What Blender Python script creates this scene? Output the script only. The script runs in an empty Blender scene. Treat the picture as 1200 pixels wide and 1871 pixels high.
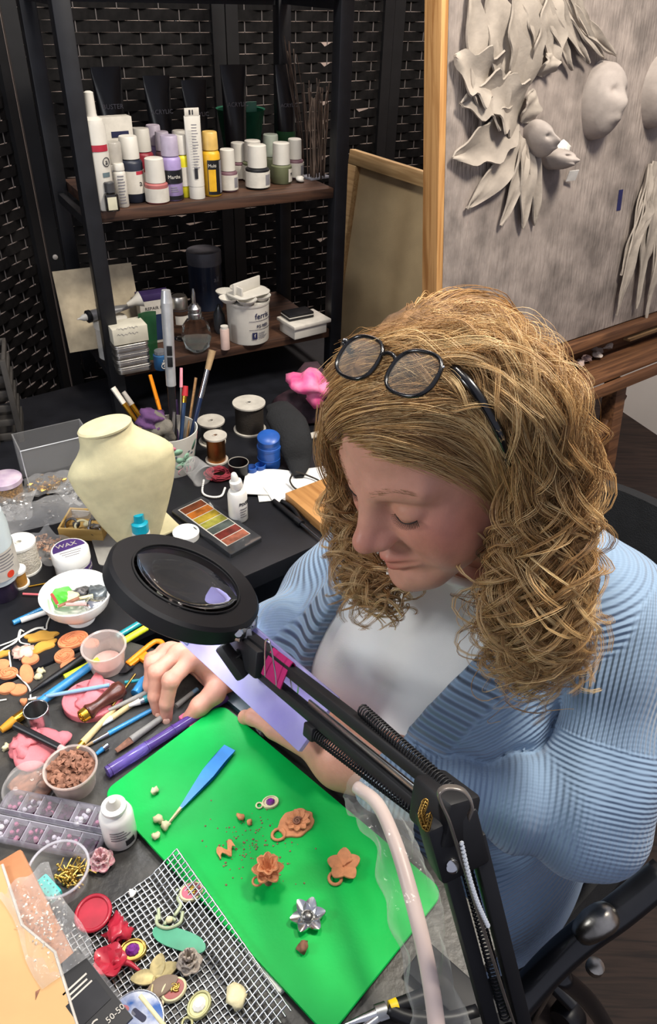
import bpy, bmesh, math, random
import numpy as np
from mathutils import Matrix, Vector
random.seed(7); rng = np.random.default_rng(7)
SC = bpy.context.scene
COL = SC.collection
# ------------------------------------------------------------------ camera
F = 1351.0; PITCH = math.radians(36); ROLL = math.radians(2.1)
CAM = np.array([0, 0, 1.46])
FW = np.array([0, math.cos(PITCH), -math.sin(PITCH)])
_r0 = np.array([1., 0, 0]); _u0 = np.cross(_r0, FW)
RT = _r0*math.cos(ROLL) + _u0*math.sin(ROLL)
UP = _u0*math.cos(ROLL) - _r0*math.sin(ROLL)
cd = bpy.data.cameras.new('camera'); cam = bpy.data.objects.new('camera', cd); COL.objects.link(cam)
cd.sensor_fit = 'VERTICAL'; cd.sensor_height = 36; cd.sensor_width = 36; cd.lens = 36*F/1871; cd.clip_start = .01
m = Matrix.Identity(4)
for i in range(3):
    m[i][0] = RT[i]; m[i][1] = UP[i]; m[i][2] = -FW[i]; m[i][3] = CAM[i]
cam.matrix_world = m
SC.camera = cam
# ------------------------------------------------------------------ light and exposure
vs = SC.view_settings; vs.view_transform = 'Standard'; vs.look = 'None'; vs.gamma = 1; vs.use_curve_mapping = False
vs.exposure = 0.5
SC.cycles.use_denoising = True
SC.cycles.max_bounces = 8; SC.cycles.transparent_max_bounces = 12
SC.cycles.sample_clamp_indirect = 6
w = bpy.data.worlds.new('room_air'); SC.world = w; w.use_nodes = True
w.node_tree.nodes['Background'].inputs[0].default_value = (.80, .82, 1, 1)
w.node_tree.nodes['Background'].inputs[1].default_value = .36
def lamp_light(name, kind, loc, target, energy, color, size=.3):
    ld = bpy.data.lights.new(name, kind); ld.energy = energy; ld.color = color
    if kind == 'AREA': ld.shape = 'DISK'; ld.size = size
    else: ld.shadow_soft_size = size
    o = bpy.data.objects.new(name, ld); COL.objects.link(o); o.location = loc
    d = Vector(target)-Vector(loc); o.rotation_euler = d.to_track_quat('-Z', 'Y').to_euler()
    return o
lamp_light('ceiling_lamp_light', 'AREA', (.66, .72, 2.32), (.25, .9, .9), 24, (1, .92, .80), .30)      # warm room lamp over her left shoulder
lamp_light('desk_fill_light', 'AREA', (-.18, .85, 2.35), (-.05, 1.3, .8), 9, (1, .94, .85), .30)      # unseen fill added overhead to brighten the beige canvas and the desk
lamp_light('bench_fill_light', 'AREA', (-.80, .25, 1.30), (-.28, .6, .75), 3.2, (.97, .98, 1), .22)      # added white fill left of the frame, lifts the table clutter
lamp_light('behind_screen_light', 'AREA', (-.1, 2.2, 2.3), (-.15, 2.8, 1.1), 20, (1, .86, .78), .3)      # lamp in the room behind the screens
# ------------------------------------------------------------------ projection onto real planes
def ray(px, py): return FW + RT*(px-600)/F - UP*(py-935.5)/F
def at(px, py, z=.75):
    r = ray(px, py); return CAM + r*((z-CAM[2])/r[2])
def dep(px, py, d): return CAM + ray(px, py)*d
def proj(p):
    d = np.asarray(p, float)-CAM; z = d@FW
    return 600+F*(d@RT)/z, 935.5-F*(d@UP)/z, z
def px_m(px, py, n, z=.75):
    """length in metres of n pixels at that point of the plane"""
    return n*((at(px, py, z)-CAM)@FW)/F
TZ = .75
# ------------------------------------------------------------------ materials
def lin(c):
    if isinstance(c, str): c = tuple(int(c[i:i+2], 16) for i in (0, 2, 4))
    return tuple(((x/255)/12.92 if x/255 <= .04045 else ((x/255+.055)/1.055)**2.4) for x in c)+(1,)
MATS = {}
def mat(name, col='808080', rough=.5, metal=0., var=.12, scale=40., bump=.0, bscale=None, col2=None, trans=0., ior=1.45, alpha=1., sss=0., coat=0., spec=.5, emit=None, estr=0., attr=None):
    if name in MATS: return MATS[name]
    M = bpy.data.materials.new(name); M.use_nodes = True; nt = M.node_tree; b = nt.nodes['Principled BSDF']
    N = nt.nodes.new; L = nt.links.new
    b.inputs['Roughness'].default_value = rough; b.inputs['Metallic'].default_value = metal
    b.inputs['Transmission Weight'].default_value = trans; b.inputs['IOR'].default_value = ior
    b.inputs['Alpha'].default_value = alpha; b.inputs['Coat Weight'].default_value = coat
    b.inputs['Specular IOR Level'].default_value = spec
    if sss:
        b.inputs['Subsurface Weight'].default_value = sss; b.inputs['Subsurface Radius'].default_value = (1, .35, .2); b.inputs['Subsurface Scale'].default_value = .004
    c1 = lin(col)
    tc = N('ShaderNodeTexCoord'); nz = N('ShaderNodeTexNoise'); nz.inputs['Scale'].default_value = scale; nz.inputs['Detail'].default_value = 5
    L(tc.outputs['Object'], nz.inputs['Vector'])
    mx = N('ShaderNodeMix'); mx.data_type = 'RGBA'
    c2 = lin(col2) if col2 else tuple(x*(1-var*1.6) for x in c1[:3])+(1,)
    cA = c1 if col2 else tuple(min(1, x*(1+var)) for x in c1[:3])+(1,)
    mx.inputs[6].default_value = cA; mx.inputs[7].default_value = c2
    rp = N('ShaderNodeMapRange'); rp.inputs[1].default_value = .35; rp.inputs[2].default_value = .68
    L(nz.outputs['Fac'], rp.inputs[0]); L(rp.outputs[0], mx.inputs[0])
    if attr:
        at_ = N('ShaderNodeAttribute'); at_.attribute_name = attr
        m2 = N('ShaderNodeMix'); m2.data_type = 'RGBA'; m2.blend_type = 'MULTIPLY'; m2.inputs[0].default_value = 1
        L(mx.outputs[2], m2.inputs[6]); L(at_.outputs['Color'], m2.inputs[7]); L(m2.outputs[2], b.inputs['Base Color'])
    else:
        L(mx.outputs[2], b.inputs['Base Color'])
    if bump:
        n2 = N('ShaderNodeTexNoise'); n2.inputs['Scale'].default_value = bscale or scale*3; n2.inputs['Detail'].default_value = 4
        L(tc.outputs['Object'], n2.inputs['Vector'])
        bp = N('ShaderNodeBump'); bp.inputs['Strength'].default_value = min(1, bump); bp.inputs['Distance'].default_value = .002
        L(n2.outputs['Fac'], bp.inputs['Height']); L(bp.outputs[0], b.inputs['Normal'])
    if emit:
        b.inputs['Emission Color'].default_value = lin(emit); b.inputs['Emission Strength'].default_value = estr
    MATS[name] = M; return M
def wood(name, c1, c2, scale=6., axis='X', rough=.55, bands=14.):
    if name in MATS: return MATS[name]
    M = mat(name, c1, rough); nt = M.node_tree; N = nt.nodes.new; L = nt.links.new; b = nt.nodes['Principled BSDF']
    tc = N('ShaderNodeTexCoord'); mp = N('ShaderNodeMapping'); L(tc.outputs['Object'], mp.inputs[0])
    s = [bands]*3; s['XYZ'.index(axis)] = bands*.06; mp.inputs['Scale'].default_value = s
    nz = N('ShaderNodeTexNoise'); nz.inputs['Scale'].default_value = scale; nz.inputs['Detail'].default_value = 6; nz.inputs['Distortion'].default_value = 1.2
    L(mp.outputs[0], nz.inputs['Vector'])
    cr = N('ShaderNodeValToRGB'); cr.color_ramp.elements[0].color = lin(c2); cr.color_ramp.elements[1].color = lin(c1)
    cr.color_ramp.elements[0].position = .36; cr.color_ramp.elements[1].position = .6
    L(nz.outputs['Fac'], cr.inputs[0]); L(cr.outputs[0], b.inputs['Base Color'])
    bp = N('ShaderNodeBump'); bp.inputs['Strength'].default_value = .15; bp.inputs['Distance'].default_value = .001
    L(nz.outputs['Fac'], bp.inputs['Height']); L(bp.outputs[0], b.inputs['Normal'])
    return M
def thin(name, col='ffffff', rough=.1, alpha=.25, bump=0., bscale=60.):
    """thin clear plastic: part see-through, part glossy sheet"""
    if name in MATS: return MATS[name]
    M = bpy.data.materials.new(name); M.use_nodes = True; nt = M.node_tree; N = nt.nodes.new; L = nt.links.new
    b = nt.nodes['Principled BSDF']; out = nt.nodes['Material Output']
    b.inputs['Base Color'].default_value = lin(col); b.inputs['Roughness'].default_value = rough; b.inputs['Specular IOR Level'].default_value = .8
    tr = N('ShaderNodeBsdfTransparent'); tr.inputs[0].default_value = tuple(.6+.4*x for x in lin(col)[:3])+(1,)
    ms = N('ShaderNodeMixShader'); lw = N('ShaderNodeLayerWeight'); lw.inputs[0].default_value = .35
    mr = N('ShaderNodeMapRange'); mr.inputs[3].default_value = alpha; mr.inputs[4].default_value = min(1, alpha+.24)
    L(lw.outputs['Facing'], mr.inputs[0]); L(mr.outputs[0], ms.inputs[0]); L(tr.outputs[0], ms.inputs[1]); L(b.outputs[0], ms.inputs[2]); L(ms.outputs[0], out.inputs[0])
    if bump:
        tc = N('ShaderNodeTexCoord'); nz = N('ShaderNodeTexNoise'); nz.inputs['Scale'].default_value = bscale; L(tc.outputs['Object'], nz.inputs['Vector'])
        bp = N('ShaderNodeBump'); bp.inputs['Strength'].default_value = bump; bp.inputs['Distance'].default_value = .004; L(nz.outputs['Fac'], bp.inputs['Height']); L(bp.outputs[0], b.inputs['Normal'])
    MATS[name] = M; return M
# ------------------------------------------------------------------ mesh building
class G:
    def __init__(s): s.v = []; s.f = []; s.mi = []; s.n = 0
    def add(s, V, Fc, mi=0):
        V = np.asarray(V, float).reshape(-1, 3); s.v.append(V)
        for f in Fc: s.f.append(tuple(int(i)+s.n for i in f)); s.mi.append(mi)
        s.n += len(V); return s
    def V(s): return np.concatenate(s.v) if s.v else np.zeros((0, 3))
    def merge(s, g, M=None, mi=None):
        V = g.V()
        if M is not None: V = apply(M, V)
        s.v.append(V)
        for f, k in zip(g.f, g.mi): s.f.append(tuple(i+s.n for i in f)); s.mi.append(k if mi is None else mi)
        s.n += len(V); return s
    def tf(s, M): s.v = [apply(M, s.V())]; return s
    def mv(s, x, y, z): s.v = [s.V()+np.array([x, y, z])]; return s
    def sc(s, x, y=None, z=None):
        y = x if y is None else y; z = x if z is None else z; s.v = [s.V()*np.array([x, y, z])]; return s
    def rot(s, ax, deg): return s.tf(Matrix.Rotation(math.radians(deg), 4, ax))
    def warp(s, fn): s.v = [fn(s.V())]; return s
def apply(M, V):
    A = np.array(M); return V@A[:3, :3].T + A[:3, 3]
def box(sx, sy, sz, c=(0, 0, 0), bev=0.):
    """box centred on c in x, y and standing on c in z"""
    g = G(); bm = bmesh.new(); bmesh.ops.create_cube(bm, size=1)
    for v in bm.verts: v.co = Vector((v.co.x*sx, v.co.y*sy, (v.co.z+.5)*sz))
    if bev: bmesh.ops.bevel(bm, geom=bm.edges[:], offset=bev, segments=2, affect='EDGES', profile=.5)
    bm.verts.index_update()
    g.add([tuple(v.co+Vector(c)) for v in bm.verts], [[v.index for v in f.verts] for f in bm.faces]); bm.free(); return g
def lathe(prof, n=28, cap0=True, cap1=True, sx=1., sy=1.):
    g = G(); a = np.arange(n)*2*math.pi/n; V = []
    for r, z in prof: V += [(r*math.cos(t)*sx, r*math.sin(t)*sy, z) for t in a]
    Fc = []
    for i in range(len(prof)-1):
        for j in range(n):
            k = (j+1) % n; Fc.append((i*n+j, i*n+k, (i+1)*n+k, (i+1)*n+j))
    if cap0 and prof[0][0] > 1e-6: Fc.append(tuple(reversed(range(n))))
    if cap1 and prof[-1][0] > 1e-6: Fc.append(tuple((len(prof)-1)*n+j for j in range(n)))
    return g.add(V, Fc)
def frames(P, closed=False):
    P = np.asarray(P, float); n = len(P)
    Tn = np.zeros_like(P)
    Tn[1:-1] = P[2:]-P[:-2]; Tn[0] = P[1]-P[0]; Tn[-1] = P[-1]-P[-2]
    if closed: Tn[0] = P[1]-P[-1]; Tn[-1] = P[0]-P[-2]
    Tn /= np.linalg.norm(Tn, axis=1)[:, None]+1e-12
    a = np.array([0, 0, 1.]) if abs(Tn[0][2]) < .9 else np.array([1., 0, 0])
    A = np.zeros_like(P); x = np.cross(a, Tn[0]); x /= np.linalg.norm(x); A[0] = x
    for i in range(1, n):
        x = x-Tn[i]*(x@Tn[i]); x /= np.linalg.norm(x)+1e-12; A[i] = x
    return Tn, A, np.cross(Tn, A)
def tube(P, r, n=8, cap=True, closed=False, flat=1.):
    P = np.asarray(P, float); k = len(P); r = np.broadcast_to(np.asarray(r, float), (k,))
    T_, A, B = frames(P, closed); a = np.arange(n)*2*math.pi/n
    V = P[:, None, :] + r[:, None, None]*(np.cos(a)[None, :, None]*A[:, None, :] + flat*np.sin(a)[None, :, None]*B[:, None, :])
    Fc = []
    for i in range(k if closed else k-1):
        i2 = (i+1) % k
        for j in range(n):
            j2 = (j+1) % n; Fc.append((i*n+j, i*n+j2, i2*n+j2, i2*n+j))
    if cap and not closed: Fc.append(tuple(reversed(range(n)))); Fc.append(tuple((k-1)*n+j for j in range(n)))
    return G().add(V.reshape(-1, 3), Fc)
def ring(R, r, n=32, m=8, z=0., sx=1., sy=1.):
    a = np.arange(n)*2*math.pi/n
    return tube(np.stack([R*np.cos(a)*sx, R*np.sin(a)*sy, 0*a+z], 1), r, m, closed=True)
def prism(o, h, z0=0., bev=0.):
    """outline (list of xy) raised by h; the edge softened when bev is given"""
    o = np.asarray(o, float)
    ar = np.sum(o[:, 0]*np.roll(o[:, 1], -1)-np.roll(o[:, 0], -1)*o[:, 1])
    if ar < 0: o = o[::-1]
    n = len(o); g = G()
    if bev:
        c = o.mean(0); d = o-c; s = d/np.linalg.norm(d, axis=1)[:, None]
        oi = o-s*bev; lv = [(o, z0), (o, z0+h-bev), (oi, z0+h)]
    else: lv = [(o, z0), (o, z0+h)]
    V = np.concatenate([np.c_[q, np.full(n, z)] for q, z in lv]); Fc = [tuple(reversed(range(n)))]
    for i in range(len(lv)-1):
        for j in range(n): Fc.append((i*n+j, i*n+(j+1) % n, (i+1)*n+(j+1) % n, (i+1)*n+j))
    Fc.append(tuple((len(lv)-1)*n+j for j in range(n)))
    return g.add(V, Fc)
def rrect(w, h, r, k=5):
    o = []
    for cx, cy, a0 in ((w/2-r, h/2-r, 0), (-w/2+r, h/2-r, 90), (-w/2+r, -h/2+r, 180), (w/2-r, -h/2+r, 270)):
        for i in range(k+1):
            a = math.radians(a0+90*i/k); o.append((cx+r*math.cos(a), cy+r*math.sin(a)))
    return o
def oval(a, b, n=28): return [(a*math.cos(t*2*math.pi/n), b*math.sin(t*2*math.pi/n)) for t in range(n)]
def ell(rx, ry, rz, c=(0, 0, 0), n=16, m=10):
    prof = [(math.sin(math.pi*i/m), -math.cos(math.pi*i/m)) for i in range(m+1)]
    prof[0] = (1e-4, -1); prof[-1] = (1e-4, 1)
    return lathe(prof, n).sc(rx, ry, rz).mv(*c)
def lump(r, jit=.25, seed=0, sub=2, flat=1., freq=2.2):
    bm = bmesh.new(); bmesh.ops.create_icosphere(bm, subdivisions=sub, radius=1); R_ = np.random.default_rng(seed)
    ph = R_.random((6, 4))*6.28
    V = np.array([v.co for v in bm.verts]); d = np.zeros(len(V))
    for q in ph: d += np.sin(V@(np.array([math.cos(q[0]), math.sin(q[0])*math.cos(q[1]), math.sin(q[1])])*freq*(1+q[2]/4))+q[3])
    V = V*(1+jit*d/2.4)[:, None]*np.array([r, r, r*flat]); bm.verts.index_update()
    g = G().add(V, [[v.index for v in f.verts] for f in bm.faces]); bm.free(); return g
def sheet(fn, nu, nv, thick=0.):
    """surface fn(u,v) -> xyz over the unit square; given a thickness it becomes a closed shell"""
    u, v = np.meshgrid(np.linspace(0, 1, nu), np.linspace(0, 1, nv), indexing='ij')
    P = np.stack(fn(u, v), -1)
    idx = np.arange(nu*nv).reshape(nu, nv)
    q = np.stack([idx[:-1, :-1], idx[1:, :-1], idx[1:, 1:], idx[:-1, 1:]], -1).reshape(-1, 4)
    if not thick: return G().add(P.reshape(-1, 3), q)
    du = np.gradient(P, axis=0); dv = np.gradient(P, axis=1); nn = np.cross(du, dv); nn /= np.linalg.norm(nn, axis=-1)[..., None]+1e-12
    g = G(); N_ = nu*nv
    V = np.concatenate([(P+nn*thick/2).reshape(-1, 3), (P-nn*thick/2).reshape(-1, 3)])
    Fc = [tuple(f) for f in q]+[tuple(f[::-1]+N_) for f in q]
    b = list(idx[:, 0])+list(idx[-1, 1:])+list(idx[-2::-1, -1])+list(idx[0, -2:0:-1])
    for i in range(len(b)):
        j = (i+1) % len(b); Fc.append((b[j], b[i], b[i]+N_, b[j]+N_))
    return g.add(V, Fc)
def spline(P, n):
    P = np.asarray(P, float); k = len(P); Q = np.concatenate([[2*P[0]-P[1]], P, [2*P[-1]-P[-2]]])
    t = np.linspace(0, k-1-1e-9, n); i = t.astype(int); s = (t-i)[:, None]
    a, b, c, d = Q[i], Q[i+1], Q[i+2], Q[i+3]
    return .5*((2*b)+(c-a)*s+(2*a-5*b+4*c-d)*s**2+(-a+3*b-3*c+d)*s**3)
# ------------------------------------------------------------------ objects
def me(name, g, mats, smooth=40):
    d = bpy.data.meshes.new(name); V = g.V()
    d.from_pydata(V.tolist(), [], g.f)
    for m_ in (mats if isinstance(mats, (list, tuple)) else [mats]): d.materials.append(m_)
    if isinstance(mats, (list, tuple)) and len(mats) > 1: d.polygons.foreach_set('material_index', g.mi)
    if smooth:
        d.shade_smooth()
        if smooth < 180: d.set_sharp_from_angle(angle=math.radians(smooth))
    d.update(); return d
def frm(loc=(0, 0, 0), rz=0., M=None):
    if M is not None:
        R_ = Matrix(np.asarray(M).tolist()).to_4x4() if len(M) == 3 else Matrix(M)
        return Matrix.Translation(Vector([float(x) for x in loc]))@R_
    return Matrix.Translation(Vector([float(x) for x in loc]))@Matrix.Rotation(math.radians(rz), 4, 'Z')
def obj(name, g, mats, parent=None, loc=(0, 0, 0), rz=0., M=None, smooth=40, label=None):
    o = bpy.data.objects.new(name, g if isinstance(g, bpy.types.Mesh) else me(name, g, mats, smooth)); COL.objects.link(o)
    if parent is not None: o.parent = parent
    o.matrix_local = frm(loc, rz, M)
    if label: o['label'] = label
    return o
def tag(o, label, cat, group=None, kind=None):
    o['label'] = label; o['category'] = cat
    if group: o['group'] = group
    if kind: o['kind'] = kind
    return o
def thing(name, label, cat, loc=(0, 0, 0), rz=0., M=None, group=None):
    o = bpy.data.objects.new(name, None); COL.objects.link(o); o.empty_display_size = .02
    o.matrix_local = frm(loc, rz, M); return tag(o, label, cat, group)
def struct(name, g, m_, **k):
    o = obj(name, g, m_, **k); o['kind'] = 'structure'; return o
def dup(root, loc, rz=0., label=None, M=None, scale=1.):
    def cp(o, par):
        c = o.copy(); COL.objects.link(c)
        if par is not None: c.parent = par
        for ch in o.children: cp(ch, c)
        return c
    r = cp(root, None); r.matrix_local = frm(loc, rz, M)@Matrix.Scale(scale, 4)
    if label: r['label'] = label
    return r
def axes(x, z=None):
    """rotation whose x axis follows x and whose z is as near z as can be"""
    x = np.asarray(x, float); x = x/np.linalg.norm(x); z = np.array([0, 0, 1.]) if z is None else np.asarray(z, float)
    y = np.cross(z, x); y /= np.linalg.norm(y); z = np.cross(x, y); return np.stack([x, y, z], 1)
def zaxes(z, x=(1, 0, 0)):
    z = np.asarray(z, float); z = z/np.linalg.norm(z); x = np.asarray(x, float); x = x-z*(x@z); x /= np.linalg.norm(x)
    return np.stack([x, np.cross(z, x), z], 1)
def span(p, q, z):
    """midpoint, heading in degrees and length of a thing lying on plane z between two points"""
    a, b = at(*p, z), at(*q, z); d = b-a; return (a+b)/2, math.degrees(math.atan2(d[1], d[0])), float(np.linalg.norm(d))
def text(s, size, extr=.0004, align='CENTER'):
    c = bpy.data.curves.new('txt', 'FONT'); c.body = s; c.size = size; c.extrude = extr; c.align_x = align; c.align_y = 'CENTER'; c.resolution_u = 2
    o = bpy.data.objects.new('txt', c); COL.objects.link(o); dg = bpy.context.evaluated_depsgraph_get()
    d = bpy.data.meshes.new_from_object(o.evaluated_get(dg)); V = np.array([v.co for v in d.vertices]).reshape(-1, 3); Fc = [tuple(p.vertices) for p in d.polygons]
    bpy.data.objects.remove(o); bpy.data.curves.remove(c); bpy.data.meshes.remove(d)
    return G().add(V, Fc)
def wrap(g, R, z, ang=-90.):
    """bend a flat piece lying in xy (y up) around an upright cylinder of radius R"""
    def fn(V):
        a = math.radians(ang)+V[:, 0]/R; r = R+V[:, 2]
        return np.stack([r*np.cos(a), r*np.sin(a), z+V[:, 1]], 1)
    return g.warp(fn)
def band(R, z0, z1, a0=0, a1=360, n=28, t=.0006):
    """label wrapped round a cylinder"""
    if a1-a0 >= 360: return lathe([(R, z0), (R+t, z0), (R+t, z1), (R, z1)], n, False, False)
    return sheet(lambda u, v: ((R+t)*np.cos(np.radians(a0+(a1-a0)*u)), (R+t)*np.sin(np.radians(a0+(a1-a0)*u)), z0+(z1-z0)*v), n, 2)
# ------------------------------------------------------------------ smooth bodies from distance fields (surface nets)
def smin(a, b, k):
    h = np.clip(.5+.5*(b-a)/k, 0, 1); return b+(a-b)*h-k*h*(1-h)
def smax(a, b, k): return -smin(-a, -b, k)
def s_cap(P, a, b, ra, rb):
    a = np.asarray(a, float); b = np.asarray(b, float); ab = b-a; t = np.clip(((P-a)@ab)/(ab@ab), 0, 1)
    return np.linalg.norm(P-a-t[:, None]*ab, axis=1)-(ra+(rb-ra)*t)
def s_ell(P, c, r):
    q = (P-np.asarray(c))/np.asarray(r); k0 = np.linalg.norm(q, axis=1); k1 = np.linalg.norm(q/np.asarray(r), axis=1)+1e-9
    return k0*(k0-1)/k1
def s_sph(P, c, r): return np.linalg.norm(P-np.asarray(c), axis=1)-r
def sdf_mesh(fn, lo, hi, h):
    lo = np.asarray(lo, float); hi = np.asarray(hi, float); B = 4
    n = (np.ceil((hi-lo)/(h*B)).astype(int))*B+1
    ax = [lo[i]+h*np.arange(n[i]) for i in range(3)]
    nc = (n-1)//B
    cc = np.stack(np.meshgrid(*[lo[i]+h*B*(np.arange(nc[i])+.5) for i in range(3)], indexing='ij'), -1).reshape(-1, 3)
    dc = fn(cc).reshape(nc)
    act = np.argwhere(np.abs(dc) < h*B*1.6)
    D = np.where(np.kron(dc, np.ones((B, B, B))) > 0, 1., -1.)*9
    D = np.pad(D, ((0, 1),)*3, mode='edge')
    o = np.stack(np.meshgrid(*[np.arange(B+1)]*3, indexing='ij'), -1).reshape(-1, 3)
    gi = (act[:, None, :]*B+o[None]).reshape(-1, 3)
    key = np.unique((gi[:, 0]*n[1]+gi[:, 1])*n[2]+gi[:, 2])
    gz = key % n[2]; gy = (key//n[2]) % n[1]; gx = key//(n[2]*n[1])
    D.reshape(-1)[key] = fn(lo+h*np.stack([gx, gy, gz], 1))
    S = D < 0
    c8 = [S[i:n[0]-1+i, j:n[1]-1+j, k:n[2]-1+k] for i in (0, 1) for j in (0, 1) for k in (0, 1)]
    sm = sum(c.astype(np.int8) for c in c8); cells = np.argwhere((sm > 0) & (sm < 8))
    vid = -np.ones(n-1, int); vid[tuple(cells.T)] = np.arange(len(cells))
    acc = np.zeros((len(cells), 3)); cnt = np.zeros(len(cells))
    co = [(i, j, k) for i in (0, 1) for j in (0, 1) for k in (0, 1)]
    for p in co:
        for a in range(3):
            if p[a]: continue
            q = list(p); q[a] = 1
            dp = D[tuple((cells+p).T)]; dq = D[tuple((cells+q).T)]; x = (dp < 0) != (dq < 0)
            t = np.where(x, dp/np.where(x, dp-dq, 1), 0)
            acc += np.where(x[:, None], np.asarray(p)+t[:, None]*(np.asarray(q)-np.asarray(p)), 0); cnt += x
    V = lo+h*(cells+acc/cnt[:, None])
    Q = []
    for a in range(3):
        b, c = (a+1) % 3, (a+2) % 3
        sl0 = [slice(None)]*3; sl1 = [slice(None)]*3; sl0[a] = slice(0, n[a]-1); sl1[a] = slice(1, n[a])
        e = np.argwhere(S[tuple(sl0)] != S[tuple(sl1)])
        e = e[(e[:, b] > 0) & (e[:, c] > 0) & (e[:, b] < n[b]-1) & (e[:, c] < n[c]-1)]
        db = np.zeros(3, int); db[b] = 1; dc_ = np.zeros(3, int); dc_[c] = 1
        q = np.stack([vid[tuple((e-db-dc_).T)], vid[tuple((e-dc_).T)], vid[tuple(e.T)], vid[tuple((e-db).T)]], 1)
        fl = ~S[tuple(e.T)]; q[fl] = q[fl][:, ::-1]
        Q.append(q)
    Q = np.concatenate(Q); Q = Q[(Q >= 0).all(1)]
    return V, Q
def raw_mesh(name, V, Q, mats, attrs=None):
    d = bpy.data.meshes.new(name); d.vertices.add(len(V)); d.vertices.foreach_set('co', np.asarray(V, np.float32).ravel())
    k = Q.shape[1]; d.loops.add(Q.size); d.loops.foreach_set('vertex_index', Q.astype(np.int32).ravel())
    d.polygons.add(len(Q)); d.polygons.foreach_set('loop_start', np.arange(0, Q.size, k, dtype=np.int32))
    d.update(calc_edges=True); d.validate()
    for m_ in (mats if isinstance(mats, (list, tuple)) else [mats]): d.materials.append(m_)
    d.shade_smooth()
    for nm, A in (attrs or {}).items():
        if A.ndim == 1:
            t = d.attributes.new(nm, 'FLOAT', 'POINT'); t.data.foreach_set('value', A.astype(np.float32))
        else:
            t = d.attributes.new(nm, 'FLOAT_COLOR', 'POINT'); t.data.foreach_set('color', np.c_[A, np.ones(len(A))].astype(np.float32).ravel())
    return d
# ================================================================== the setting
m_floor = wood('floor_boards', '33251e', '1b120e', 5, 'X', .75)
m_wall = mat('wall_paint', 'c9b8ac', .8, var=.04, scale=3)
m_white = mat('door_paint', 'd8d5cf', .5, var=.03, scale=4)
m_black = mat('black_powder_coat', '17181c', .42, var=.2, scale=30)
m_dark = mat('dark_void_paint', '1c1b1d', .8, var=.2)
struct('floor', box(6, 6, .1, (0, 1.2, -.1)), m_floor)
struct('wall_back', box(5.2, .08, 2.5), m_wall, loc=(.05, 2.75, 0), rz=33)
struct('wall_left', box(.08, 4.6, 2.5), m_dark, loc=(-1.75, .2, 0), rz=0)
# white panelled door seen beyond the easel, its lower corner on the floor at the right of the frame
dA = at(1100, 720, 0); dB = at(1215, 797, 0); dd_ = dB-dA; hd = math.degrees(math.atan2(dd_[1], dd_[0]))
dc_ = (dA+dB)/2
door = struct('door_1', box(1.0, .05, 2.05), m_white, loc=(dB[0]-.3*dd_[0]/np.linalg.norm(dd_), dB[1]-.3*dd_[1]/np.linalg.norm(dd_), 0), rz=hd)
for z0, h_ in ((.30, .42), (.86, .95)):
    for xx in (-.24, .24):
        obj('door_panel', box(.36, .016, h_, (xx, -.026, z0), .006), m_white, door)
struct('wall_right', box(.08, 3, 2.5), m_wall, loc=(2.6, .9, 0), rz=0)
# ================================================================== desk and table
m_desk = mat('black_desk_laminate', '15161b', .46, var=.25, scale=18, bump=.08, bscale=160)
m_table = mat('scuffed_black_table_top', '45423c', .42, var=.5, scale=22, bump=.3, bscale=140, col2='2b2b2b')
def put_prism(name, o, z0, h, m_, parent, bev=.002): return obj(name, prism(o, h, z0, bev), m_, parent)
ED = np.array([math.cos(math.radians(38)), math.sin(math.radians(38))]); EN = np.array([-ED[1], ED[0]])
E0 = at(445, 1055)[:2]
dk = thing('desk', 'black laminate desk along the folding screens, with the shelf on it', 'desk')
d0, d1 = E0-.62*ED, E0+.62*ED
put_prism('desktop', [d0, d1, d1+.72*EN, d0+.72*EN], TZ-.03, .03, m_desk, dk)
a = d0+.02*EN+.10*ED; b = d1+.02*EN-.03*ED
put_prism('front_panel', [a, b, b+.018*EN, a+.018*EN], .12, TZ-.15, m_desk, dk, 0)
for q in (d0+.05*ED+.05*EN, d1-.05*ED+.05*EN, d0+.05*ED+.66*EN, d1-.05*ED+.66*EN):
    obj('leg', box(.04, .04, TZ-.03), m_black, dk, loc=(q[0], q[1], 0), rz=38)
MB, MC = at(405, 1288)[:2], at(830, 1640)[:2]
ML = (MC-MB)/np.linalg.norm(MC-MB); MN = np.array([-ML[1], ML[0]])    # ML along her side of the mat, MN towards her
tb = thing('work_table', 'black scuffed work table under the green mat and the clutter', 'table')
c1 = MC+.055*ML+.004*MN; c2 = MB+.05*MN-.02*ML; c3 = E0-.20*ED-.003*EN; c4 = d0-.003*EN
put_prism('table_top', [c1, c2, c3, c4, (-.75, .35), (-.62, .0), c1-.62*MN], TZ-.028, .028, m_table, tb)
for q in (c1-.05*ML-.05*MN, c3-.06*EN-.02*ED, (-.6, .42), (-.52, .08)):
    obj('leg', box(.04, .04, TZ-.028), m_black, tb, loc=(q[0], q[1], 0), rz=-42)
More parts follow.
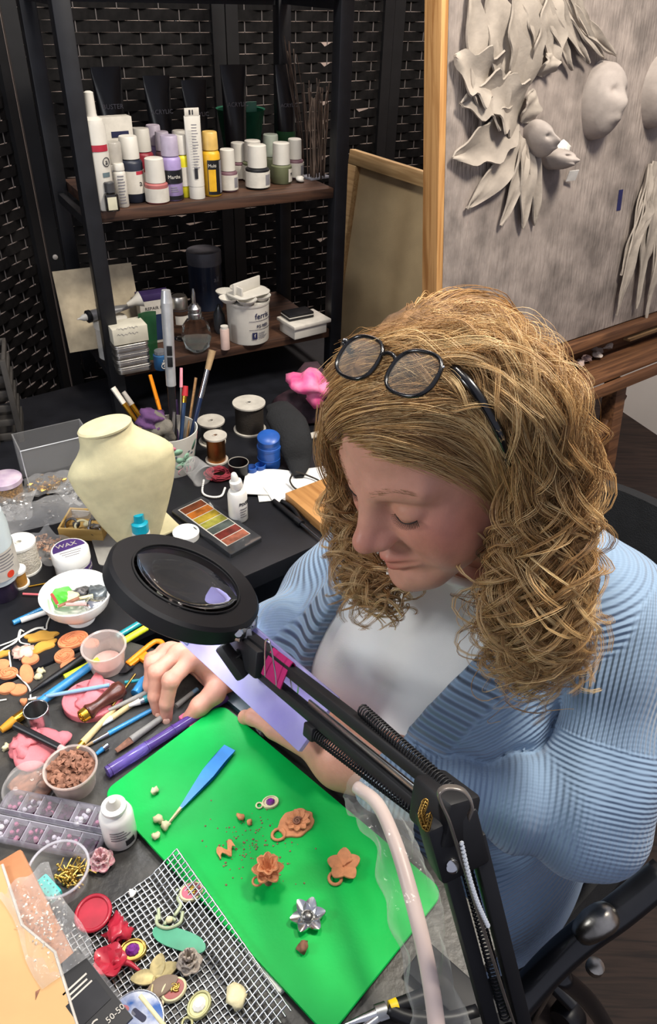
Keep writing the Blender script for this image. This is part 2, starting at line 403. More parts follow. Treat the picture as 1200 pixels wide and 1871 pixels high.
# ================================================================== shelf unit on the desk
m_shelf = wood('walnut_shelf_board', '4a3123', '2a1a12', 5, 'X', .55)
SL = np.array([-.41, 1.27]); SR = np.array([-.005, 1.51]); SDv = SR-SL; SW = np.linalg.norm(SDv); SDv /= SW; SNv = np.array([-SDv[1], SDv[0]]); SA = math.degrees(math.atan2(SDv[1], SDv[0])); SDEP = .235
sh = thing('shelf_unit', 'black metal shelf unit with brown boards standing on the desk', 'shelf', (SL[0], SL[1], TZ), SA)
for x in (0, SW):
    for y in (0, SDEP): obj('post', box(.027, .027, .83, (x, y, 0), .002), m_black, sh)
for z in (.085, .365, .678):
    obj('shelf_board', box(SW-.028, SDEP+.018, .018, (SW/2, SDEP/2, z), .001), m_shelf, sh)
    obj('crossbar', box(SW-.03, .014, .016, (SW/2, SDEP+.004, z-.018)), m_black, sh)
    for x in (0, SW): obj('side_rail', box(.012, SDEP-.03, .016, (x, SDEP/2, z-.016)), m_black, sh)
def shelf_at(px, py, z):
    return at(px, py, z)
Z1 = TZ+.103+.0005; Z2 = TZ+.383+.0005; Z3 = TZ+.696
# ================================================================== woven folding screens
m_weave = mat('woven_paper_strip', '121010', .8, var=.35, scale=60, spec=.25)
m_cord = mat('grey_warp_cord', '6a6462', .8)
m_frame = mat('screen_frame_black', '141416', .5)
m_screw = mat('pale_screw_cap', 'b9b3ad', .4)
def strip_mesh(k, Wd, Hh, ph, n=44):
    R_ = np.random.default_rng(k); bite = np.zeros(n); bite2 = np.zeros(n)
    for _ in range(1 if k % 3 == 0 else 0):
        c = R_.integers(2, n-4); wdt = R_.integers(2, 4); s = .12+R_.random()*.3
        for i in range(wdt):
            if c+i < n: bite[c+i] += s*(1-i/wdt)
    x = np.linspace(-Wd/2, Wd/2, n); y = .0035*np.sin(2*math.pi*(x+Wd/2)/.09+ph)
    def fn(u, v):
        i = np.round(u*(n-1)).astype(int); return x[i], y[i], (v-.5)*Hh-np.where(v > .5, bite[i]*Hh, 0)
    return sheet(fn, n, 2, .0014)
def screen(name, label, panels, z0, z1):
    """panels: list of (corner a, corner b) on the ground"""
    s = thing(name, label, 'folding screen'); pit = .0212
    for pi, (a, b) in enumerate(panels):
        a = np.asarray(a, float); b = np.asarray(b, float); d = b-a; Wd = np.linalg.norm(d); d /= Wd; ang = math.degrees(math.atan2(d[1], d[0])); c = (a+b)/2
        for q in (a+d*.016, b-d*.016): obj('frame_post', box(.03, .022, z1-z0), m_frame, s, loc=(q[0], q[1], z0), rz=ang)
        for z in (z0, z1-.03): obj('frame_rail', box(Wd-.062, .02, .03), m_frame, s, loc=(c[0], c[1], z), rz=ang)
        wi = Wd-.06
        me_ = [me('strip', strip_mesh(pi*10+k, wi, .0209, math.pi*(k % 2)), m_weave, 0) for k in range(6)]
        wm = me('warp_cord', tube([(0, 0, 0), (0, 0, z1-z0-.06)], .0013, 5), m_cord)
        nst = int((z1-z0-.07)/pit)
        for i in range(nst):
            o = obj('strip', me_[(i % 2)+2*random.randrange(3)], None, s, loc=(c[0], c[1], z0+.046+i*pit), rz=ang)
            o.rotation_euler = (random.uniform(-.07, .07), random.uniform(-.0016, .0016), math.radians(ang))
        for i in range(int(wi/.045)):
            q = a+d*(.03+.0225+.045*i); obj('warp_cord', wm, None, s, loc=(q[0], q[1], z0+.03))
        if pi == 0:
            q = a+d*.016
            for z in (.905,): obj('screw_cap', lathe([(.006, 0), (.006, .002), (.003, .004)], 12).rot('X', 90), m_screw, s, loc=(q[0]+.011*d[1], q[1]-.011*d[0], z), rz=ang)
    return s
K0 = dep(87, 474, 1.74)[:2]; d36 = lambda a, L: np.array([math.cos(math.radians(a)), math.sin(math.radians(a))])*L
k1 = K0+d36(30, .47); k2 = k1+d36(34, .47); k3 = k2+d36(28, .47)
screen('folding_screen', 'black woven folding screen behind the shelf and the beige canvas', [(K0, k1), (k1, k2), (k2, k3)], .04, 1.62)
j1 = K0+np.array([-.004, -.016])+d36(-104, .5)
screen('folding_screen', 'black woven screen panel along the left side of the desk', [(K0+np.array([-.004, -.016]), j1)], .04, 1.72)
# ================================================================== beige stretched canvas leaning between shelf and easel
m_canvas = mat('primed_linen_back', 'b39d78', .85, var=.07, scale=12, bump=.2, bscale=400)
m_pine_pale = wood('pale_pine_bar', 'b39468', '96774f', 6, 'X', .6)
tl, tr = dep(640, 272, 1.72), dep(800, 322, 1.56)
xa = tr-tl; cw = float(np.linalg.norm(xa))+.06; xa /= np.linalg.norm(xa)
down = (0-tl[2])  # stands on the floor
fwdn = np.cross(xa, [0, 0, 1.]); fwdn /= np.linalg.norm(fwdn)      # towards the viewer
upv = np.array([0, 0, 1.])-.10*fwdn; upv -= xa*(upv@xa); upv /= np.linalg.norm(upv); nn_ = np.cross(xa, upv)
cvR = np.stack([xa, upv, nn_], 1)
chh = tl[2]/upv[2]
cv = thing('stretched_canvas', 'beige canvas on a wooden stretcher, back side out, leaning behind her head', 'canvas', tl, M=cvR)
obj('canvas_cloth', box(cw, chh, .002, (cw/2, -chh/2, -.016)), m_canvas, cv)
for nm, q in (('stretcher_bar', box(cw, .03, .016, (cw/2, -.015, -.014), .001)), ('stretcher_bar', box(cw, .03, .016, (cw/2, -chh+.015, -.014), .001)),
              ('stretcher_bar', box(.028, chh-.062, .016, (.014, -chh/2, -.014), .001)), ('stretcher_bar', box(.028, chh-.062, .016, (cw-.014, -chh/2, -.014), .001))):
    obj(nm, q, m_pine_pale, cv)
# ================================================================== easel with the plaster relief
EA = math.radians(37.7); ex = np.array([math.cos(EA), math.sin(EA), 0])
efw = np.array([ex[1], -ex[0], 0])                      # towards the viewer
LEAN = math.radians(8)
eu = np.array([0, 0, 1.])*math.cos(LEAN)-efw*math.sin(LEAN); en = np.cross(ex, eu)
led = at(1040, 615, .86)
eo = led-ex*.42                                          # foot of the board's left edge, about
# slide along the ledge until the left edge meets the photograph's
best = min(np.linspace(.1, .6, 101), key=lambda s: abs(proj(led-ex*s+eu*.25)[0]-784))
eo = led-ex*best
ER = np.stack([ex, eu, en], 1)
def bl(px, py, off=0.):
    """pixel -> coordinates on the relief board"""
    r = ray(px, py); t = ((eo+en*off-CAM)@en)/(r@en); q = CAM+r*t-eo; return np.array([q@ex, q@eu])
m_brown = wood('brown_easel_wood', '6e4a30', '4a2f1e', 5, 'X', .5)
m_pine = wood('pine_panel_edge', 'c2935c', '9a6a38', 4, 'Y', .55, 20)
m_plaster = mat('grey_textured_plaster', '8d827b', .85, var=.24, scale=20, bump=0)
nt = m_plaster.node_tree; tc = nt.nodes.new('ShaderNodeTexCoord'); mp = nt.nodes.new('ShaderNodeMapping'); mp.inputs['Scale'].default_value = (150, 22, 60); mp.inputs['Rotation'].default_value = (0, 0, .12)
nz = nt.nodes.new('ShaderNodeTexNoise'); nz.inputs['Scale'].default_value = 1; nz.inputs['Detail'].default_value = 3; bp = nt.nodes.new('ShaderNodeBump'); bp.inputs['Strength'].default_value = 1; bp.inputs['Distance'].default_value = .004
nt.links.new(tc.outputs['Object'], mp.inputs[0]); nt.links.new(mp.outputs[0], nz.inputs['Vector']); nt.links.new(nz.outputs['Fac'], bp.inputs['Height']); nt.links.new(bp.outputs[0], nt.nodes['Principled BSDF'].inputs['Normal'])
m_leaf = mat('pale_clay_relief', '9a9085', .85, var=.12, scale=25, bump=.5, bscale=70)
m_mask = mat('grey_clay_mask', '9c928b', .7, var=.12, scale=30, bump=.3, bscale=60)
ez = thing('easel', 'brown wooden easel holding the grey relief board, with a tray below', 'easel', eo, M=ER)
BW, BH = .98, .82
obj('ledge', box(1.1, .022, .05, (.46, -.013, -.012), .002).mv(0, 0, 0), m_brown, ez)
obj('tray_bottom', box(1.0, .010, .10, (.5, -.076, -.01), .001), m_brown, ez)
obj('tray_front', box(1.02, .022, .014, (.5, -.092, .092), .002), m_brown, ez)
obj('tray_back', box(1.02, .05, .014, (.5, -.055, -.028), .002), m_brown, ez)
zl = eo[2]/eu[2]
for x in (.50, .92): obj('leg', box(.036, zl-.10, .035, (x, -.10-(zl-.10)/2, .045), .002), m_brown, ez)
obj('brace', box(.022, .40, .02, (0, 0, 0), .002).rot('Z', -38).mv(.41, -.30, .05), m_brown, ez)
obj('mast', box(.05, 1.0, .03, (.5, .40, -.075), .002), m_brown, ez)
rb = thing('relief_board', 'large grey plaster board with raised clay leaves and faces on the easel', 'artwork', eo+en*.0+eu*.0005, M=ER)
obj('panel', box(BW, BH, .03, (BW/2+.016, BH/2, -.012), .001), m_plaster, rb)
obj('edge_strip', box(.014, BH, .036, (.007, BH/2, -.016), .001), m_pine, rb)
RZ = .0185
def leaf(b, t, wpx, bend=0., curl=.012, lift=.008, ragged=0., sd=0, name='leaf', rib=.35, m_=None):
    """clay leaf from base pixel b to tip pixel t"""
    B_, T_ = bl(*b), bl(*t); d = T_-B_; L_ = np.linalg.norm(d); d /= L_; n_ = np.array([-d[1], d[0]]); wd = wpx/F*1.5
    R_ = np.random.default_rng(sd); p1, p2, p3 = R_.random(3)*6.28
    def fn(u, v):
        s = (v-.5)*2; prof = np.sin(np.clip(u*.93+.07, 0, 1)**.75*math.pi)**.7*(1+ragged*np.sin(u*19+p1+2*np.sign(s))*.5)
        off = s*prof*wd/2+bend*L_*np.sin(u*math.pi)*.5
        x = B_[0]+d[0]*u*L_+n_[0]*off; y = B_[1]+d[1]*u*L_+n_[1]*off
        z = RZ+.003+lift*.7*np.sin(u*2.4)+curl*.5*(s**2)*prof*np.sin(u*3+.4)-rib*.004*np.exp(-(s*6)**2)+.002*np.sin(u*11+p2+3*s)+ragged*.008*np.sin(u*6+p3)*np.abs(s)
        return x, y, z
    g = sheet(fn, 22, 9, .003); return obj(name, g, m_ or m_leaf, rb, smooth=60)
# spray of leaves round the small head in the middle of the board
for i, (b, t, wp, bd, cu, li, rg) in enumerate([
    ((885, 260), (835, -20), 66, .05, .02, .012, .2), ((908, 185), (868, -30), 74, -.05, .02, .014, .2), ((935, 160), (922, -40), 72, .06, .02, .016, .2), ((960, 140), (985, -30), 62, -.03, .02, .016, .2),
    ((885, 150), (806, 105), 62, .2, .03, .020, .5), ((915, 205), (815, 190), 64, -.2, .03, .018, .5), ((925, 212), (803, 288), 62, .1, .03, .014, .3), ((930, 215), (860, 150), 70, .1, .024, .022, .4),
    ((935, 250), (832, 380), 44, .04, .012, .010, 0), ((940, 255), (893, 410), 30, .05, .012, .012, 0), ((942, 258), (933, 415), 34, -.03, .012, .014, 0), ((948, 258), (956, 410), 28, .03, .012, .010, 0),
    ((935, 225), (945, 165), 34, .1, .02, .02, .2), ((968, 140), (975, 95), 30, .1, .02, .02, .3)]):
    leaf(b, t, wp, bd, cu, li, rg, i)
# long hanging strips, top middle and lower right
for i, (b, t, wp, bd) in enumerate([((975, -20), (1050, 118), 20, -.1), ((990, -25), (1078, 110), 20, -.12), ((1000, -30), (1098, 105), 22, -.15), ((960, -10), (1020, 130), 22, -.08), ((945, -5), (985, 120), 24, -.05),
        ((1010, -30), (1062, 95), 18, -.1), ((930, -10), (955, 110), 22, 0)]):
    leaf(b, t, wp, bd, .010, .018, .3, 30+i, 'feather')
for i, (b, t, wp, bd) in enumerate([((1175, 300), (1105, 572), 34, -.10), ((1182, 310), (1140, 560), 28, -.08), ((1190, 300), (1165, 545), 28, -.05), ((1200, 320), (1190, 535), 30, .0), ((1168, 300), (1128, 470), 22, -.1), ((1205, 300), (1178, 430), 26, .05), ((1180, 295), (1120, 530), 30, -.12), ((1186, 305), (1152, 500), 34, -.05), ((1195, 310), (1170, 470), 36, 0), ((1178, 320), (1112, 500), 24, -.15), ((1200, 330), (1195, 560), 30, .02), ((1170, 330), (1140, 430), 28, -.05), ((1190, 340), (1160, 580), 22, -.03)]):
    leaf(b, t, wp, bd, .012, .016, .35, 50+i, 'feather')
def mask(c, wpx, hpx, tilt, nose=True, name='mask'):
    """half face in clay, set on the board"""
    C_ = bl(*c); a = wpx/F*1.5/2; b = hpx/F*1.5/2
    def fn(u, v):
        x = (u-.5)*2; y = (v-.5)*2; rr = np.sqrt(x**2+y**2)+1e-6; mx = np.maximum(abs(x), abs(y)); x = x*mx/rr; y = y*mx/rr
        wv = 1-.22*np.clip(-y, 0, 1); dome = np.sqrt(np.clip(1-(x**2+y**2), 0, 1))
        z = .055*dome**.8+.016*np.exp(-(x/.16)**2-((y+.02)/.25)**2)*(.6-y)-.008*np.exp(-((abs(x)-.36)/.2)**2-((y-.22)/.12)**2)+.006*np.exp(-(x/.3)**2-((y+.45)/.08)**2)
        return x*a*wv, y*b, z
    g = sheet(fn, 26, 26); th = math.radians(tilt); g.rot('Z', tilt).mv(C_[0], C_[1], RZ-.002)
    return obj(name, g, m_mask, rb, smooth=180)
mask((1074, 186), 78, 114, -8); mask((1180, 170), 76, 112, -8); mask((953, 254), 30, 60, 20, name='small_mask'); mask((990, 290), 50, 32, -15, name='small_mask')
q = bl(1117, 365); obj('tape_piece', box(.013, .038, .0006, (q[0], q[1], RZ-.0002)).mv(0, 0, 0), mat('blue_tape', '1e2250', .5), rb, label='dark blue tape piece')
q = bl(1020, 320); obj('price_tag', box(.02, .02, .0008, (0, 0, 0)).rot('Y', -20).rot('X', 25).rot('Z', 10).mv(q[0], q[1], RZ+.012), mat('tag_white', 'd6d2cc', .6), rb)
q = bl(995, 278); obj('clay_wad', lump(.018, .3, 5, flat=.6).mv(q[0], q[1], RZ+.02), mat('white_clay_wad', 'cfcac2', .8), rb)
# scraps in the easel tray
def tray(px, py, up=-.060):
    r = ray(px, py); pl = eo+eu*up; t = ((pl-CAM)@eu)/(r@eu); return CAM+r*t
for i, (px, py, s, c) in enumerate(((1055, 662, .012, 'b9a49c'), (1070, 655, .011, 'a89089'), (1088, 640, .013, '9a8b80'), (1105, 632, .015, 'b7aba0'), (1092, 648, .011, 'c0b4aa'))):
    p = tray(px, py); tag(obj('clay_scrap', lump(s, .35, 60+i, flat=.5), mat('scrap_%s' % c, c, .8), loc=p, M=ER@np.array([[1, 0, 0], [0, 0, 1], [0, -1, 0]]).T), ['small pinkish clay scrap at the left end of the easel tray, by her hair', 'second clay scrap from the left end of the easel tray', 'brown clay scrap at the back of the easel tray', 'largest grey clay scrap in the easel tray', 'pale clay scrap at the front rim of the easel tray'][i], 'clay', 'clay scraps in the easel tray')
p = tray(1165, 608); tag(obj('wood_offcut', box(.15, .06, .006, (0, 0, .001), .001), m_pine_pale, loc=p, M=np.stack([ex, -en, eu], 1)), 'flat tan wood offcut lying in the easel tray', 'wood')
# ================================================================== the woman at the table
HF = np.array([-.69, -.607, -.394]); HL = np.array([.617, -.778, .118]); HU = np.array([-.378, -.162, .912]); HC = np.array([.097, .58, 1.121])
HR = np.stack([HF, HL, HU], 1); HR, _ = np.linalg.qr(HR); HR *= np.sign(np.diag(HR.T@np.stack([HF, HL, HU], 1)))
def h2w(p): return np.asarray(p)@HR.T+HC
def w2h(p): return (np.asarray(p)-HC)@HR
BO = np.array([.165, .64, .94]); bf = np.array([math.cos(math.radians(222)), math.sin(math.radians(222)), 0]); bL = np.array([-bf[1], bf[0], 0])
BR = np.stack([bf, bL, [0, 0, 1.]], 1)
def b2w(p): return np.asarray(p)@BR.T+BO
def w2b(p): return (np.asarray(p)-BO)@BR
# ---- face and skull, head frame: x forward, y to her left, z up
NECK0 = np.array([-.025, 0, -.06]); NECK1 = w2h(b2w([-.035, 0, .0]))
def f_head(P):
    ay = np.abs(P[:, 1]); S = P.copy(); S[:, 1] = ay
    d = s_ell(S, (-.012, 0, .036), (.094, .074, .086))
    d = smin(d, s_ell(S, (.028, 0, -.030), (.056, .060, .078)), .03)
    d = smin(d, s_cap(S, (.0, .050, -.058), (.066, .018, -.101), .019, .019), .03)
    d = smin(d, s_sph(S, (.0835, 0, -.1045), .0165), .022)
    d = smin(d, s_ell(S, (.056, .036, -.034), (.026, .024, .026)), .022)
    d = smin(d, s_cap(S, (.079, .012, .018), (.062, .046, .020), .010, .009), .016)      # brow
    d = smax(d, -s_ell(S, (.094, .031, -.002), (.020, .020, .013)), .014)                # eye socket
    d = smin(d, s_ell(S, (.0695, .0315, -.003), (.0135, .0155, .0125)), .005)            # lidded eye
    d = smin(d, s_cap(S, (.076, 0, .006), (.090, 0, -.030), .0105, .0145), .012)         # root of the nose
    d = smin(d, s_cap(S, (.084, 0, .008), (.1075, 0, -.028), .0070, .0088), .012)        # nose ridge
    d = smin(d, s_sph(S, (.1085, 0, -.0295), .0100), .008)
    d = smin(d, s_ell(S, (.0965, .0115, -.0345), (.0090, .0072, .0066)), .009)
    d = smax(d, -s_ell(S, (.1005, .0062, -.0425), (.006, .0033, .0036)), .003)           # nostril
    d = smin(d, s_cap(S, (.083, 0, -.066), (.074, .020, -.068), .012, .010), .014)       # muzzle
    d = smin(d, s_cap(S, (.0945, .003, -.0655), (.082, .025, -.0672), .0058, .003), .005)
    d = smin(d, s_cap(S, (.0935, 0, -.0790), (.082, .023, -.0695), .0066, .003), .005)
    d = smax(d, -s_cap(S, (.104, 0, -.0722), (.085, .029, -.0665), .0042, .0024), .003)  # line of the mouth
    d = smax(d, -s_sph(S, (.1045, 0, -.0905), .009), .010)
    d = smin(d, s_ell(S, (.052, .045, -.060), (.020, .014, .024)), .02)
    d = smin(d, s_ell(S, (-.010, .072, -.012), (.016, .008, .028)), .008)                # ear
    d = smin(d, s_cap(P, NECK0, NECK1, .050, .056), .035)
    return d
V1, Q1 = sdf_mesh(f_head, (-.15, -.12, -.22), (.14, .12, .14), .0017)
def skin_col(p):
    """blush of cheeks, nose and lips, faint brow; multiplied with the skin tone"""
    n = len(p); c = np.ones((n, 3)); ay = np.abs(p[:, 1])
    def g(x, y, z, s): return np.exp(-(((p[:, 0]-x)/s[0])**2+((ay-y)/s[1])**2+((p[:, 2]-z)/s[2])**2))
    def mixc(w_, k):
        nonlocal c; c = c*(1-w_[:, None]*(1-np.array(k)))
    mixc(.75*g(.06, .048, -.032, (.04, .028, .030)), (.92, .62, .62))
    mixc(.8*g(.109, 0, -.034, (.022, .016, .02)), (.88, .60, .62))
    lip = np.maximum(g(.09, .0, -.067, (.03, .022, .0055)), g(.09, 0, -.079, (.03, .019, .006)))
    mixc(np.clip(1.2*lip, 0, 1)*(p[:, 0] > .07), (.84, .50, .52))
    mixc(.3*g(.075, .031, .0225, (.03, .021, .0045)), (.72, .60, .48))
    mixc(.4*g(.08, .031, .006, (.02, .018, .006)), (.86, .86, .72))
    mixc(.6*np.clip((.075-p[:, 0])/.04, 0, 1)*(p[:, 2] > .05), (.55, .40, .28))
    return c
C1 = skin_col(V1); V1w = h2w(V1)
# ---- torso, arms and legs under the clothes, body frame: x forward, y left, z up
LSH = np.array([-.045, .168, -.015]); LEL = w2b(dep(1075, 1482, .755)); LWR = w2b(np.r_[MB+ML*.172+MN*.027, .784])
print('arm', np.linalg.norm(LSH-LEL), np.linalg.norm(LEL-LWR), LEL, LWR)
RSH = np.array([-.02, -.150, -.04]); RWR = w2b(dep(432, 1232, .905)); REL = w2b(dep(618, 1075, .99))
PEL = np.array([-.10, 0, -.46])
def f_torso(P, g=0.):
    S = P.copy(); S[:, 1] = np.abs(P[:, 1])
    d = s_cap(P, (-.04, 0, -.02), (-.02, 0, -.16), .075+g, .12+g)
    d = smin(d, s_ell(P, (-.02, 0, -.16), (.125+g, .165+g, .17+g)), .06)
    d = smin(d, s_ell(S, (.065, .078, -.175), (.085+g, .085+g, .085+g)), .05)
    d = smin(d, s_ell(P, (.070, 0, -.165), (.082+g, .10+g, .095+g)), .05)
    d = smin(d, s_ell(P, (.0, 0, -.33), (.145+g, .175+g, .16+g)), .08)
    d = smin(d, s_ell(P, PEL, (.15+g, .20+g, .12+g)), .08)
    d = smin(d, s_cap(P, RSH*[1, .8, 1], LSH*[1, .8, 1], .055+g, .055+g), .06)
    return d
def f_limbs(P):
    d = s_cap(P, LSH, LEL, .048, .040); d = smin(d, s_cap(P, LEL, LWR, .040, .028), .02)
    e = s_cap(P, RSH, REL, .048, .040); e = smin(e, s_cap(P, REL, RWR, .040, .027), .02)
    return smin(d, e, .01)
f_body = lambda P: smin(f_torso(P), f_limbs(P), .03)
V2, Q2 = sdf_mesh(lambda P: f_body(P)+.004, (-.34, -.46, -.66), (.34, .42, .07), .008)
# ---- hands
def f_hand(wr, mcp, chains, th):
    """wrist point, knuckles, finger chains and thumb chain in world metres"""
    def fn(P):
        d = s_cap(P, wr[0], wr[1], .029, .0265)
        pal = 9.
        for k, q in enumerate(mcp):
            c_ = s_cap(P, wr[1]+(q-np.mean(mcp, 0))*.30, q, .0165, .0118); pal = smin(pal, c_, .014) if k else c_
        d = smin(d, pal, .02)
        for k, ch in enumerate(chains):
            r = [.0098, .0092, .0082, .0068] if k < 3 else [.0085, .008, .0072, .006]
            c_ = 9.
            for i in range(3):
                s_ = s_cap(P, ch[i], ch[i+1], r[i], r[i+1]); c_ = s_ if i == 0 else smin(c_, s_, .003)
            c_ = smin(c_, s_sph(P, ch[1], .0098 if k < 3 else .0085), .004)
            d = smin(d, c_, .0055)
        r = [.0165, .0125, .0108, .0082]; c_ = 9.
        for i in range(3):
            s_ = s_cap(P, th[i], th[i+1], r[i], r[i+1]); c_ = s_ if i == 0 else smin(c_, s_, .005)
        return smin(d, c_, .009)
    return fn
# right hand over the table, fingers down on the work
wr = [dep(462, 1212, .935), dep(408, 1222, .905)]
mcp = [dep(350, 1205, .872), dep(328, 1193, .885), dep(312, 1190, .903), dep(302, 1192, .922)]
chains = [[mcp[0], dep(312, 1243, .848), dep(304, 1285, .855), dep(304, 1316, .866)],
          [mcp[1], dep(286, 1228, .866), dep(283, 1272, .868), dep(290, 1308, .876)],
          [mcp[2], dep(279, 1212, .888), dep(274, 1252, .889), dep(279, 1284, .896)],
          [mcp[3], dep(278, 1204, .910), dep(276, 1234, .910), dep(278, 1258, .912)]]
th = [dep(402, 1238, .895), dep(392, 1266, .868), dep(365, 1290, .860), dep(346, 1311, .862)]
fh = f_hand(wr, mcp, chains, th)
allp = np.array(wr+mcp+th+[q for c in chains for q in c])
V3, Q3 = sdf_mesh(fh, allp.min(0)-.035, allp.max(0)+.035, .0014)
def hand_col(V, tips, knuck):
    c = np.ones((len(V), 3))
    for t in tips: c *= 1-.22*np.exp(-(np.linalg.norm(V-t, axis=1)/.012)**2)[:, None]*np.array([.2, 1, .9])
    for t in knuck: c *= 1-.14*np.exp(-(np.linalg.norm(V-t, axis=1)/.010)**2)[:, None]*np.array([.3, 1, 1])
    return c
C3 = hand_col(V3, [c[3] for c in chains]+[th[3]], [c[1] for c in chains]+mcp)
# left hand on the table edge beyond the mat, under the acrylic sheet
lw = b2w(LWR); lax = np.r_[MB+ML*.03+MN*.032, .782]-lw; lax /= np.linalg.norm(lax); lside = np.cross(lax, [0, 0, 1.]); lside /= np.linalg.norm(lside); lup = np.cross(lside, lax)
lin_ = b2w(LEL)-lw; lin_ /= np.linalg.norm(lin_)
mcpL = [lw+lax*.082+lside*s for s in (-.028, -.009, .010, .028)]
chL = [[q, q+lax*.033-lup*.006+lside*k*.003, q+lax*.048-lup*.020+lside*k*.003, q+lax*.050-lup*.030+lside*k*.003] for q, k in zip(mcpL, (-1, -.3, .4, 1))]
thL = [lw+lax*.03+lside*.022, lw+lax*.055+lside*.044-lup*.010, lw+lax*.080+lside*.046-lup*.016, lw+lax*.098+lside*.040-lup*.020]
fhl0 = f_hand([lw+lin_*.06, lw+lax*.006], mcpL, chL, thL); allL = np.array(mcpL+thL+[q for c in chL for q in c]+[lw+lin_*.11])
fhl = lambda P: smin(fhl0(P), s_cap(P, lw+lin_*.10, lw, .041, .032), .02)
V4, Q4 = sdf_mesh(fhl, allL.min(0)-.045, allL.max(0)+.045, .002)
sk = mat('skin', 'cc957e', .48, var=.05, scale=60, bump=.12, bscale=420, sss=.15, attr='tint')
Vs = [V1w, b2w(V2), V3, V4]; Qs = [Q1, Q2, Q3, Q4]; off = np.cumsum([0]+[len(v) for v in Vs])
person = bpy.data.objects.new('person', raw_mesh('person', np.concatenate(Vs), np.concatenate([q+o for q, o in zip(Qs, off)]), sk, {'tint': np.concatenate([C1, np.ones((len(V2), 3)), C3, np.ones((len(V4), 3))])})); COL.objects.link(person)
tag(person, 'woman in pale blue cardigan bending over the green mat, glasses pushed up in curly hair', 'person')
# nails
m_nail = mat('finger_nail', 'e8b7a0', .25, coat=.4)
for ch in chains[:2]+[th]:
    t = ch[3]; ax_ = ch[3]-ch[2]; ax_ /= np.linalg.norm(ax_); ou = -ray(300, 1290); ou -= ax_*(ou@ax_); ou /= np.linalg.norm(ou)
    obj('finger_nail', ell(.0058, .0042, .0014), m_nail, person, loc=t-ax_*.0035+ou*.0064, M=axes(ax_, ou), smooth=180)
# lashes and brows
m_lash = mat('dark_lash', '1d1510', .5)
for s in (1, -1):
    g = G()
    for i in range(26):
        u = i/25; a = math.radians(-60+120*u)
        b0 = np.array([.0695+.0128*math.cos(a), s*(.0315+.0150*math.sin(a)), -.0082-.0016*math.cos(a)+.0035*abs(math.sin(a))**2])
        o_ = np.array([math.cos(a)*.9, s*math.sin(a)*.9, -.25]); L_ = .0058+.0022*u
        p = [b0, b0+o_*L_*.5+np.array([0, 0, -.0012]), b0+o_*L_+np.array([0, 0, .0010])]
        g.merge(tube([h2w(q) for q in p], [.00042, .0003, .0001], 3, False))
    a = np.radians(np.linspace(-62, 62, 14)); lp = np.stack([.0695+.0131*np.cos(a), s*(.0315+.0153*np.sin(a)), -.0078-.0016*np.cos(a)+.0035*np.sin(a)**2], 1)
    g.merge(tube(h2w(lp), .0006, 4)); obj('eyelashes', g, m_lash, person, smooth=180)
m_brow = mat('eyebrow_hair', 'a37c58', .6)
for s in (1, -1):
    g = G()
    for i in range(46):
        u = random.random(); y = .012+.036*u; x = .0895-.022*u**1.6; z = .0225+.006*math.sin(u*2.6)+random.uniform(-.003, .003)*(1-u*.6)
        # seat the hair on the skin
        for _ in range(6):
            dd = f_head(np.array([[x, s*y, z]]))[0]; x -= dd
        b0 = np.array([x, s*y, z]); dv = np.array([-.25, s*.9, .35-.5*u])*.006
        g.merge(tube([h2w(b0), h2w(b0+dv*.5+[.0005, 0, 0]), h2w(b0+dv)], [.00014, .00012, .00006], 3, False))
    obj('eyebrow', g, m_brow, person, smooth=180)
# ---- clothes
m_tee = mat('white_jersey', 'f0f1ec', .85, var=.02, scale=15, bump=.1, bscale=700)
def f_tee(P):
    d = f_torso(P, .010)
    d = smax(d, -s_cap(P, (.02, 0, .075), (.045, 0, .15), .075, .10), .006)
    a = np.arctan2(P[:, 1], P[:, 0]+.02)
    return d-.0030*np.sin(a*13+P[:, 2]*8)*np.clip((-.02-P[:, 2])/.1, 0, 1)
V5, Q5 = sdf_mesh(f_tee, (-.20, -.28, -.56), (.24, .28, .08), .005)
tee = bpy.data.objects.new('t_shirt', raw_mesh('t_shirt', b2w(V5), Q5, m_tee)); COL.objects.link(tee); tee.parent = person; tee['label'] = 'white crew-neck T-shirt'
ac = np.radians(np.linspace(-80, 80, 26)); colr = np.stack([.012+.070*np.cos(ac), .072*np.sin(ac), .040-.030*np.cos(ac)], 1)
for it in range(8):
    colr = colr-np.c_[f_torso(colr, .012)*.8, 0*ac, 0*ac]
obj('neckband', tube(b2w(colr), .0062, 6, flat=.5), m_tee, tee, smooth=180)
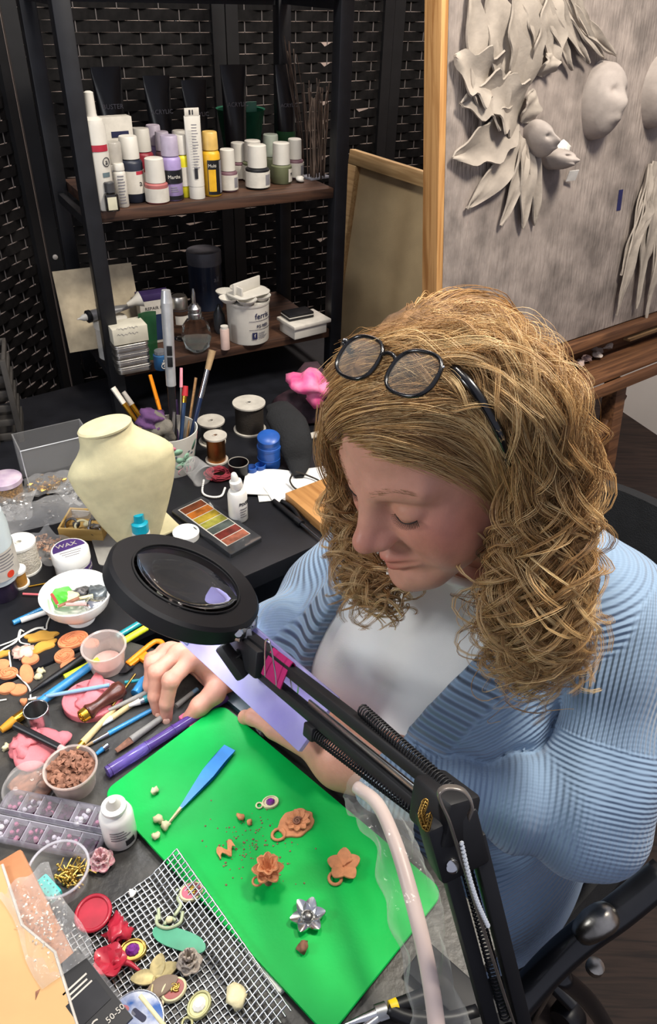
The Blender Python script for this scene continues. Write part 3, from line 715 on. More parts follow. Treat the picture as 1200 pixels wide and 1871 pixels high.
# cardigan: thick knit shell, open down the front
def edge_y(z, s): return np.where(s > 0, .082+.03*np.clip((-z-.12)/.2, 0, 1)-.030*np.clip((-z-.02)/.14, 0, 1), .100-.012*np.clip((-z-.05)/.2, 0, 1))
def f_card(P, full=False):
    d = f_torso(P, .022); d = smin(d, s_ell(P, (.05, .135, -.40), (.13, .11, .15)), .05)
    sl = s_cap(P, LSH+[-.005, 0, 0], LEL, .066, .058); sl = smin(sl, s_cap(P, LEL, LWR-(LWR-LEL)*.20, .058, .046), .035)
    sr = s_cap(P, RSH, REL, .062, .056); sr = smin(sr, s_cap(P, REL, RWR-(RWR-REL)*.20, .056, .044), .03)
    # folds: hollows across the sleeves and at the armpit
    tl_ = (P-LEL)@((LWR-LEL)/np.linalg.norm(LWR-LEL)); tu = (P-LEL)@((LSH-LEL)/np.linalg.norm(LSH-LEL))
    sl = sl+.0045*np.sin(tl_*95+P[:, 0]*30)*np.exp(-((tl_-.09)/.08)**2)+.006*np.sin(tu*62+P[:, 0]*28+.5)*np.exp(-((tu-.06)/.09)**2)
    tr_ = (P-REL)@((RWR-REL)/np.linalg.norm(RWR-REL)); sr = sr+.004*np.sin(tr_*90+P[:, 2]*40)
    d = d+.005*np.sin(P[:, 2]*50-P[:, 1]*45+P[:, 0]*20)*np.exp(-((P[:, 2]+.24)/.1)**2)*np.clip(P[:, 1]*12, 0, 1)
    if full: return d, sl
    gr_ = .010*np.exp(-((d-sl)/.007)**2)*np.clip((-P[:, 2]-.04)/.06, 0, 1)
    d = smin(d, sl, .005)+gr_; d = smin(d, sr, .014)
    wedge = np.maximum(np.maximum(P[:, 1]-edge_y(P[:, 2], 1), -P[:, 1]-edge_y(P[:, 2], -1)), -(P[:, 0]-.0+.15*np.clip(P[:, 2]+.0, 0, 1)))
    band_ = np.exp(-np.clip(wedge-.0, 0, 1)**2/.0009)
    d = d-.004*np.clip(1.3*band_, 0, 1)
    d = smax(d, -wedge, .006)
    d = smax(d, -s_cap(P, (.0, 0, .06), (.03, 0, .16), .080, .11), .008)
    return d
V6, Q6 = sdf_mesh(f_card, (-.34, -.48, -.60), (.32, .46, .12), .0047)
Pw = V6; wz = np.maximum(Pw[:, 1]-edge_y(Pw[:, 2], 1), -Pw[:, 1]-edge_y(Pw[:, 2], -1)); band_m = np.clip((.048-wz)/.006, 0, 1)*(Pw[:, 0] > .02)*(np.abs(Pw[:, 1]) < .2)*(Pw[:, 2] > -.5)
sleeve = np.clip(((LEL-LSH)@(Pw-LSH).T/np.dot(LEL-LSH, LEL-LSH)-.42)/.03, 0, 1)*np.clip((Pw[:, 1]-.165)/.02, 0, 1)
fore = np.clip(((LWR-LEL)@(Pw-LEL).T/np.dot(LWR-LEL, LWR-LEL))/.1, 0, 1)*(s_cap(Pw, LEL, LWR, .08, .06) < .004)
rs = np.clip((.01-s_cap(Pw, REL, RWR, .056, .044))/.01, 0, 1)
rowc = Pw[:, 2]*.9-Pw[:, 1]*.30*np.sign(Pw[:, 1])+.25*Pw[:, 0]                     # rows run round the body, dipping to the shoulder
slc = (Pw-LSH)@((LEL-LSH)/np.linalg.norm(LEL-LSH))
foc = (Pw-LEL)@((LWR-LEL)/np.linalg.norm(LWR-LEL))
m_knit = bpy.data.materials.new('pale_blue_knit'); m_knit.use_nodes = True; nt = m_knit.node_tree; b = nt.nodes['Principled BSDF']; N = nt.nodes.new; L = nt.links.new
b.inputs['Roughness'].default_value = .9; b.inputs['Sheen Weight'].default_value = .25; b.inputs['Specular IOR Level'].default_value = .2
def attrn(n):
    a = N('ShaderNodeAttribute'); a.attribute_name = n; return a.outputs['Fac']
def mth(op, a, b_=None):
    n = N('ShaderNodeMath'); n.operation = op
    for i, x in enumerate((a, b_)):
        if x is None: continue
        if isinstance(x, (int, float)): n.inputs[i].default_value = x
        else: L(x, n.inputs[i])
    return n.outputs[0]
def ribs(n, p): return mth('SINE', mth('MULTIPLY', attrn(n), 2*math.pi/p))
def mixf(f, a, b_):
    n = N('ShaderNodeMix'); n.data_type = 'FLOAT'; L(f, n.inputs[0]); L(a, n.inputs[2]); L(b_, n.inputs[3]); return n.outputs[0]
arm_h = mixf(attrn('mask_shoulder'), mth('MULTIPLY', ribs('rows_arm', .0050), .55), ribs('rows_shoulder', .0062))
arm_h = mixf(attrn('mask_fore'), arm_h, mth('MULTIPLY', ribs('rows_fore', .0056), .6))
hgt = mth('ADD', mth('MULTIPLY', mixf(attrn('mask_arm'), ribs('rows_body', .0052), arm_h), .8), mth('MULTIPLY', ribs('wales', .0045), .06))
knit_h = mixf(attrn('bandm'), hgt, mth('MULTIPLY', ribs('bandc', .0115), 3.0))
bp = N('ShaderNodeBump'); bp.inputs['Strength'].default_value = .9; bp.inputs['Distance'].default_value = .0013; L(knit_h, bp.inputs['Height']); L(bp.outputs[0], b.inputs['Normal'])
tc = N('ShaderNodeTexCoord'); nz = N('ShaderNodeTexNoise'); nz.inputs['Scale'].default_value = 9; L(tc.outputs['Object'], nz.inputs['Vector'])
cr = N('ShaderNodeValToRGB'); cr.color_ramp.elements[0].color = lin('7d95b0'); cr.color_ramp.elements[1].color = lin('8da5be'); L(nz.outputs['Fac'], cr.inputs[0]); L(cr.outputs[0], b.inputs['Base Color'])
dT_, dS_ = f_card(Pw, True); isS = dS_ < dT_-.0005
a_ = np.clip(slc/np.linalg.norm(LEL-LSH), 0, 1); dU = np.linalg.norm(Pw-LSH-a_[:, None]*(LEL-LSH), axis=1); b_ = np.clip(foc/np.linalg.norm(LWR-LEL), 0, 1); dF = np.linalg.norm(Pw-LEL-b_[:, None]*(LWR-LEL), axis=1)
isF = isS & (dF < dU); LU = np.linalg.norm(LEL-LSH)
axu = (LEL-LSH)/LU; e1 = np.cross(axu, [0, 0, 1.]); e1 /= np.linalg.norm(e1); e2 = np.cross(axu, e1); q_ = Pw-LSH; around = np.arctan2(q_@e2, q_@e1)*.075
sst = lambda x: (lambda t: t*t*(3-2*t))(np.clip(x, 0, 1))
mS = sst((dT_-dS_+.002)/.006); mF = mS*sst((dU-dF)/.016+.5); mA = sst((.105-slc)/.006+.5); band_m = band_m*(1-mS)
card = bpy.data.objects.new('cardigan', raw_mesh('cardigan', b2w(V6), Q6, m_knit, {'rows_body': rowc, 'rows_arm': slc, 'rows_shoulder': around, 'rows_fore': foc+LU, 'mask_arm': mS, 'mask_fore': mF, 'mask_shoulder': mA, 'wales': Pw[:, 1]+Pw[:, 0], 'bandc': .86*Pw[:, 2]-.50*Pw[:, 0], 'bandm': band_m})); COL.objects.link(card); card.parent = person; card['label'] = 'pale blue knitted cardigan with ribbed front bands'
def on_card(p, it=12):
    """push body-frame points onto the knit surface along the gradient"""
    p = np.array(p, float)
    for _ in range(it):
        d = f_card(p); e = 1e-4; gr = np.stack([(f_card(p+np.eye(3)[i]*e)-d)/e for i in range(3)], 1); gr /= np.linalg.norm(gr, axis=1)[:, None]+1e-9; p = p-gr*d[:, None]
    return p
ang_ = np.linspace(-.2*math.pi, 1.05*math.pi, 40); axl = (LEL-LSH)/np.linalg.norm(LEL-LSH); s1 = np.cross(axl, [1, 0, 0]); s1 /= np.linalg.norm(s1); s2 = np.cross(axl, s1)
sm = LSH+axl*.105+.085*(np.cos(ang_)[:, None]*s1+np.sin(ang_)[:, None]*s2)
smc = on_card(sm); _t, _s = f_card(smc, True); smc = smc[_s < _t]
obj('sleeve_seam', tube(b2w(smc), .0028, 5), m_knit, card, smooth=180)
# seated legs in dark trousers, shoes on the floor
m_trs = mat('charcoal_trousers', '2b2e36', .85, bump=.15, bscale=300)
def f_legs(P):
    d = s_ell(P, PEL+[.02, 0, -.03], (.16, .205, .115))
    for s in (1, -1):
        hip = PEL+[.05, s*.10, -.02]; kn = np.array([.30, s*.13, -.47]); an = np.array([.24, s*.13, -.88])
        d = smin(d, s_cap(P, hip, kn, .088, .064), .05); d = smin(d, s_cap(P, kn, an, .062, .042), .03)
    return d
V7, Q7 = sdf_mesh(f_legs, (-.32, -.30, -.94), (.42, .30, -.36), .010)
tr_ = bpy.data.objects.new('trousers', raw_mesh('trousers', b2w(V7), Q7, m_trs)); COL.objects.link(tr_); tr_.parent = person
m_shoe = mat('dark_shoe', '1c1c1f', .5)
for s in (1, -1):
    V8, Q8 = sdf_mesh(lambda P: smax(smin(s_cap(P, (.225, s*.13, -.90), (.34, s*.13, -.915), .036, .033), s_sph(P, (.235, s*.13, -.87), .042), .02), -(P[:, 2]+.9395), .004), (.15, s*.13-.07, -.96), (.40, s*.13+.07, -.80), .006)
    o = bpy.data.objects.new('shoe', raw_mesh('shoe', b2w(V8), Q8, m_shoe)); COL.objects.link(o); o.parent = person
# ---- curly hair: a soft mass under thousands of curled strands
RHC = .018
HP = lambda px, py, d: dep(px, py, d)
lcurt = [h2w((-.035, .085, .050)), HP(990, 890, .680), HP(990, 1060, .680), HP(980, 1190, .685)]
rcurt = [h2w((.0, -.082, .03)), HP(650, 960, .73), HP(672, 1060, .735)]
def f_hair(Pw_):
    P = w2h(Pw_)
    d = s_ell(P, (-.015, 0, .037), (.0965, .0775, .088))
    d = smin(d, s_ell(P, (-.060, .010, -.01), (.052, .072, .105)), .05)
    r = (.043, .046, .046, .026)
    for i in range(3): d = smin(d, s_cap(Pw_, lcurt[i], lcurt[i+1], r[i], r[i+1]), .04)
    r = (.022, .026, .018)
    for i in range(2): d = smin(d, s_cap(Pw_, rcurt[i], rcurt[i+1], r[i], r[i+1]), .03)
    face = s_ell(P, (.085, .0, -.035), (.072, .090, .095))      # keep the face clear
    d = smax(d, -face, .012)
    return d
def f_hair_base(P): 
    f = f_hair(P)+.006
    P2 = w2h(P); sk_ = smax(s_ell(P2, (-.012, 0, .036), (.0962, .0765, .0885)), (.8*P2[:, 0]-P2[:, 2]+.004)*.78, .004); f = np.minimum(f, sk_)
    return f+.0022*np.sin(P[:, 0]*160+P[:, 2]*90)*np.sin(P[:, 1]*150)
V9, Q9 = sdf_mesh(f_hair_base, (-.16, .25, .68), (.40, .86, 1.32), .005)
m_hairb = mat('hair_mass', '7a5a38', .7, var=.35, scale=45, bump=.8, bscale=140)
hair = bpy.data.objects.new('hair', raw_mesh('hair', V9, Q9, m_hairb)); COL.objects.link(hair); hair.parent = person; hair['label'] = 'long curly golden blonde hair'
def hit(px, py):
    """where the line of sight meets the hair mass, or passes nearest to it"""
    r = ray(px, py); n_ = np.linalg.norm(r); t = .40; best = (9, .65)
    ts = np.linspace(.45, .85, 161); d = f_hair(CAM+ts[:, None]*r)
    k = np.argmax(d < 0) if (d < 0).any() else int(np.argmin(d))
    return ts[k]
def guide(pts, extra=0.):
    P = []
    for q in pts:
        px, py = q[0], q[1]; o = q[2] if len(q) > 2 else 0.
        P.append(dep(px, py, hit(px, py)-.001-extra+o))
    return spline(P, 24)
def sheet_locks(gs, n, turns, amp, strands, thick, start=.0, spread=.012, tip=.25, lo=0., hi=1., extra=0., wob=.5, sd=0, rr=.0003, lenv=.2, coil=.3, npts=36):
    R_ = np.random.default_rng(sd); Gd = np.stack([guide(g, extra) for g in gs]); k = len(Gd); npt = npts; paths = []; rad = []; col = []
    for i in range(n):
        t = (lo+(hi-lo)*(i+R_.random())/n)*(k-1); a = min(int(t), k-2); f = t-a
        P = Gd[a]*(1-f)+Gd[a+1]*f
        e = 1-lenv*R_.random(); s0 = R_.random()*.06
        u = np.linspace(s0, e, npt); idx = u*23; j = np.clip(idx.astype(int), 0, 22); P = P[j]*(1-(idx-j))[:, None]+P[j+1]*(idx-j)[:, None]
        s = np.linspace(0, 1, npt); w_ = np.clip((s-start)/(coil+1e-6), 0, 1)
        P = P+R_.normal(0, spread, 3)*(.35+.65*w_[:, None])
        Tn, A, B_ = frames(P); tn = turns*(.7+.6*R_.random()); ph = R_.random()*6.28; am = amp*(.6+.8*R_.random()); sg = R_.choice([-1, 1])
        kk = 2*math.pi*tn*s**1.15*sg+ph+wob*np.sin(s*5+ph)
        c_ = (am*w_*(1+.4*s))[:, None]; ctr = P+c_*(np.cos(kk)[:, None]*A+np.sin(kk)[:, None]*B_)
        shade = R_.normal(0, 1)
        for q in range(strands):
            o = R_.normal(0, thick, 2); th_ = (1-(1-tip)*s**1.5)[:, None]
            fz = R_.normal(0, .0006, 3)*np.sin(s*R_.uniform(6, 16)+R_.random()*6)[:, None]*s[:, None]
            paths.append(ctr+th_*(o[0]*A+o[1]*B_)+fz); rad.append(rr*(.7+.6*R_.random())*(1-.6*s**3)); col.append(np.clip(.5+.22*shade+.16*R_.normal(), 0, 1))
    return paths, rad, col
batches = []
def addl(*a, **k):
    batches.append(sheet_locks(*a, **k))
# hair drawn back from the brow towards the glasses and the ear
addl([[(607, 800, .006), (640, 770), (700, 752), (780, 745), (850, 760), (905, 815), (930, 900)], [(600, 760, .01), (632, 728), (690, 712), (770, 706), (850, 730), (910, 800), (940, 900)]], 60, 1.0, .004, 14, .0036, spread=.003, sd=1, start=.1, rr=.0003)
addl([[(612, 806, .004), (660, 800), (730, 800), (790, 815), (840, 845), (890, 880), (915, 930)], [(607, 790, .006), (640, 770), (700, 752), (780, 745), (850, 760), (905, 815), (930, 900)]], 46, .8, .003, 13, .0030, spread=.003, sd=2, start=.1, rr=.0002)
addl([[(640, 812, .0), (700, 826, .0), (760, 846, .0), (810, 868, 0), (850, 890), (890, 920), (910, 960)], [(612, 806, .004), (660, 800), (730, 800), (790, 815), (840, 845), (890, 880), (915, 930)]], 26, .6, .002, 12, .0026, spread=.003, sd=3, rr=.00022)
addl([[(612, 822, .002), (650, 806), (720, 806), (790, 820), (850, 856), (895, 905), (920, 950)], [(700, 842, .001), (740, 842), (790, 852), (830, 868), (862, 890), (895, 920), (915, 960)]], 40, .8, .003, 3, .0040, spread=.004, sd=12, start=.05, rr=.00012)
# over the top of the head
addl([[(600, 760, .01), (632, 728), (690, 712), (770, 706), (850, 730), (910, 800), (940, 900)], [(598, 700, .02), (640, 660, .01), (710, 642), (800, 642), (890, 680), (950, 770), (975, 890)],
      [(618, 650, .03), (670, 631, .015), (750, 616, .0), (850, 624), (940, 650), (1000, 750), (1009, 880)], [(690, 628, .05), (760, 607, .04), (830, 601, .02), (905, 618, .01), (980, 655), (1016, 750), (1026, 870)]], 112, 1.9, .0065, 14, .0036, spread=.004, sd=4, start=.2, rr=.00022)
# long curls down her left side
addl([[(915, 800), (935, 880), (935, 960), (925, 1040), (915, 1110), (925, 1180), (935, 1240)], [(940, 760), (965, 860), (970, 960), (965, 1060), (960, 1150), (965, 1220), (970, 1280)],
      [(960, 700), (1005, 800), (1014, 920), (1012, 1040), (1007, 1140), (1009, 1210), (1014, 1250)], [(950, 646), (1014, 720), (1028, 850), (1028, 970), (1022, 1080), (1023, 1170), (1030, 1220)], [(890, 606, .01), (990, 650, .01), (1023, 760, .01), (1048, 880, .01), (1044, 990, .01), (1034, 1090), (1046, 1180)]],
     165, 3.3, .0105, 13, .0027, spread=.008, sd=5, npts=50, start=.10, tip=.5, extra=.001, rr=.00024)
addl([[(910, 830, .02), (925, 900, .02), (918, 980, .015), (905, 1050, .01), (895, 1110, .0), (900, 1170), (910, 1210)], [(940, 760), (965, 860), (970, 960), (965, 1060), (960, 1150), (965, 1220), (970, 1290)],
      [(960, 636), (1023, 720), (1063, 850), (1058, 970), (1038, 1080), (1043, 1180), (1058, 1250)]], 44, 4.0, .014, 11, .0018, spread=.012, sd=6, npts=56, start=.1, tip=.5, extra=.004, rr=.00024)
# the curls on her right side, seen beyond the face
addl([[(598, 720, .03), (592, 800, .04), (620, 880, .05), (624, 960, .05), (633, 1020, .04), (640, 1080, .02), (655, 1130, .01)], [(606, 790, .03), (630, 860, .04), (630, 920, .04), (650, 980, .03), (668, 1040, .01), (690, 1090, .01), (700, 1130, .01)]], 62, 3.4, .0095, 13, .0026, spread=.009, sd=7, npts=46, start=.1, tip=.5, rr=.00024)
addl([[(640, 980, .02), (650, 1020, .01), (665, 1055, .0), (690, 1085, .0), (705, 1100), (700, 1120), (690, 1135)], [(690, 1010, .02), (705, 1040, .015), (715, 1060, .01), (730, 1080, .01), (740, 1090, .01), (745, 1105, .01), (735, 1120, .01)]], 20, 2.5, .008, 11, .0022, spread=.007, sd=8, rr=.00028)
# the back of the head, seen only from beside the camera
def back_guide(th, drop):
    d0_ = np.array([-math.cos(th), math.sin(th), 0]); P = [np.array([-.020, 0, .116])+d0_*.01]
    for k, (r_, z_) in enumerate(((.045, .104), (.085, .066), (.103, .012), (.107, -.06), (.103, -.13), (.10, -drop))): P.append(np.array([-.03, 0, 0])+d0_*r_*np.array([1, .85, 1])+np.array([0, 0, z_]))
    P = h2w(np.array(P)); 
    for k in range(3, 7): P[k] = P[k]*.55+(P[2]+[0, 0, -.075*(k-2)])*.45
    return spline(P, 24)
_guide = guide
guide = lambda g, e: back_guide(*g) if np.isscalar(g[0]) else _guide(g, e)
addl([(1.62, .17), (.9, .20), (0., .21), (-.7, .20), (-1.45, .17)], 80, 2.6, .009, 7, .0034, spread=.005, sd=14, start=.35, tip=.5, rr=.00036, npts=44)
# loose flyaways round the outline
addl([[(618, 650, .03), (670, 628, .02), (750, 608, .01), (850, 592, .01), (950, 639), (1019, 720), (1058, 850)], [(690, 622, .05), (760, 592, .04), (830, 577, .03), (920, 597, .02), (1005, 642, .01), (1053, 760, .01), (1093, 900, .01)]], 70, 3, .008, 2, .0040, spread=.005, sd=9, start=.05, rr=.00022, extra=.002, npts=80)
addl([[(915, 960), (890, 1040), (870, 1100), (880, 1150), (905, 1200), (930, 1240), (945, 1275)], [(990, 1000), (1000, 1080), (995, 1150), (1010, 1210), (1035, 1235), (1050, 1245), (1060, 1255)]], 40, 4, .013, 3, .003, spread=.012, sd=10, rr=.00024, extra=.005, npts=80)
lo_c, hi_c = np.array(lin('74502e')[:3]), np.array(lin('ecd09a')[:3]); mid_c = np.array(lin('bd935c')[:3])
VV, QQ, CC = [], [], []; nv0 = 0; K_ = 0
for P_, R_, C_ in batches:
    Pt = np.array(P_); Rd = np.array(R_); k_, npt = Pt.shape[:2]; K_ += k_
    Tn = np.gradient(Pt, axis=1); Tn /= np.linalg.norm(Tn, axis=2)[..., None]+1e-9
    ref = rng.normal(size=(k_, 1, 3)); A_ = np.cross(Tn, ref); A_ /= np.linalg.norm(A_, axis=2)[..., None]+1e-9; B_ = np.cross(Tn, A_)
    aa = np.arange(3)*2*math.pi/3
    VV.append((Pt[:, :, None, :]+Rd[:, :, None, None]*(np.cos(aa)[None, None, :, None]*A_[:, :, None, :]+np.sin(aa)[None, None, :, None]*B_[:, :, None, :])).reshape(-1, 3))
    idx = np.arange(k_*npt*3).reshape(k_, npt, 3); ro_ = np.roll(idx, -1, 2)
    QQ.append(np.stack([idx[:, :-1, :], ro_[:, :-1, :], ro_[:, 1:, :], idx[:, 1:, :]], -1).reshape(-1, 4)+nv0); nv0 += k_*npt*3
    cc = np.array(C_)[:, None]*.9+.25*np.linspace(0, 1, npt)[None]-.06
    x = np.clip(cc, 0, 1)[..., None]; c_ = np.where(x < .5, lo_c+(mid_c-lo_c)*x*2, mid_c+(hi_c-mid_c)*(x-.5)*2)
    CC.append(np.repeat(c_.reshape(-1, 3), 3, 0))
Vh = np.concatenate(VV); Qh = np.concatenate(QQ); colr_ = np.concatenate(CC)
m_hair = bpy.data.materials.new('golden_curl'); m_hair.use_nodes = True; b = m_hair.node_tree.nodes['Principled BSDF']; a_ = m_hair.node_tree.nodes.new('ShaderNodeAttribute'); a_.attribute_name = 'tone'
m_hair.node_tree.links.new(a_.outputs['Color'], b.inputs['Base Color']); b.inputs['Roughness'].default_value = .42; b.inputs['Specular IOR Level'].default_value = .6
curls = bpy.data.objects.new('curls', raw_mesh('curls', Vh, Qh, m_hair, {'tone': colr_})); COL.objects.link(curls); curls.parent = hair; curls['kind'] = 'stuff'
print('hair strands', K_, 'quads', len(Qh))
# ---- spectacles pushed up into the hair
gR = np.array([[-.5813, .6507, .4883], [-.3639, -.7447, .5593], [.7278, .1478, .6703]]); gc = dep(703, 666, .563); gs = .563/.6257
m_specs = mat('black_spectacle_frame', '0d0d0f', .25, coat=.4); m_lens = thin('spectacle_lens', 'f5f7f7', .03, .0)
m_chrome = mat('chrome', 'c9cbce', .15, 1.)
sp = thing('eyeglasses', 'black-framed eyeglasses pushed up on top of her curly hair', 'eyeglasses', gc, M=gR*gs)
def lens_outline(s, k=1.):
    a = np.arange(40)*2*math.pi/40; r = 1/(np.abs(np.cos(a))**2.6+np.abs(np.sin(a))**2.6)**(1/2.6)
    return np.stack([-.0018*(np.cos(a)*s*.4+.4), s*.033+.0245*r*np.cos(a)*k, .0205*r*np.sin(a)*k+.001*np.cos(a)*s], 1)
for s in (1, -1):
    obj('rim', tube(lens_outline(s), .0019, 6, closed=True, flat=1.25), m_specs, sp, smooth=180)
    o_ = lens_outline(s, .97); c_ = o_.mean(0); g = G(); g.add(np.concatenate([[c_+[.0022, 0, 0]], (o_+c_)/2+[.0017, 0, 0], o_]), [(0, 1+i, 1+(i+1) % 40) for i in range(40)]+[(1+i, 41+i, 41+(i+1) % 40, 1+(i+1) % 40) for i in range(40)]); obj('lens', g, m_lens, sp, smooth=180)
    if s > 0:
        tq = [dep(827, 671, .556)]+[dep(x, y, hit(x, y)-o) for x, y, o in ((858, 703, .014), (890, 748, .012), (914, 795, .010), (928, 838, .006), (934, 870, -.006))]
        tl_ = (np.array(tq)-gc)@gR/gs
        obj('temple', tube(spline(tl_, 24), np.linspace(.0036, .0030, 24), 8, flat=1.3), m_specs, sp, smooth=180)
    else: obj('temple', tube(spline([(.0, s*.0585, .010), (-.006, s*.066, .011), (-.03, s*.0695, .010), (-.07, s*.071, .006), (-.10, s*.072, .0), (-.128, s*.070, -.018)], 20), np.linspace(.0026, .0020, 20), 6, flat=1.5), m_specs, sp, smooth=180)
    obj('hinge_dot', ell(.0012, .0012, .0012, (.0018, s*.060, .011), 8, 6), m_chrome, sp)
obj('bridge', tube(spline([(0, -.0095, .006), (.002, -.004, .0095), (.002, .004, .0095), (0, .0095, .006)], 12), .0020, 6), m_specs, sp, smooth=180)
# ================================================================== magnifier lamp on its spring arm
MA_ = math.degrees(math.atan2(ML[1], ML[0]))
m_lampblk = mat('satin_black_enamel', '121317', .55, var=.1); m_rubber = mat('black_rubber', '121214', .7)
m_steel = mat('brushed_steel', 'b8b9ba', .3, 1., var=.08); m_brass = mat('antique_brass', '9a7a40', .35, 1.)
m_glass = mat('clear_glass', 'ffffff', .02, trans=1., var=0, ior=1.12)
Rc = dep(342, 1056, .80); Tv = -ray(338, 1062); Tv /= np.linalg.norm(Tv)
im = .42*RT+.90*UP; im -= Tv*(im@Tv); im /= np.linalg.norm(im)
rn = math.cos(math.radians(60))*Tv+math.sin(math.radians(60))*im
J0 = dep(452, 1186, .795); J1 = dep(826, 1488, .525); B0_ = dep(935, 1905, .605)
ml = thing('magnifier_lamp', 'black ring magnifier lamp on a double spring arm, shining on the table', 'lamp', (B0_[0], B0_[1], TZ))
mo = np.array([B0_[0], B0_[1], TZ])
RL = zaxes(rn, J0-Rc); ro, ri = .0850, .0600
obj('lamp_head', lathe([(ri, -.002), (ri, -.017), (ri+.004, -.020), (ri+.0065, -.019), (ri+.0065, -.013), (ro-.0065, -.013), (ro-.0065, -.0225), (ro-.003, -.0235), (ro, -.021), (ro+.001, -.020), (ro+.001, -.0035), (ro-.0025, .0), (ri+.002, .0), (ri, -.002)], 64, False, False), m_lampblk, ml, loc=Rc-mo, M=RL)
obj('lens', lathe([(.0001, -.011), (.03, -.0095), (.0602, -.006), (.0602, -.004), (.03, -.0012), (.0001, -.0002)], 48), m_glass, ml, loc=Rc-mo, M=RL, smooth=180)
obj('lens_ring', ring(ri+.0008, .0012, 64, 6, .0012), m_rubber, ml, loc=Rc-mo, M=RL, smooth=180)
m_led = mat('led_diffuser', 'ffffff', .5, emit='f4f8ff', estr=45)
obj('led_ring', lathe([(ri+.0075, -.0132), (ri+.0075, -.0145), (ro-.0075, -.0145), (ro-.0075, -.0132)], 64, False, False), m_led, ml, loc=Rc-mo, M=RL)
hx = Rc+RL[:, 0]*(ro-.004)-rn*.012
def bar(a, b, w_, h_, side=None, bev=.001):
    """square bar from a to b in world metres, returned in the lamp's frame"""
    a = np.asarray(a); b = np.asarray(b); L_ = np.linalg.norm(b-a); g = box(L_, w_, h_, (L_/2, 0, -h_/2), bev)
    A = axes(b-a, side if side is not None else (0, 0, 1)); return g.tf(frm(a-mo, M=A))
obj('yoke', bar(hx, J0, .012, .016).merge(bar(hx-RL[:, 1]*.022, hx+RL[:, 1]*.022, .012, .014)), m_steel, ml)
for s in (-1, 1): obj('screw', lathe([(.0055, 0), (.0055, .003), (.004, .005), (.0005, .0055)], 14), m_chrome, ml, loc=hx+RL[:, 1]*.016*s+Tv*.006-mo, M=zaxes(Tv))
ad = J1-J0; AL = np.linalg.norm(ad); ad /= AL
wv = UP-ad*(UP@ad); wv -= Tv*0; wv /= np.linalg.norm(wv); sv = np.cross(ad, wv)
obj('joint_plate', bar(J0-ad*.022, J0+ad*.045, .026, .030, wv, .003), m_lampblk, ml)
kn = dep(425, 1206, .775); kd = (J0-kn)/np.linalg.norm(J0-kn)
obj('wing_knob', bar(kn, J0, .010, .010).merge(bar(kn-UP*.018+RT*.012, kn+UP*.016-RT*.012, .013, .014, kd, .003)), m_rubber, ml)
obj('pivot_screw', lathe([(.007, 0), (.007, .002), (.0045, .0035), (.0045, .002), (.0005, .002)], 16), m_chrome, ml, loc=J0+Tv*.014+UP*.003-mo, M=zaxes(Tv))
for s in (.0125, -.0125): obj('upper_arm_bar', bar(J0+wv*s+ad*.005, J1+wv*s-ad*.005, .0105, .0105, wv, .0012), m_lampblk, ml)
obj('channel', bar(J0+ad*.13-wv*.003, J1-ad*.006-wv*.003, .003, .006, wv), m_steel, ml)
def coil(a, b, r, n, wr_=.0009):
    a = np.asarray(a); b = np.asarray(b); L_ = np.linalg.norm(b-a); t = np.linspace(0, 1, n*9); A = axes(b-a)
    P = np.stack([t*L_, r*np.cos(t*n*2*math.pi), r*np.sin(t*n*2*math.pi)], 1); return tube(P@A.T+a-mo, wr_, 4)
obj('spring', coil(J0+ad*.150-wv*.026+Tv*.004, J1-ad*.020-wv*.016, .0058, 44), m_lampblk, ml, smooth=180)
obj('spring', coil(J0+ad*.215+wv*.026-Tv*.010, J1-ad*.004+wv*.016, .0050, 36), m_lampblk, ml, smooth=180)
for q in (J0+ad*.146-wv*.024,): obj('spring_anchor', bar(q-ad*.008, q+ad*.008, .018, .014, wv, .002), m_lampblk, ml)
ld = B0_-J1; LLn = np.linalg.norm(ld); ld /= LLn
lv = RT-ld*(RT@ld); lv /= np.linalg.norm(lv)
g = bar(J1-ad*.030, J1+ad*.012, .030, .036, wv, .004); g.merge(bar(J1-ld*.006-lv*.004, J1+ld*.045-lv*.004, .040, .026, Tv, .004)); obj('elbow_bracket', g, m_lampblk, ml)
for q in (J1-ad*.018-wv*.004, J1+ld*.036-lv*.014): obj('pivot_screw', lathe([(.005, 0), (.005, .003), (.003, .0045), (.0005, .0045)], 14), m_chrome, ml, loc=q+Tv*.017-mo, M=zaxes(Tv))
for s in (-.0125, .0125): obj('lower_arm_bar', bar(J1+ld*.02+lv*s, B0_+lv*s, .0115, .0115, Tv, .0012), m_lampblk, ml)
obj('spring', coil(J1+ld*.05, B0_-ld*.03, .0042, 40, .0008), m_lampblk, ml, smooth=180)
g = lathe([(.022, 0), (.022, .012), (.012, .016), (.011, B0_[2]-TZ+.004)], 24); obj('base_post', g, m_lampblk, ml)
obj('table_clamp', box(.115, .034, .010, (-.040, 0, .0005), .002).merge(box(.014, .034, .075, (.012, 0, -.066), .002)).merge(box(.100, .034, .010, (-.035, 0, -.066), .002)), m_lampblk, ml, rz=MA_)
obj('clamp_screw', lathe([(.012, -.075), (.012, -.069), (.005, -.066), (.005, -.030), (.012, -.029), (.012, -.0285)], 16), m_steel, ml, loc=tuple(-.065*ML)+(0,))
m_cable = mat('flat_grey_cable', '77706a', .32, .5)
cp = spline([dep(856, 1494, .500), dep(862, 1470, .496), dep(846, 1444, .494), dep(818, 1438, .494), dep(802, 1448, .494), dep(806, 1468, .495), dep(818, 1494, .498), dep(830, 1530, .505), dep(858, 1620, .525), dep(890, 1720, .55), dep(925, 1830, .58), dep(950, 1900, .60)], 70)
obj('power_cable', tube(cp-mo, .0038, 6, flat=.3), m_cable, ml, smooth=180)
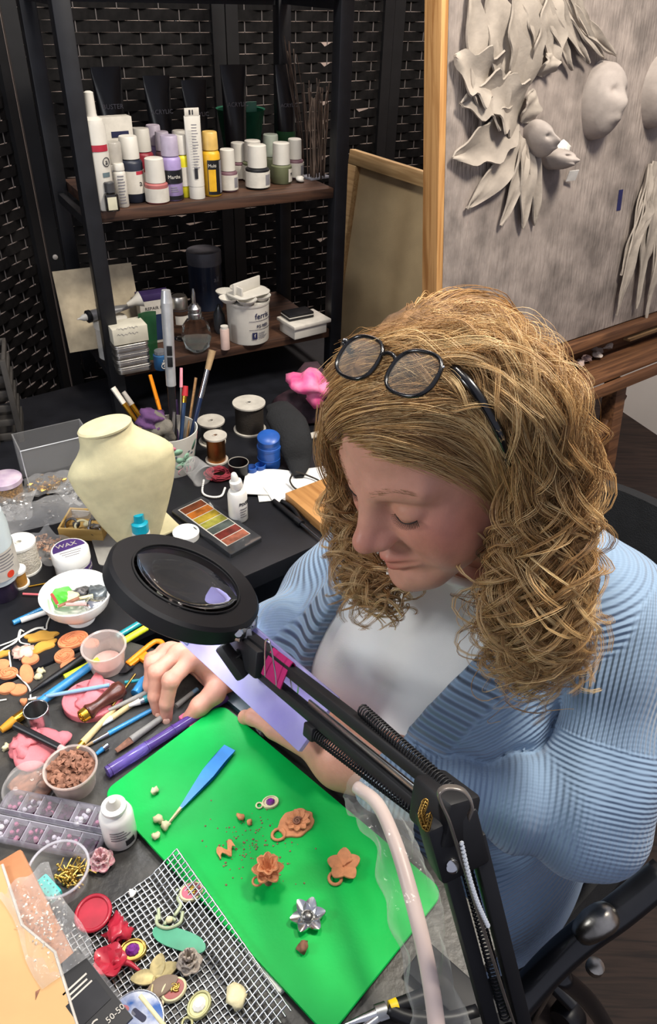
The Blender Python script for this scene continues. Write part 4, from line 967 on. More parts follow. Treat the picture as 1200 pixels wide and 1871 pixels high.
# chains hung on the elbow
def chain(name, label, pts, r, m_, n, cat='chain'):
    P = spline(pts, n); c = thing(name, label, cat, P[0]); g = G()
    for i, p in enumerate(P): g.merge(ring(r, r*.32, 10, 5, sx=1.4).rot('X', 90*(i % 2)), frm(p-P[0], M=axes((P[min(i+1, n-1)]-P[max(i-1, 0)])+1e-9)))
    o = obj('links', g, m_, c, smooth=180); o['kind'] = 'stuff'; return c
chain('chain', 'thin gold chain looped over the elbow joint of the lamp', [dep(776, 1468, .51), dep(770, 1490, .508), dep(778, 1512, .506), dep(784, 1492, .505)], .0022, m_brass, 26)
m_rhine = mat('rhinestone', 'dfe4e8', .08, .6)
c = thing('rhinestone_chain', 'strand of small white rhinestones hanging beside the lower lamp arm', 'chain', dep(846, 1550, .520))
for p in spline([dep(842, 1540, .505), dep(856, 1600, .515), dep(872, 1650, .525), dep(890, 1690, .535)], 26): obj('stone', lathe([(.0004, 0), (.0019, .0012), (.0013, .0022), (.0004, .0023)], 8), m_rhine, c, loc=p-dep(846, 1550, .520), M=zaxes(Tv), smooth=0)
# acrylic sheet clipped under the arm
pa, pb, pc = dep(318, 1163, .850), dep(545, 1374, .752), dep(602, 1350, .744)
px_ = pb-pa; PL = np.linalg.norm(px_); px_ /= PL; py_ = pc-pb; py_ -= px_*(py_@px_); py_ /= np.linalg.norm(py_); pz_ = np.cross(px_, py_)
m_acr = mat('lavender_acrylic', 'b3aaf4', .22, trans=.25, var=.10, scale=14, col2='cfccf8', ior=1.2)
ac_ = thing('acrylic_sheet', 'thick lavender acrylic sheet held under the lamp arm by the pink clip', 'acrylic sheet', pa, M=np.stack([px_, py_, pz_], 1))
obj('sheet', box(PL, .068, .010, (PL/2, .034, -.010), .0012), m_acr, ac_)
obj('corner_notch', box(.016, .004, .0106, (.014, .004, -.0103), .0005), mat('dark_notch', '34406a', .3), ac_)
# pink binder clip on the arm
m_mag = mat('magenta_clip', 'a32560', .35)
bc0 = J0+ad*.075+wv*.010; bc = thing('binder_clip', 'magenta binder clip on the upper lamp arm', 'clip', bc0, M=np.stack([ad, sv, wv], 1))
def clip_fn(u, v): 
    a = (v-.5)*2; return (u-.5)*.040, a*.011, .012-.026*np.abs(a)**1.5
obj('clip_body', sheet(clip_fn, 3, 13, .0012), m_mag, bc)
for s, up_ in ((1, .03), (-1, -.035)):
    P = spline([(-.012, s*.011, -.014), (-.011, s*.013, -.002), (-.006, s*.018, up_*.8), (0, s*.019, up_), (.006, s*.018, up_*.8), (.011, s*.013, -.002), (.012, s*.011, -.014)], 30)
    obj('wire_handle', tube(P, .0009, 6), m_chrome, bc, smooth=180)
# plastic-sleeved pale tube hanging from the arm over the mat
m_film = thin('crinkled_clear_film', 'eef0ee', .12, .035, .8, 70)
tp = [dep(652, 1438, .690), dep(690, 1470, .665), dep(722, 1540, .635), dep(752, 1640, .605), dep(780, 1760, .585), dep(798, 1880, .572), dep(806, 2010, .56)]
TP = spline(tp, 60); hs = thing('sleeved_tube', 'pinkish white tube in a loose clear plastic sleeve hanging over the mat', 'tube', TP[0])
obj('tube', tube(TP-TP[0], np.linspace(.0060, .0072, 60), 14), mat('pinkish_white_plastic', 'd9c3bd', .4, var=.08, scale=8), hs, smooth=180)
Tn_, A_, B_ = frames(TP)
def film_fn(u, v):
    i = np.round(u*59).astype(int); a = v*2*math.pi; r = .0125+.004*np.sin(u*23+3*np.sin(a))*np.sin(a*2+u*17)+.005*np.sin(a+u*9)**2
    P = TP[i]-TP[0]+(A_[i].T*(np.cos(a)*r*1.5)[None].T.T if False else 0)
    q = TP[i]-TP[0]+A_[i]*(np.cos(a)*r*1.35)[..., None]+B_[i]*(np.sin(a)*r*.9)[..., None]
    return q[..., 0], q[..., 1], q[..., 2]
obj('plastic_sleeve', sheet(film_fn, 60, 25), m_film, hs, smooth=180)
# ================================================================== green mat and what lies on it
MZ = TZ+.010
ma, mb_, mc_, md_ = [at(x, y, MZ)[:2] for x, y in ((183, 1442), (406, 1289), (829, 1640), (584, 1880))]
mcn = (ma+mb_+mc_+md_)/4; mw = (np.linalg.norm(mb_-mc_)+np.linalg.norm(ma-md_))/2; mh = (np.linalg.norm(ma-mb_)+np.linalg.norm(mc_-md_))/2
v_ = (mc_-mb_)+(md_-ma); MA = math.degrees(math.atan2(v_[1], v_[0]))
m_green = mat('bright_green_mat', '00b04a', .42, var=.05, scale=30, col2='00a844', bump=.05, bscale=300, spec=.18)
gm = thing('cutting_mat', 'bright green plastic work mat with rounded corners', 'mat', (mcn[0], mcn[1], TZ), MA)
obj('mat_sheet', prism(rrect(mw, mh, .014, 6), .003, .007, .0008), m_green, gm)
for x in (-.12, 0, .12):
    for y in (-.05, .05): obj('foot', lathe([(.008, 0), (.008, .007)], 12), m_rubber, gm, loc=(x, y, 0))
m_wh = mat('white_plastic', 'dedcd4', .4, var=.04); m_terra = mat('terracotta_clay', 'cd8a5e', .75, var=.10, scale=120, bump=.3, bscale=500); m_brn = mat('brown_clay', '8a5f4a', .8, var=.2, scale=150, bump=.3, bscale=500)
m_bone = mat('bone_clay', 'd8cfa6', .7, var=.1, scale=100, bump=.2); m_gold = mat('pale_gold', 'c6a85a', .35, 1., var=.1); m_gem = mat('purple_gem', '8a2fa0', .05, trans=.35, coat=1., var=.3, scale=300); m_sil = mat('silver_metal', 'd0d2d4', .22, 1., var=.05)
def on(px, py, z): return at(px, py, z)
# crumbs of clay
for i, (px, py, s, lab, mm) in enumerate([(282, 1445, .0042, 'pale clay crumb alone near the left corner of the mat', m_bone), (290, 1497, .0052, 'pale clay bead beside the tweezers tip, upper one', m_bone), (301, 1508, .0050, 'pale clay bead held at the tip of the tweezers', m_bone), (285, 1527, .0042, 'lowest pale clay bead left of the tweezers tip', m_bone),
    (440, 1493, .0045, 'orange clay crumb in the middle of the mat', m_terra), (456, 1502, .003, 'smaller orange crumb beside another orange crumb', m_terra), (553, 1731, .0050, 'small round brown clay bead below the silver flower', m_brn)]):
    tag(obj('clay_crumb', lump(s, .3, i+3, flat=.8), mm, loc=on(px, py, MZ+s*.7), smooth=180), lab, 'crumb')
c, a, L_ = span((400, 1566), (428, 1548), MZ); tag(obj('clay_shaving', sheet(lambda u, v: ((u-.5)*L_, (v-.5)*.008+.004*np.sin(u*9), .002+.003*np.sin(u*5)**2), 10, 4, .0014), m_terra, loc=c, rz=a), 'thin ragged orange clay shaving left of the clay flowers', 'shaving')
g = G(); R_ = np.random.default_rng(4)
for _ in range(140):
    x, y = R_.normal(0, 1, 2); p = on(470+38*x, 1545+32*y, MZ); s = R_.uniform(.0004, .0011); g.merge(lump(s, .2, int(R_.integers(99)), 0, .6), frm(p-on(470, 1545, MZ)+[0, 0, s*.4]))
o = obj('clay_dust', g, m_brn, loc=on(470, 1545, MZ)); tag(o, 'scatter of dark clay specks on the green mat', 'dust', kind='stuff')
# clay pieces
def petal(L_, W_, cup, lift, tip=.0, thick=.0014, ruff=0.):
    def fn(u, v):
        s = (v-.5)*2; pr = np.sin(np.clip(.12+u*.86, 0, 1)**.9*math.pi)**.65
        return u*L_, s*pr*W_/2, lift*np.sin(u*1.5)+cup*(s*pr)**2+tip*u**3+ruff*np.sin(v*14)*u*.5
    return sheet(fn, 12, 7, thick)
def flower(name, label, loc, m_, n, L_, W_, cup=.002, lift=.004, tip=0., layers=1, ang=0., cen=None, cm=None, loop=0., sc=1., ruff=0., group=None):
    t = thing(name, label, 'flower', loc, ang, group=group)
    k = 0
    for ly in range(layers):
        f = 1-.28*ly; pm = [me('petal', petal(L_*f, W_*f, cup*(1+ly), lift*(1+1.2*ly), tip*(1+ly), .0014, ruff), m_, 60)]
        for i in range(n): obj('petal', pm[0], None, t, loc=(0, 0, .0014+.0012*ly), rz=360/n*i+ly*180/n+random.uniform(-6, 6))
    if cen: obj('flower_centre', cen, cm or m_, t, loc=(0, 0, .004), smooth=180)
    if loop: obj('bail_loop', ring(loop, loop*.28, 18, 6, .0016), m_, t, loc=(-(L_*.72+loop*.4)*math.cos(math.radians(35)), -(L_*.72+loop*.4)*math.sin(math.radians(35)), .0), smooth=180)
    return t
p = on(628, 1585, MZ); flower('clay_flower', 'orange clay five-petal flower with a hanging loop, nearest the mat edge by her', p, m_terra, 5, .0165, .015, .0012, .0050, 0, 1, 20, loop=.006)
obj('pistil', tube(spline([(0, 0, .004), (.003, .001, .006), (.010, .002, .005)], 8), [.0012, .001, .001, .0009, .0009, .0011, .0013, .0010], 6), m_terra, bpy.data.objects['clay_flower'], smooth=180)
p = on(490, 1612, MZ); t = flower('clay_flower', 'orange clay blossom standing on a stem with cupped petals', p+[0, 0, .016], m_terra, 6, .0150, .012, .003, .0055, .002, 2, 8, loop=.0042)
obj('stem', lathe([(.004, -.0165), (.003, -.010), (.0045, .002)], 12), m_brn, t); obj('flower_centre', lathe([(.005, .002), (.0055, .007), (.004, .0095), (.003, .007), (.0005, .006)], 14), m_terra, t)
p = on(562, 1678, MZ); flower('silver_flower', 'polished silver flower casting with a dark centre', p, m_sil, 6, .0165, .0125, .0022, .0045, .001, 1, 12, cen=ell(.0058, .0058, .004), cm=mat('oxidised_silver', '6a6a68', .35, 1.))
p = on(541, 1505, MZ); md = thing('clay_medallion', 'orange clay medallion with a modelled face-like rose and loop', 'medallion', p, 30)
o_ = [(.019*math.cos(t)*(1+.05*math.sin(9*t)), .0145*math.sin(t)*(1+.06*math.sin(7*t+1))) for t in np.linspace(0, 6.283, 40, endpoint=False)]
obj('disc', prism(o_, .0026, 0, .0007), m_terra, md)
for i in range(9): obj('petal', petal(.009, .0075, .0012, .003), m_terra, md, loc=(.002+.004*math.cos(i*.7), .003*math.sin(i*.7), .0024), rz=i*40)
obj('swirl', tube([(.001+.0045*(1-k/24)*math.cos(k*.55), .0045*(1-k/24)*math.sin(k*.55), .0048) for k in range(22)], .0011, 6), m_brn, md, smooth=180)
obj('bail_loop', ring(.0058, .0016, 18, 6, .0016, sx=1.2), m_terra, md, loc=(-.021, -.003, 0), smooth=180)
def cameo(label, loc, ang, k=1., mb=None, gem=None, loop=True, name='gem_setting', emblem=0):
    t = thing(name, label, 'pendant', loc, ang)
    obj('backing', prism(oval(.0095*k, .0075*k), .002*k, 0, .0006), mb or m_bone, t)
    obj('rim', ring(1, .13, 30, 6).sc(.0084*k, .0066*k, .0084*k).mv(0, 0, .0022*k), mb or m_bone, t, smooth=180)
    if gem: obj('gem', lathe([(.0001, 0), (1, 0), (.95, .25), (.55, .62), (.0001, .64)], 10).sc(.0052*k, .0044*k, .006*k).mv(0, 0, .0018*k), gem, t, smooth=20)
    if loop: obj('bail_loop', ring(.0034*k, .0010*k, 16, 6, .0012*k), mb or m_bone, t, loc=(-.0125*k, 0, 0), smooth=180)
    if emblem:
        obj('enamel', prism(oval(.0075*k, .006*k), .0012*k, .0018*k), mat('enamel_%d' % emblem, {1: 'b2546a', 2: '8e2f2c'}[emblem], .3), t)
        for i in range(4): obj('scroll', tube([(.0012*k+.0035*k*math.cos(i*1.57+q*.5)*(q/7), .0032*k*math.sin(i*1.57+q*.5)*(q/7), .0036*k) for q in range(8)], .0007*k, 5), m_gold, t, smooth=180)
    return t
cameo('small bone clay pendant with a purple gem lying on the green mat', on(494, 1467, MZ), 20, .95, m_bone, m_gem)
# blue tweezers
c, a, L_ = span((305, 1512), (420, 1370), MZ)
m_twz = mat('blue_coated_tweezers', '1f86d6', .35, coat=.3)
tw = thing('tweezers', 'bright blue tweezers lying on the green mat, pale tips', 'tweezers', (c[0], c[1], MZ), a)
for s in (1, -1):
    xs = np.linspace(-.30, .5, 12); wd = .0012+.0062*np.clip((xs+.32)/.45, 0, 1)
    o_ = [(x*L_, w_) for x, w_ in zip(xs, wd)]+[(x*L_, -w_) for x, w_ in zip(xs[::-1], wd[::-1])]
    g = prism(o_, .0011, -.0005); g.warp(lambda V: V+np.stack([0*V[:, 0], 0*V[:, 0], .0035+s*.0028*np.clip(1-((V[:, 0]/L_-.5)/.8)**2*1.0, -.2, 1)*np.clip((.5-V[:, 0]/L_)*6, 0, 1)], 1)); obj('arm', g, m_twz, tw)
    obj('tip', prism([(-.5*L_, .0004), (-.5*L_, -.0004), (-.29*L_, -.0014), (-.29*L_, .0014)], .0009, .0030+s*.0012), m_bone, tw)
# white rail half under the mat, sticky notes, purple acrylic roller
c, a, L_ = span((428, 1690), (520, 1812), TZ); tag(obj('white_rail', prism(rrect(L_, .014, .003), .0065, 0, .001), m_wh, loc=(c[0], c[1], TZ), rz=a), 'white plastic rail sticking out from under the mat beside the wire mesh', 'rail')
m_pink = mat('pink_paper', 'e8688e', .7)
c, a, L_ = span((345, 1332), (388, 1300), TZ); tag(obj('paper_pad', box(L_, .045, .006, (0, -.004, 0), .0006), m_pink, loc=(c[0], c[1], TZ), rz=a), 'pink paper pad under her thumb at the top corner of the mat', 'paper')
m_purple = mat('clear_purple_acrylic', '9c84e0', .06, trans=.6, var=.15, ior=1.3); m_purple2 = mat('deep_purple_acrylic', '6a4c9c', .1, trans=.35, var=.1)
c, a, L_ = span((196, 1412), (392, 1288), TZ+.006)
pr = thing('acrylic_rod', 'clear purple acrylic rod lying along the left end of the green mat', 'rod', (c[0], c[1], TZ+.0005), a)
obj('rod_body', tube([(-L_*.5, 0, .0066), (-L_*.14, 0, .0066)], .0066, 10), m_purple, pr); obj('rod_body', tube([(-L_*.14, 0, .0066), (L_*.36, 0, .0066), (L_*.62, 0, .0066)], .0062, 10), m_purple2, pr)
for x in (-.47, -.15, .1): obj('collar', ring(.0065, .0006, 20, 5).rot('Y', 90), m_purple2, pr, loc=(L_*x, 0, .0068))
# little drawers seen by her hand: dark teal phone
c, a, L_ = span((408, 1268), (462, 1312), TZ); tag(obj('phone', prism(rrect(.075, .036, .006), .008, 0, .0015), mat('dark_teal_phone', '2c4248', .2, coat=.5), loc=(c[0]+.004, c[1]+.010, TZ), rz=a), 'dark teal rounded case lying at the table edge under the acrylic sheet', 'case')
# ================================================================== bottles, jars and tools on the shelf unit
m_whcap = mat('white_cap', 'c2beb5', .45, var=.04); m_lab = mat('paper_label', 'beb9af', .6, var=.06, scale=80); m_ink = mat('black_print', '1c1c22', .6); m_red = mat('red_print', '9e2436', .5)
m_blackp = mat('black_plastic', '131316', .4); m_gry = mat('grey_print', '77757a', .6); m_navy = mat('navy_print', '1d2140', .5)
SR_ = axes([SDv[0], SDv[1], 0]); FACE = SA
def foot(px, py, z, R=0.):
    """centre of a standing thing whose nearest foot point shows at the pixel"""
    p = at(px, py, z); d = np.array([p[0], p[1]]); d /= np.linalg.norm(d); p[:2] += d*R; return p
def high(p, py):
    lo, hi = 0., .5
    for _ in range(30):
        m_ = (lo+hi)/2
        if proj(p+[0, 0, m_])[1] > py: lo = m_
        else: hi = m_
    return lo
def lines(R, z0, z1, n, a0, a1, m_=None):
    """rows of small print on a round label"""
    g = G(); R_ = np.random.default_rng(int(R*1e5)+n)
    for i in range(n):
        z = z1-(z1-z0)*(i+.5)/n; h = (z1-z0)/n*.38; g.merge(band(R+.0005, z-h/2, z+h/2, a0, a0+(a1-a0)*R_.uniform(.6, 1), 8, .0002))
    return g
def bottle(name, label, px, pyb, pyt, wpx, z, body, cap, capfrac=.38, capw=.86, neck=.45, labels=(), group=None, capm=None, shoulder=.1, ang=None, glass=False, cat='bottle'):
    R = px_m(px, pyb, wpx, z)/2; p = foot(px, pyb, z, R); H = high(p, pyt); t = thing(name, label, cat, p, FACE if ang is None else ang, group=group)
    hb = H*(1-capfrac)
    obj('body', lathe([(R*.9, 0), (R, R*.12), (R, hb*(1-shoulder)), (R*.92, hb*(1-shoulder*.5)), (R*capw*.8, hb*.995), (R*capw*.8, hb+.001)], 28), body, t)
    Rc_ = R*capw; obj('cap', lathe([(Rc_*1.0, hb), (Rc_, hb+(H-hb)*.2), (Rc_*.94, H*.985), (Rc_*.86, H), (Rc_*.3, H)], 26), cap, t)
    for q in labels:
        kind = q[0]
        if kind == 'band': obj('label', band(R+.0003, hb*q[1], hb*q[2], *(q[4] if len(q) > 4 else (0, 360)), 28), q[3], t)
        elif kind == 'text': obj('lettering', wrap(text(q[1], R*q[2]*.9, .0002), R+.0012, hb*q[3], q[5] if len(q) > 5 else -100), q[4], t)
        elif kind == 'lines': obj('print_lines', lines(R, hb*q[1], hb*q[2], q[3], q[4], q[5]).merge(G()), q[6], t)
    return t, R, H, hb
# top-shelf row (z of the middle board)
z = Z2
m_pur = mat('lilac_paint', '9382ae', .45); m_yel = mat('yellow_paint', 'c99a1e', .45); m_ylw2 = mat('lemon_paint', 'c9bf25', .45); m_cr = mat('crimson_paint', '7d1e2b', .45); m_drk = mat('dark_navy_paint', '1d2230', .45); m_olv = mat('olive_paint', '5d6147', .5); m_mauve = mat('mauve_paint', '5c4149', .5)
m_clr = thin('clear_bottle_plastic', 'e8e8e6', .15, .3); m_rose = mat('rose_glass_paint', '9a5a58', .4)
# 1 tall white bottle with nozzle, half behind the post
p = foot(192, 386, z, .018); t = thing('nozzle_bottle', 'tallest white bottle with a narrow nozzle, at the left end of the upper shelf', 'bottle', p, FACE)
H = high(p, 166); R = .0185
obj('body', lathe([(R*.92, 0), (R, .003), (R, H*.72), (R*.85, H*.775), (R*.45, H*.80)], 28), m_whcap, t); obj('nozzle', lathe([(R*.46, H*.80), (R*.42, H*.82), (R*.38, H*.99), (R*.2, H)], 18), m_whcap, t)
obj('red_band', band(R, H*.52, H*.575, -130, -40), m_red, t); obj('emblem', wrap(ring(.0065, .0006, 20, 5).merge(text('a', .012, .0002)), R+.001, H*.43, -62), m_ink, t); obj('colour_spot', band(R, H*.30, H*.34, -90, -50), mat('teal_grey_print', '56666c', .5), t)
# 2 white carton behind
p = foot(222, 300, z, .0); p = foot(216, 372, z, .04); t = thing('carton', 'flat white carton with a dark bar, standing behind the left bottles', 'carton', p+np.array([.005, .012, 0]), FACE+4); Hc = high(p, 214)
obj('box', box(.058, .024, Hc, bev=.0008), m_lab, t); obj('dark_bar', box(.030, .0006, .009, (.006, -.0124, Hc*.76)), m_navy, t); obj('lettering', text('Acrylic', .012, .0002).rot('X', 90).mv(.008, -.0126, Hc*.58), m_ink, t); obj('red_stripe', box(.036, .0006, .006, (.0, -.0123, Hc*.50)), m_red, t)
# 3 clear tube of white, small glass bottle before it
p = foot(216, 382, z, .014); t = thing('clear_vial', 'tall clear tube with a frosted cap, in front of the flat carton', 'bottle', p+np.array([0, .014, 0]), FACE); H = high(p, 262); R = .0135
obj('body', lathe([(R, 0), (R, H*.66), (R*.9, H*.68)], 24), mat('milky_plastic', 'b9b4ac', .35, alpha=.75), t); obj('cap', lathe([(R*.98, H*.68), (R*.98, H*.985), (R*.9, H)], 24), mat('frosted_cap', 'aaa59c', .3, alpha=.8), t); obj('print_lines', lines(R, H*.1, H*.6, 9, -130, -60), m_gry, t)
p = foot(206, 388, z, .010); t = thing('ink_bottle', 'tiny dark glass bottle with a pale label, left front of the upper shelf', 'bottle', p, FACE); H = high(p, 332); R = .0115
obj('body', box(.022, .020, H*.62, bev=.003), mat('dark_glass', '191715', .08, coat=.6), t); obj('neck', lathe([(.006, H*.62), (.006, H*.66)], 14), m_blackp, t); obj('cap', lathe([(.0085, H*.66), (.0085, H*.97), (.007, H)], 18), mat('dark_grey_cap', '3a3a3c', .3), t); obj('label', box(.015, .0005, H*.44, (-.001, -.0103, H*.08)), mat('cream_label', 'b9b59f', .6), t)
p = foot(226, 378, z, .012); t, R, H, hb = bottle('tube_bottle', 'slim white printed bottle just right of the tiny dark glass one', 226, 380, 298, 22, z, m_whcap, m_whcap, .15, .9, labels=[('lines', .1, .9, 10, -130, -60, m_gry)])
# black, crimson, jar ...
bottle('paint_bottle', 'black paint bottle with a white flip cap and white label', 247, 372, 248, 42, z, m_drk, m_whcap, .33, .82, labels=[('band', .22, .74, m_lab), ('band', .66, .74, m_red, (-85, -40)), ('lines', .3, .6, 6, -150, -95, m_gry), ('text', 'a', .8, .46, m_ink, -66)])
bottle('paint_bottle', 'crimson paint bottle with a white cap, behind the black one', 269, 350, 234, 36, z, m_cr, m_whcap, .36, .84, labels=[('band', .1, .5, m_lab)])
bottle('paint_bottle', 'pale capped bottle furthest left in the back row', 258, 338, 234, 30, z, m_lab, m_whcap, .3, .85)
bottle('paint_bottle', 'lilac bottle with a pale cap in the back row', 289, 334, 228, 30, z, m_pur, mat('pale_lilac_cap', 'b5abba', .5), .34, .88)
bottle('glass_paint_jar', 'stubby jar with a large white cap and reddish band, front of the row', 289, 374, 288, 42, z, m_rose, m_whcap, .53, .84, labels=[('band', .08, .74, m_lab), ('lines', .14, .7, 6, -150, -35, m_gry)], cat='jar')
bottle('paint_bottle', 'lilac paint bottle with a black lettered band and lilac cap', 318, 368, 247, 36, z, m_pur, mat('lilac_cap', '9d93a6', .4, alpha=1), .30, .88, labels=[('band', .40, .70, m_blackp), ('text', 'Martha', .52, .55, m_lab, -95), ('lines', .2, .34, 3, -120, -70, m_gry), ('band', .03, .12, m_blackp)])
bottle('paint_bottle', 'lilac-capped bottle right behind the lilac lettered one', 304, 340, 240, 28, z, m_mauve, mat('pale_lilac_cap', 'b5abba', .5), .34, .9)
bottle('paint_bottle', 'lemon yellow slim bottle with a white cap', 338, 362, 246, 24, z, m_ylw2, m_whcap, .30, .88, labels=[('band', .28, .72, m_lab)])
bottle('paint_bottle', 'white-capped bottle in the back row behind the lemon yellow one', 334, 338, 238, 28, z, m_cr, m_whcap, .36, .9)
p = foot(361, 364, z, .012); t = thing('paint_tube', 'white paint tube standing upside down on its cap, crimped end up', 'tube', p, FACE); H = high(p, 197); R = .0138
obj('cap', lathe([(R*.98, 0), (R, .002), (R*.98, H*.14), (R*.9, H*.145)], 24), m_whcap, t)
def tube_fn(u, v):
    a = v*2*math.pi; w_ = 1-u**1.6*.96; return R*(1+.10*u)*np.cos(a)*(1-.05*u), R*w_*np.sin(a), H*(.145+.775*u)
obj('body', sheet(tube_fn, 14, 25), m_whcap, t, smooth=180); obj('crimp', box(.0255, .0018, H*.085, (0, 0, H*.915), .0004), m_lab, t); obj('crimp_mark', box(.003, .0006, H*.05, (-.004, -.0012, H*.93)).merge(box(.002, .0006, H*.05, (.001, -.0012, H*.93))), m_ink, t)
obj('print_lines', lines(R*1.02, H*.35, H*.85, 16, -120, -75), m_gry, t); obj('barcode', band(R*1.02, H*.24, H*.36, -118, -95), m_ink, t)
bottle('paint_bottle', 'golden yellow paint bottle with a black label', 389, 360, 240, 33, z, m_yel, mat('pale_yellow_cap', 'c3a057', .4), .27, .86, labels=[('band', .05, .80, m_blackp, (-135, -10)), ('band', .12, .6, m_yel, (-130, -85)), ('text', 'Multi', .5, .68, m_lab, -105), ('band', .08, .78, m_gry, (-58, -16))])
def jar(label, px, pyb, pyt, wpx, body, rings=(), **k): return bottle('glass_paint_jar', label, px, pyb, pyt, wpx, z, body, m_whcap, .50, .80, labels=[('band', .1, .82, m_lab), ('lines', .16, .76, 5, -150, -95, m_gry), ('band', .2, .7, m_gry, (-75, -40))]+list(rings), cat='jar', **k)
jar('white-capped jar with a violet base, right of the golden yellow bottle', 418, 352, 272, 34, m_mauve); jar('white-capped jar half hidden behind the violet-based jar', 437, 330, 260, 34, m_mauve)
jar('white-capped jar with a white label, in the middle of the right-hand jars', 471, 348, 264, 44, m_blackp); jar('white-capped jar tucked close behind the jar with the white label', 463, 334, 256, 38, m_olv)
bottle('glass_paint_jar', 'jar with a greenish translucent cap in the back row', 495, 326, 245, 34, z, m_olv, mat('greenish_cap', 'a3ab9d', .4), .5, .84, cat='jar')
bottle('glass_paint_jar', 'olive jar with a white cap and round white sticker', 514, 338, 260, 38, z, m_olv, m_whcap, .52, .84, labels=[('band', .12, .8, m_lab, (-75, -28)), ('text', 'M', .5, .5, m_ink, -52)], cat='jar'); jar('rightmost white-capped jar, mauve body', 538, 328, 253, 32, m_mauve)
tag(obj('pebble', lump(.010, .2, 8, flat=.55), m_whcap, loc=foot(548, 333, z, .004)+[0, 0, .005], smooth=180), 'small white pebble at the right end of the upper shelf', 'pebble')
p = foot(576, 326, z, .0); tag(obj('plastic_card', prism(rrect(.05, .036, .004), .003), mat('frosted_plastic', '8f9099', .3, alpha=.7), loc=p+[0, .01, 0], rz=FACE+10), 'frosted plastic card lying at the right end of the upper shelf', 'card')
# green translucent tub with a card in it
p = foot(442, 292, z, .03); t = thing('plastic_tub', 'dark green translucent tub behind the jars', 'tub', p+[0, .006, 0], FACE); H = high(p+np.array([0, .006, 0]), 200); m_gt = mat('green_translucent_plastic', '2c6a50', .3, trans=.35, ior=1.15)
obj('wall', lathe([(.036, 0), (.050, H), (.052, H+.002), (.0485, H), (.0345, .003), (.0001, .003)], 30, False, False), m_gt, t); obj('floor', lathe([(.0001, 0), (.036, 0), (.036, .003)], 30, False, False), m_gt, t)
tag(obj('kraft_tag', box(.036, .002, .046, (0, 0, 0)).rot('Y', 30).rot('X', -12), mat('kraft_paper', '8a6a50', .8), loc=p+[-.022, .006, H-.018], rz=FACE), 'brown kraft tag poking out of the green tub', 'tag'); tag(obj('mint_card', box(.030, .002, .05), mat('mint_card', '5f8f7c', .6), loc=p+[.020, .006, H-.035], rz=FACE), 'mint green card standing in the green tub', 'card')
# black tubes in the back row, standing on their caps
m_btube = mat('black_tube_plastic', '17171a', .35); m_greenp = mat('green_tube_band', '2e6a3c', .5)
for px, pyb, pyt, w_, lab, grn in ((212, 300, 122, 50, 'widest black paint tube in the back row, left, with grey lettering', 0), (300, 300, 138, 46, 'black paint tube in the back row above the crimson bottle', 0), (366, 290, 146, 44, 'black paint tube in the back row above the white tube', 0), (446, 280, 118, 46, 'black paint tube standing behind the green tub', 0), (530, 290, 118, 38, 'black paint tube with a green lower band, right of the green tub', 1)):
    p = foot(px, 318, z, .02)+np.array([0, .045, 0]); p[:2] = p[:2]+SNv*(.05 if px == 446 else .025); H = high(p, pyt); wd = px_m(px, 330, w_, z)/2*1.1
    t = thing('paint_tube', lab, 'tube', p, FACE)
    def bf_(u, v):
        a = v*2*math.pi; k = 1-u**1.5*.95; return wd*(.82+.22*u)*np.cos(a), wd*.8*k*np.sin(a), H*(.2+.8*u)
    obj('body', sheet(bf_, 12, 25), m_btube, t, smooth=180); obj('cap', lathe([(wd*.72, 0), (wd*.78, H*.19), (wd*.5, H*.2)], 22), m_btube, t)
    if grn: obj('colour_band', lathe([(wd*.86, H*.21), (wd*.865, H*.36)], 24, False, False), m_greenp, t)
    for i, s_ in enumerate(('BUSTER', 'ACRYLIC') if px < 250 else ('ACRYLIC',)): obj('lettering', text(s_, wd*.42, .0003).rot('X', 90).mv(0, -wd*.66, H*(.62-.13*i)), m_gry, t)
# bundles of dry twigs
m_twig = mat('dry_twig', '4d3d33', .8, var=.3); m_twig2 = mat('pale_twig', '6a5a4e', .8, var=.3)
def bundle(label, px, pyb, pyt, n, wd, lean, sd):
    p = foot(px, pyb, z, .02); H = high(p, pyt); t = thing('twig_bundle', label, 'twigs', p, FACE); R_ = np.random.default_rng(sd)
    for i in range(n):
        x0, y0 = R_.uniform(-wd, wd)*.6, R_.uniform(-.015, .015); x1 = x0*1.3+R_.normal(0, .006)+lean; h = H*R_.uniform(.75, 1)
        obj('twig', tube(spline([(x0, y0, 0), (x0*.7+x1*.3+R_.normal(0, .002), y0, h*.35), (x0*.3+x1*.7+R_.normal(0, .003), y0*.6, h*.7), (x1, y0*1.2, h)], 9), np.linspace(.0013, .0009, 9), 5), m_twig if i % 3 else m_twig2, t, smooth=180)
    return t
bundle('upright bundle of thin dry twigs at the right end of the upper shelf', 580, 330, 142, 30, .032, 0, 1)
t = bundle('thicker dark dried stalks leaning behind the jars', 552, 285, 50, 9, .03, -.03, 2); t.location = Vector(foot(552, 315, z, .03)+np.array([0, .05, 0]))
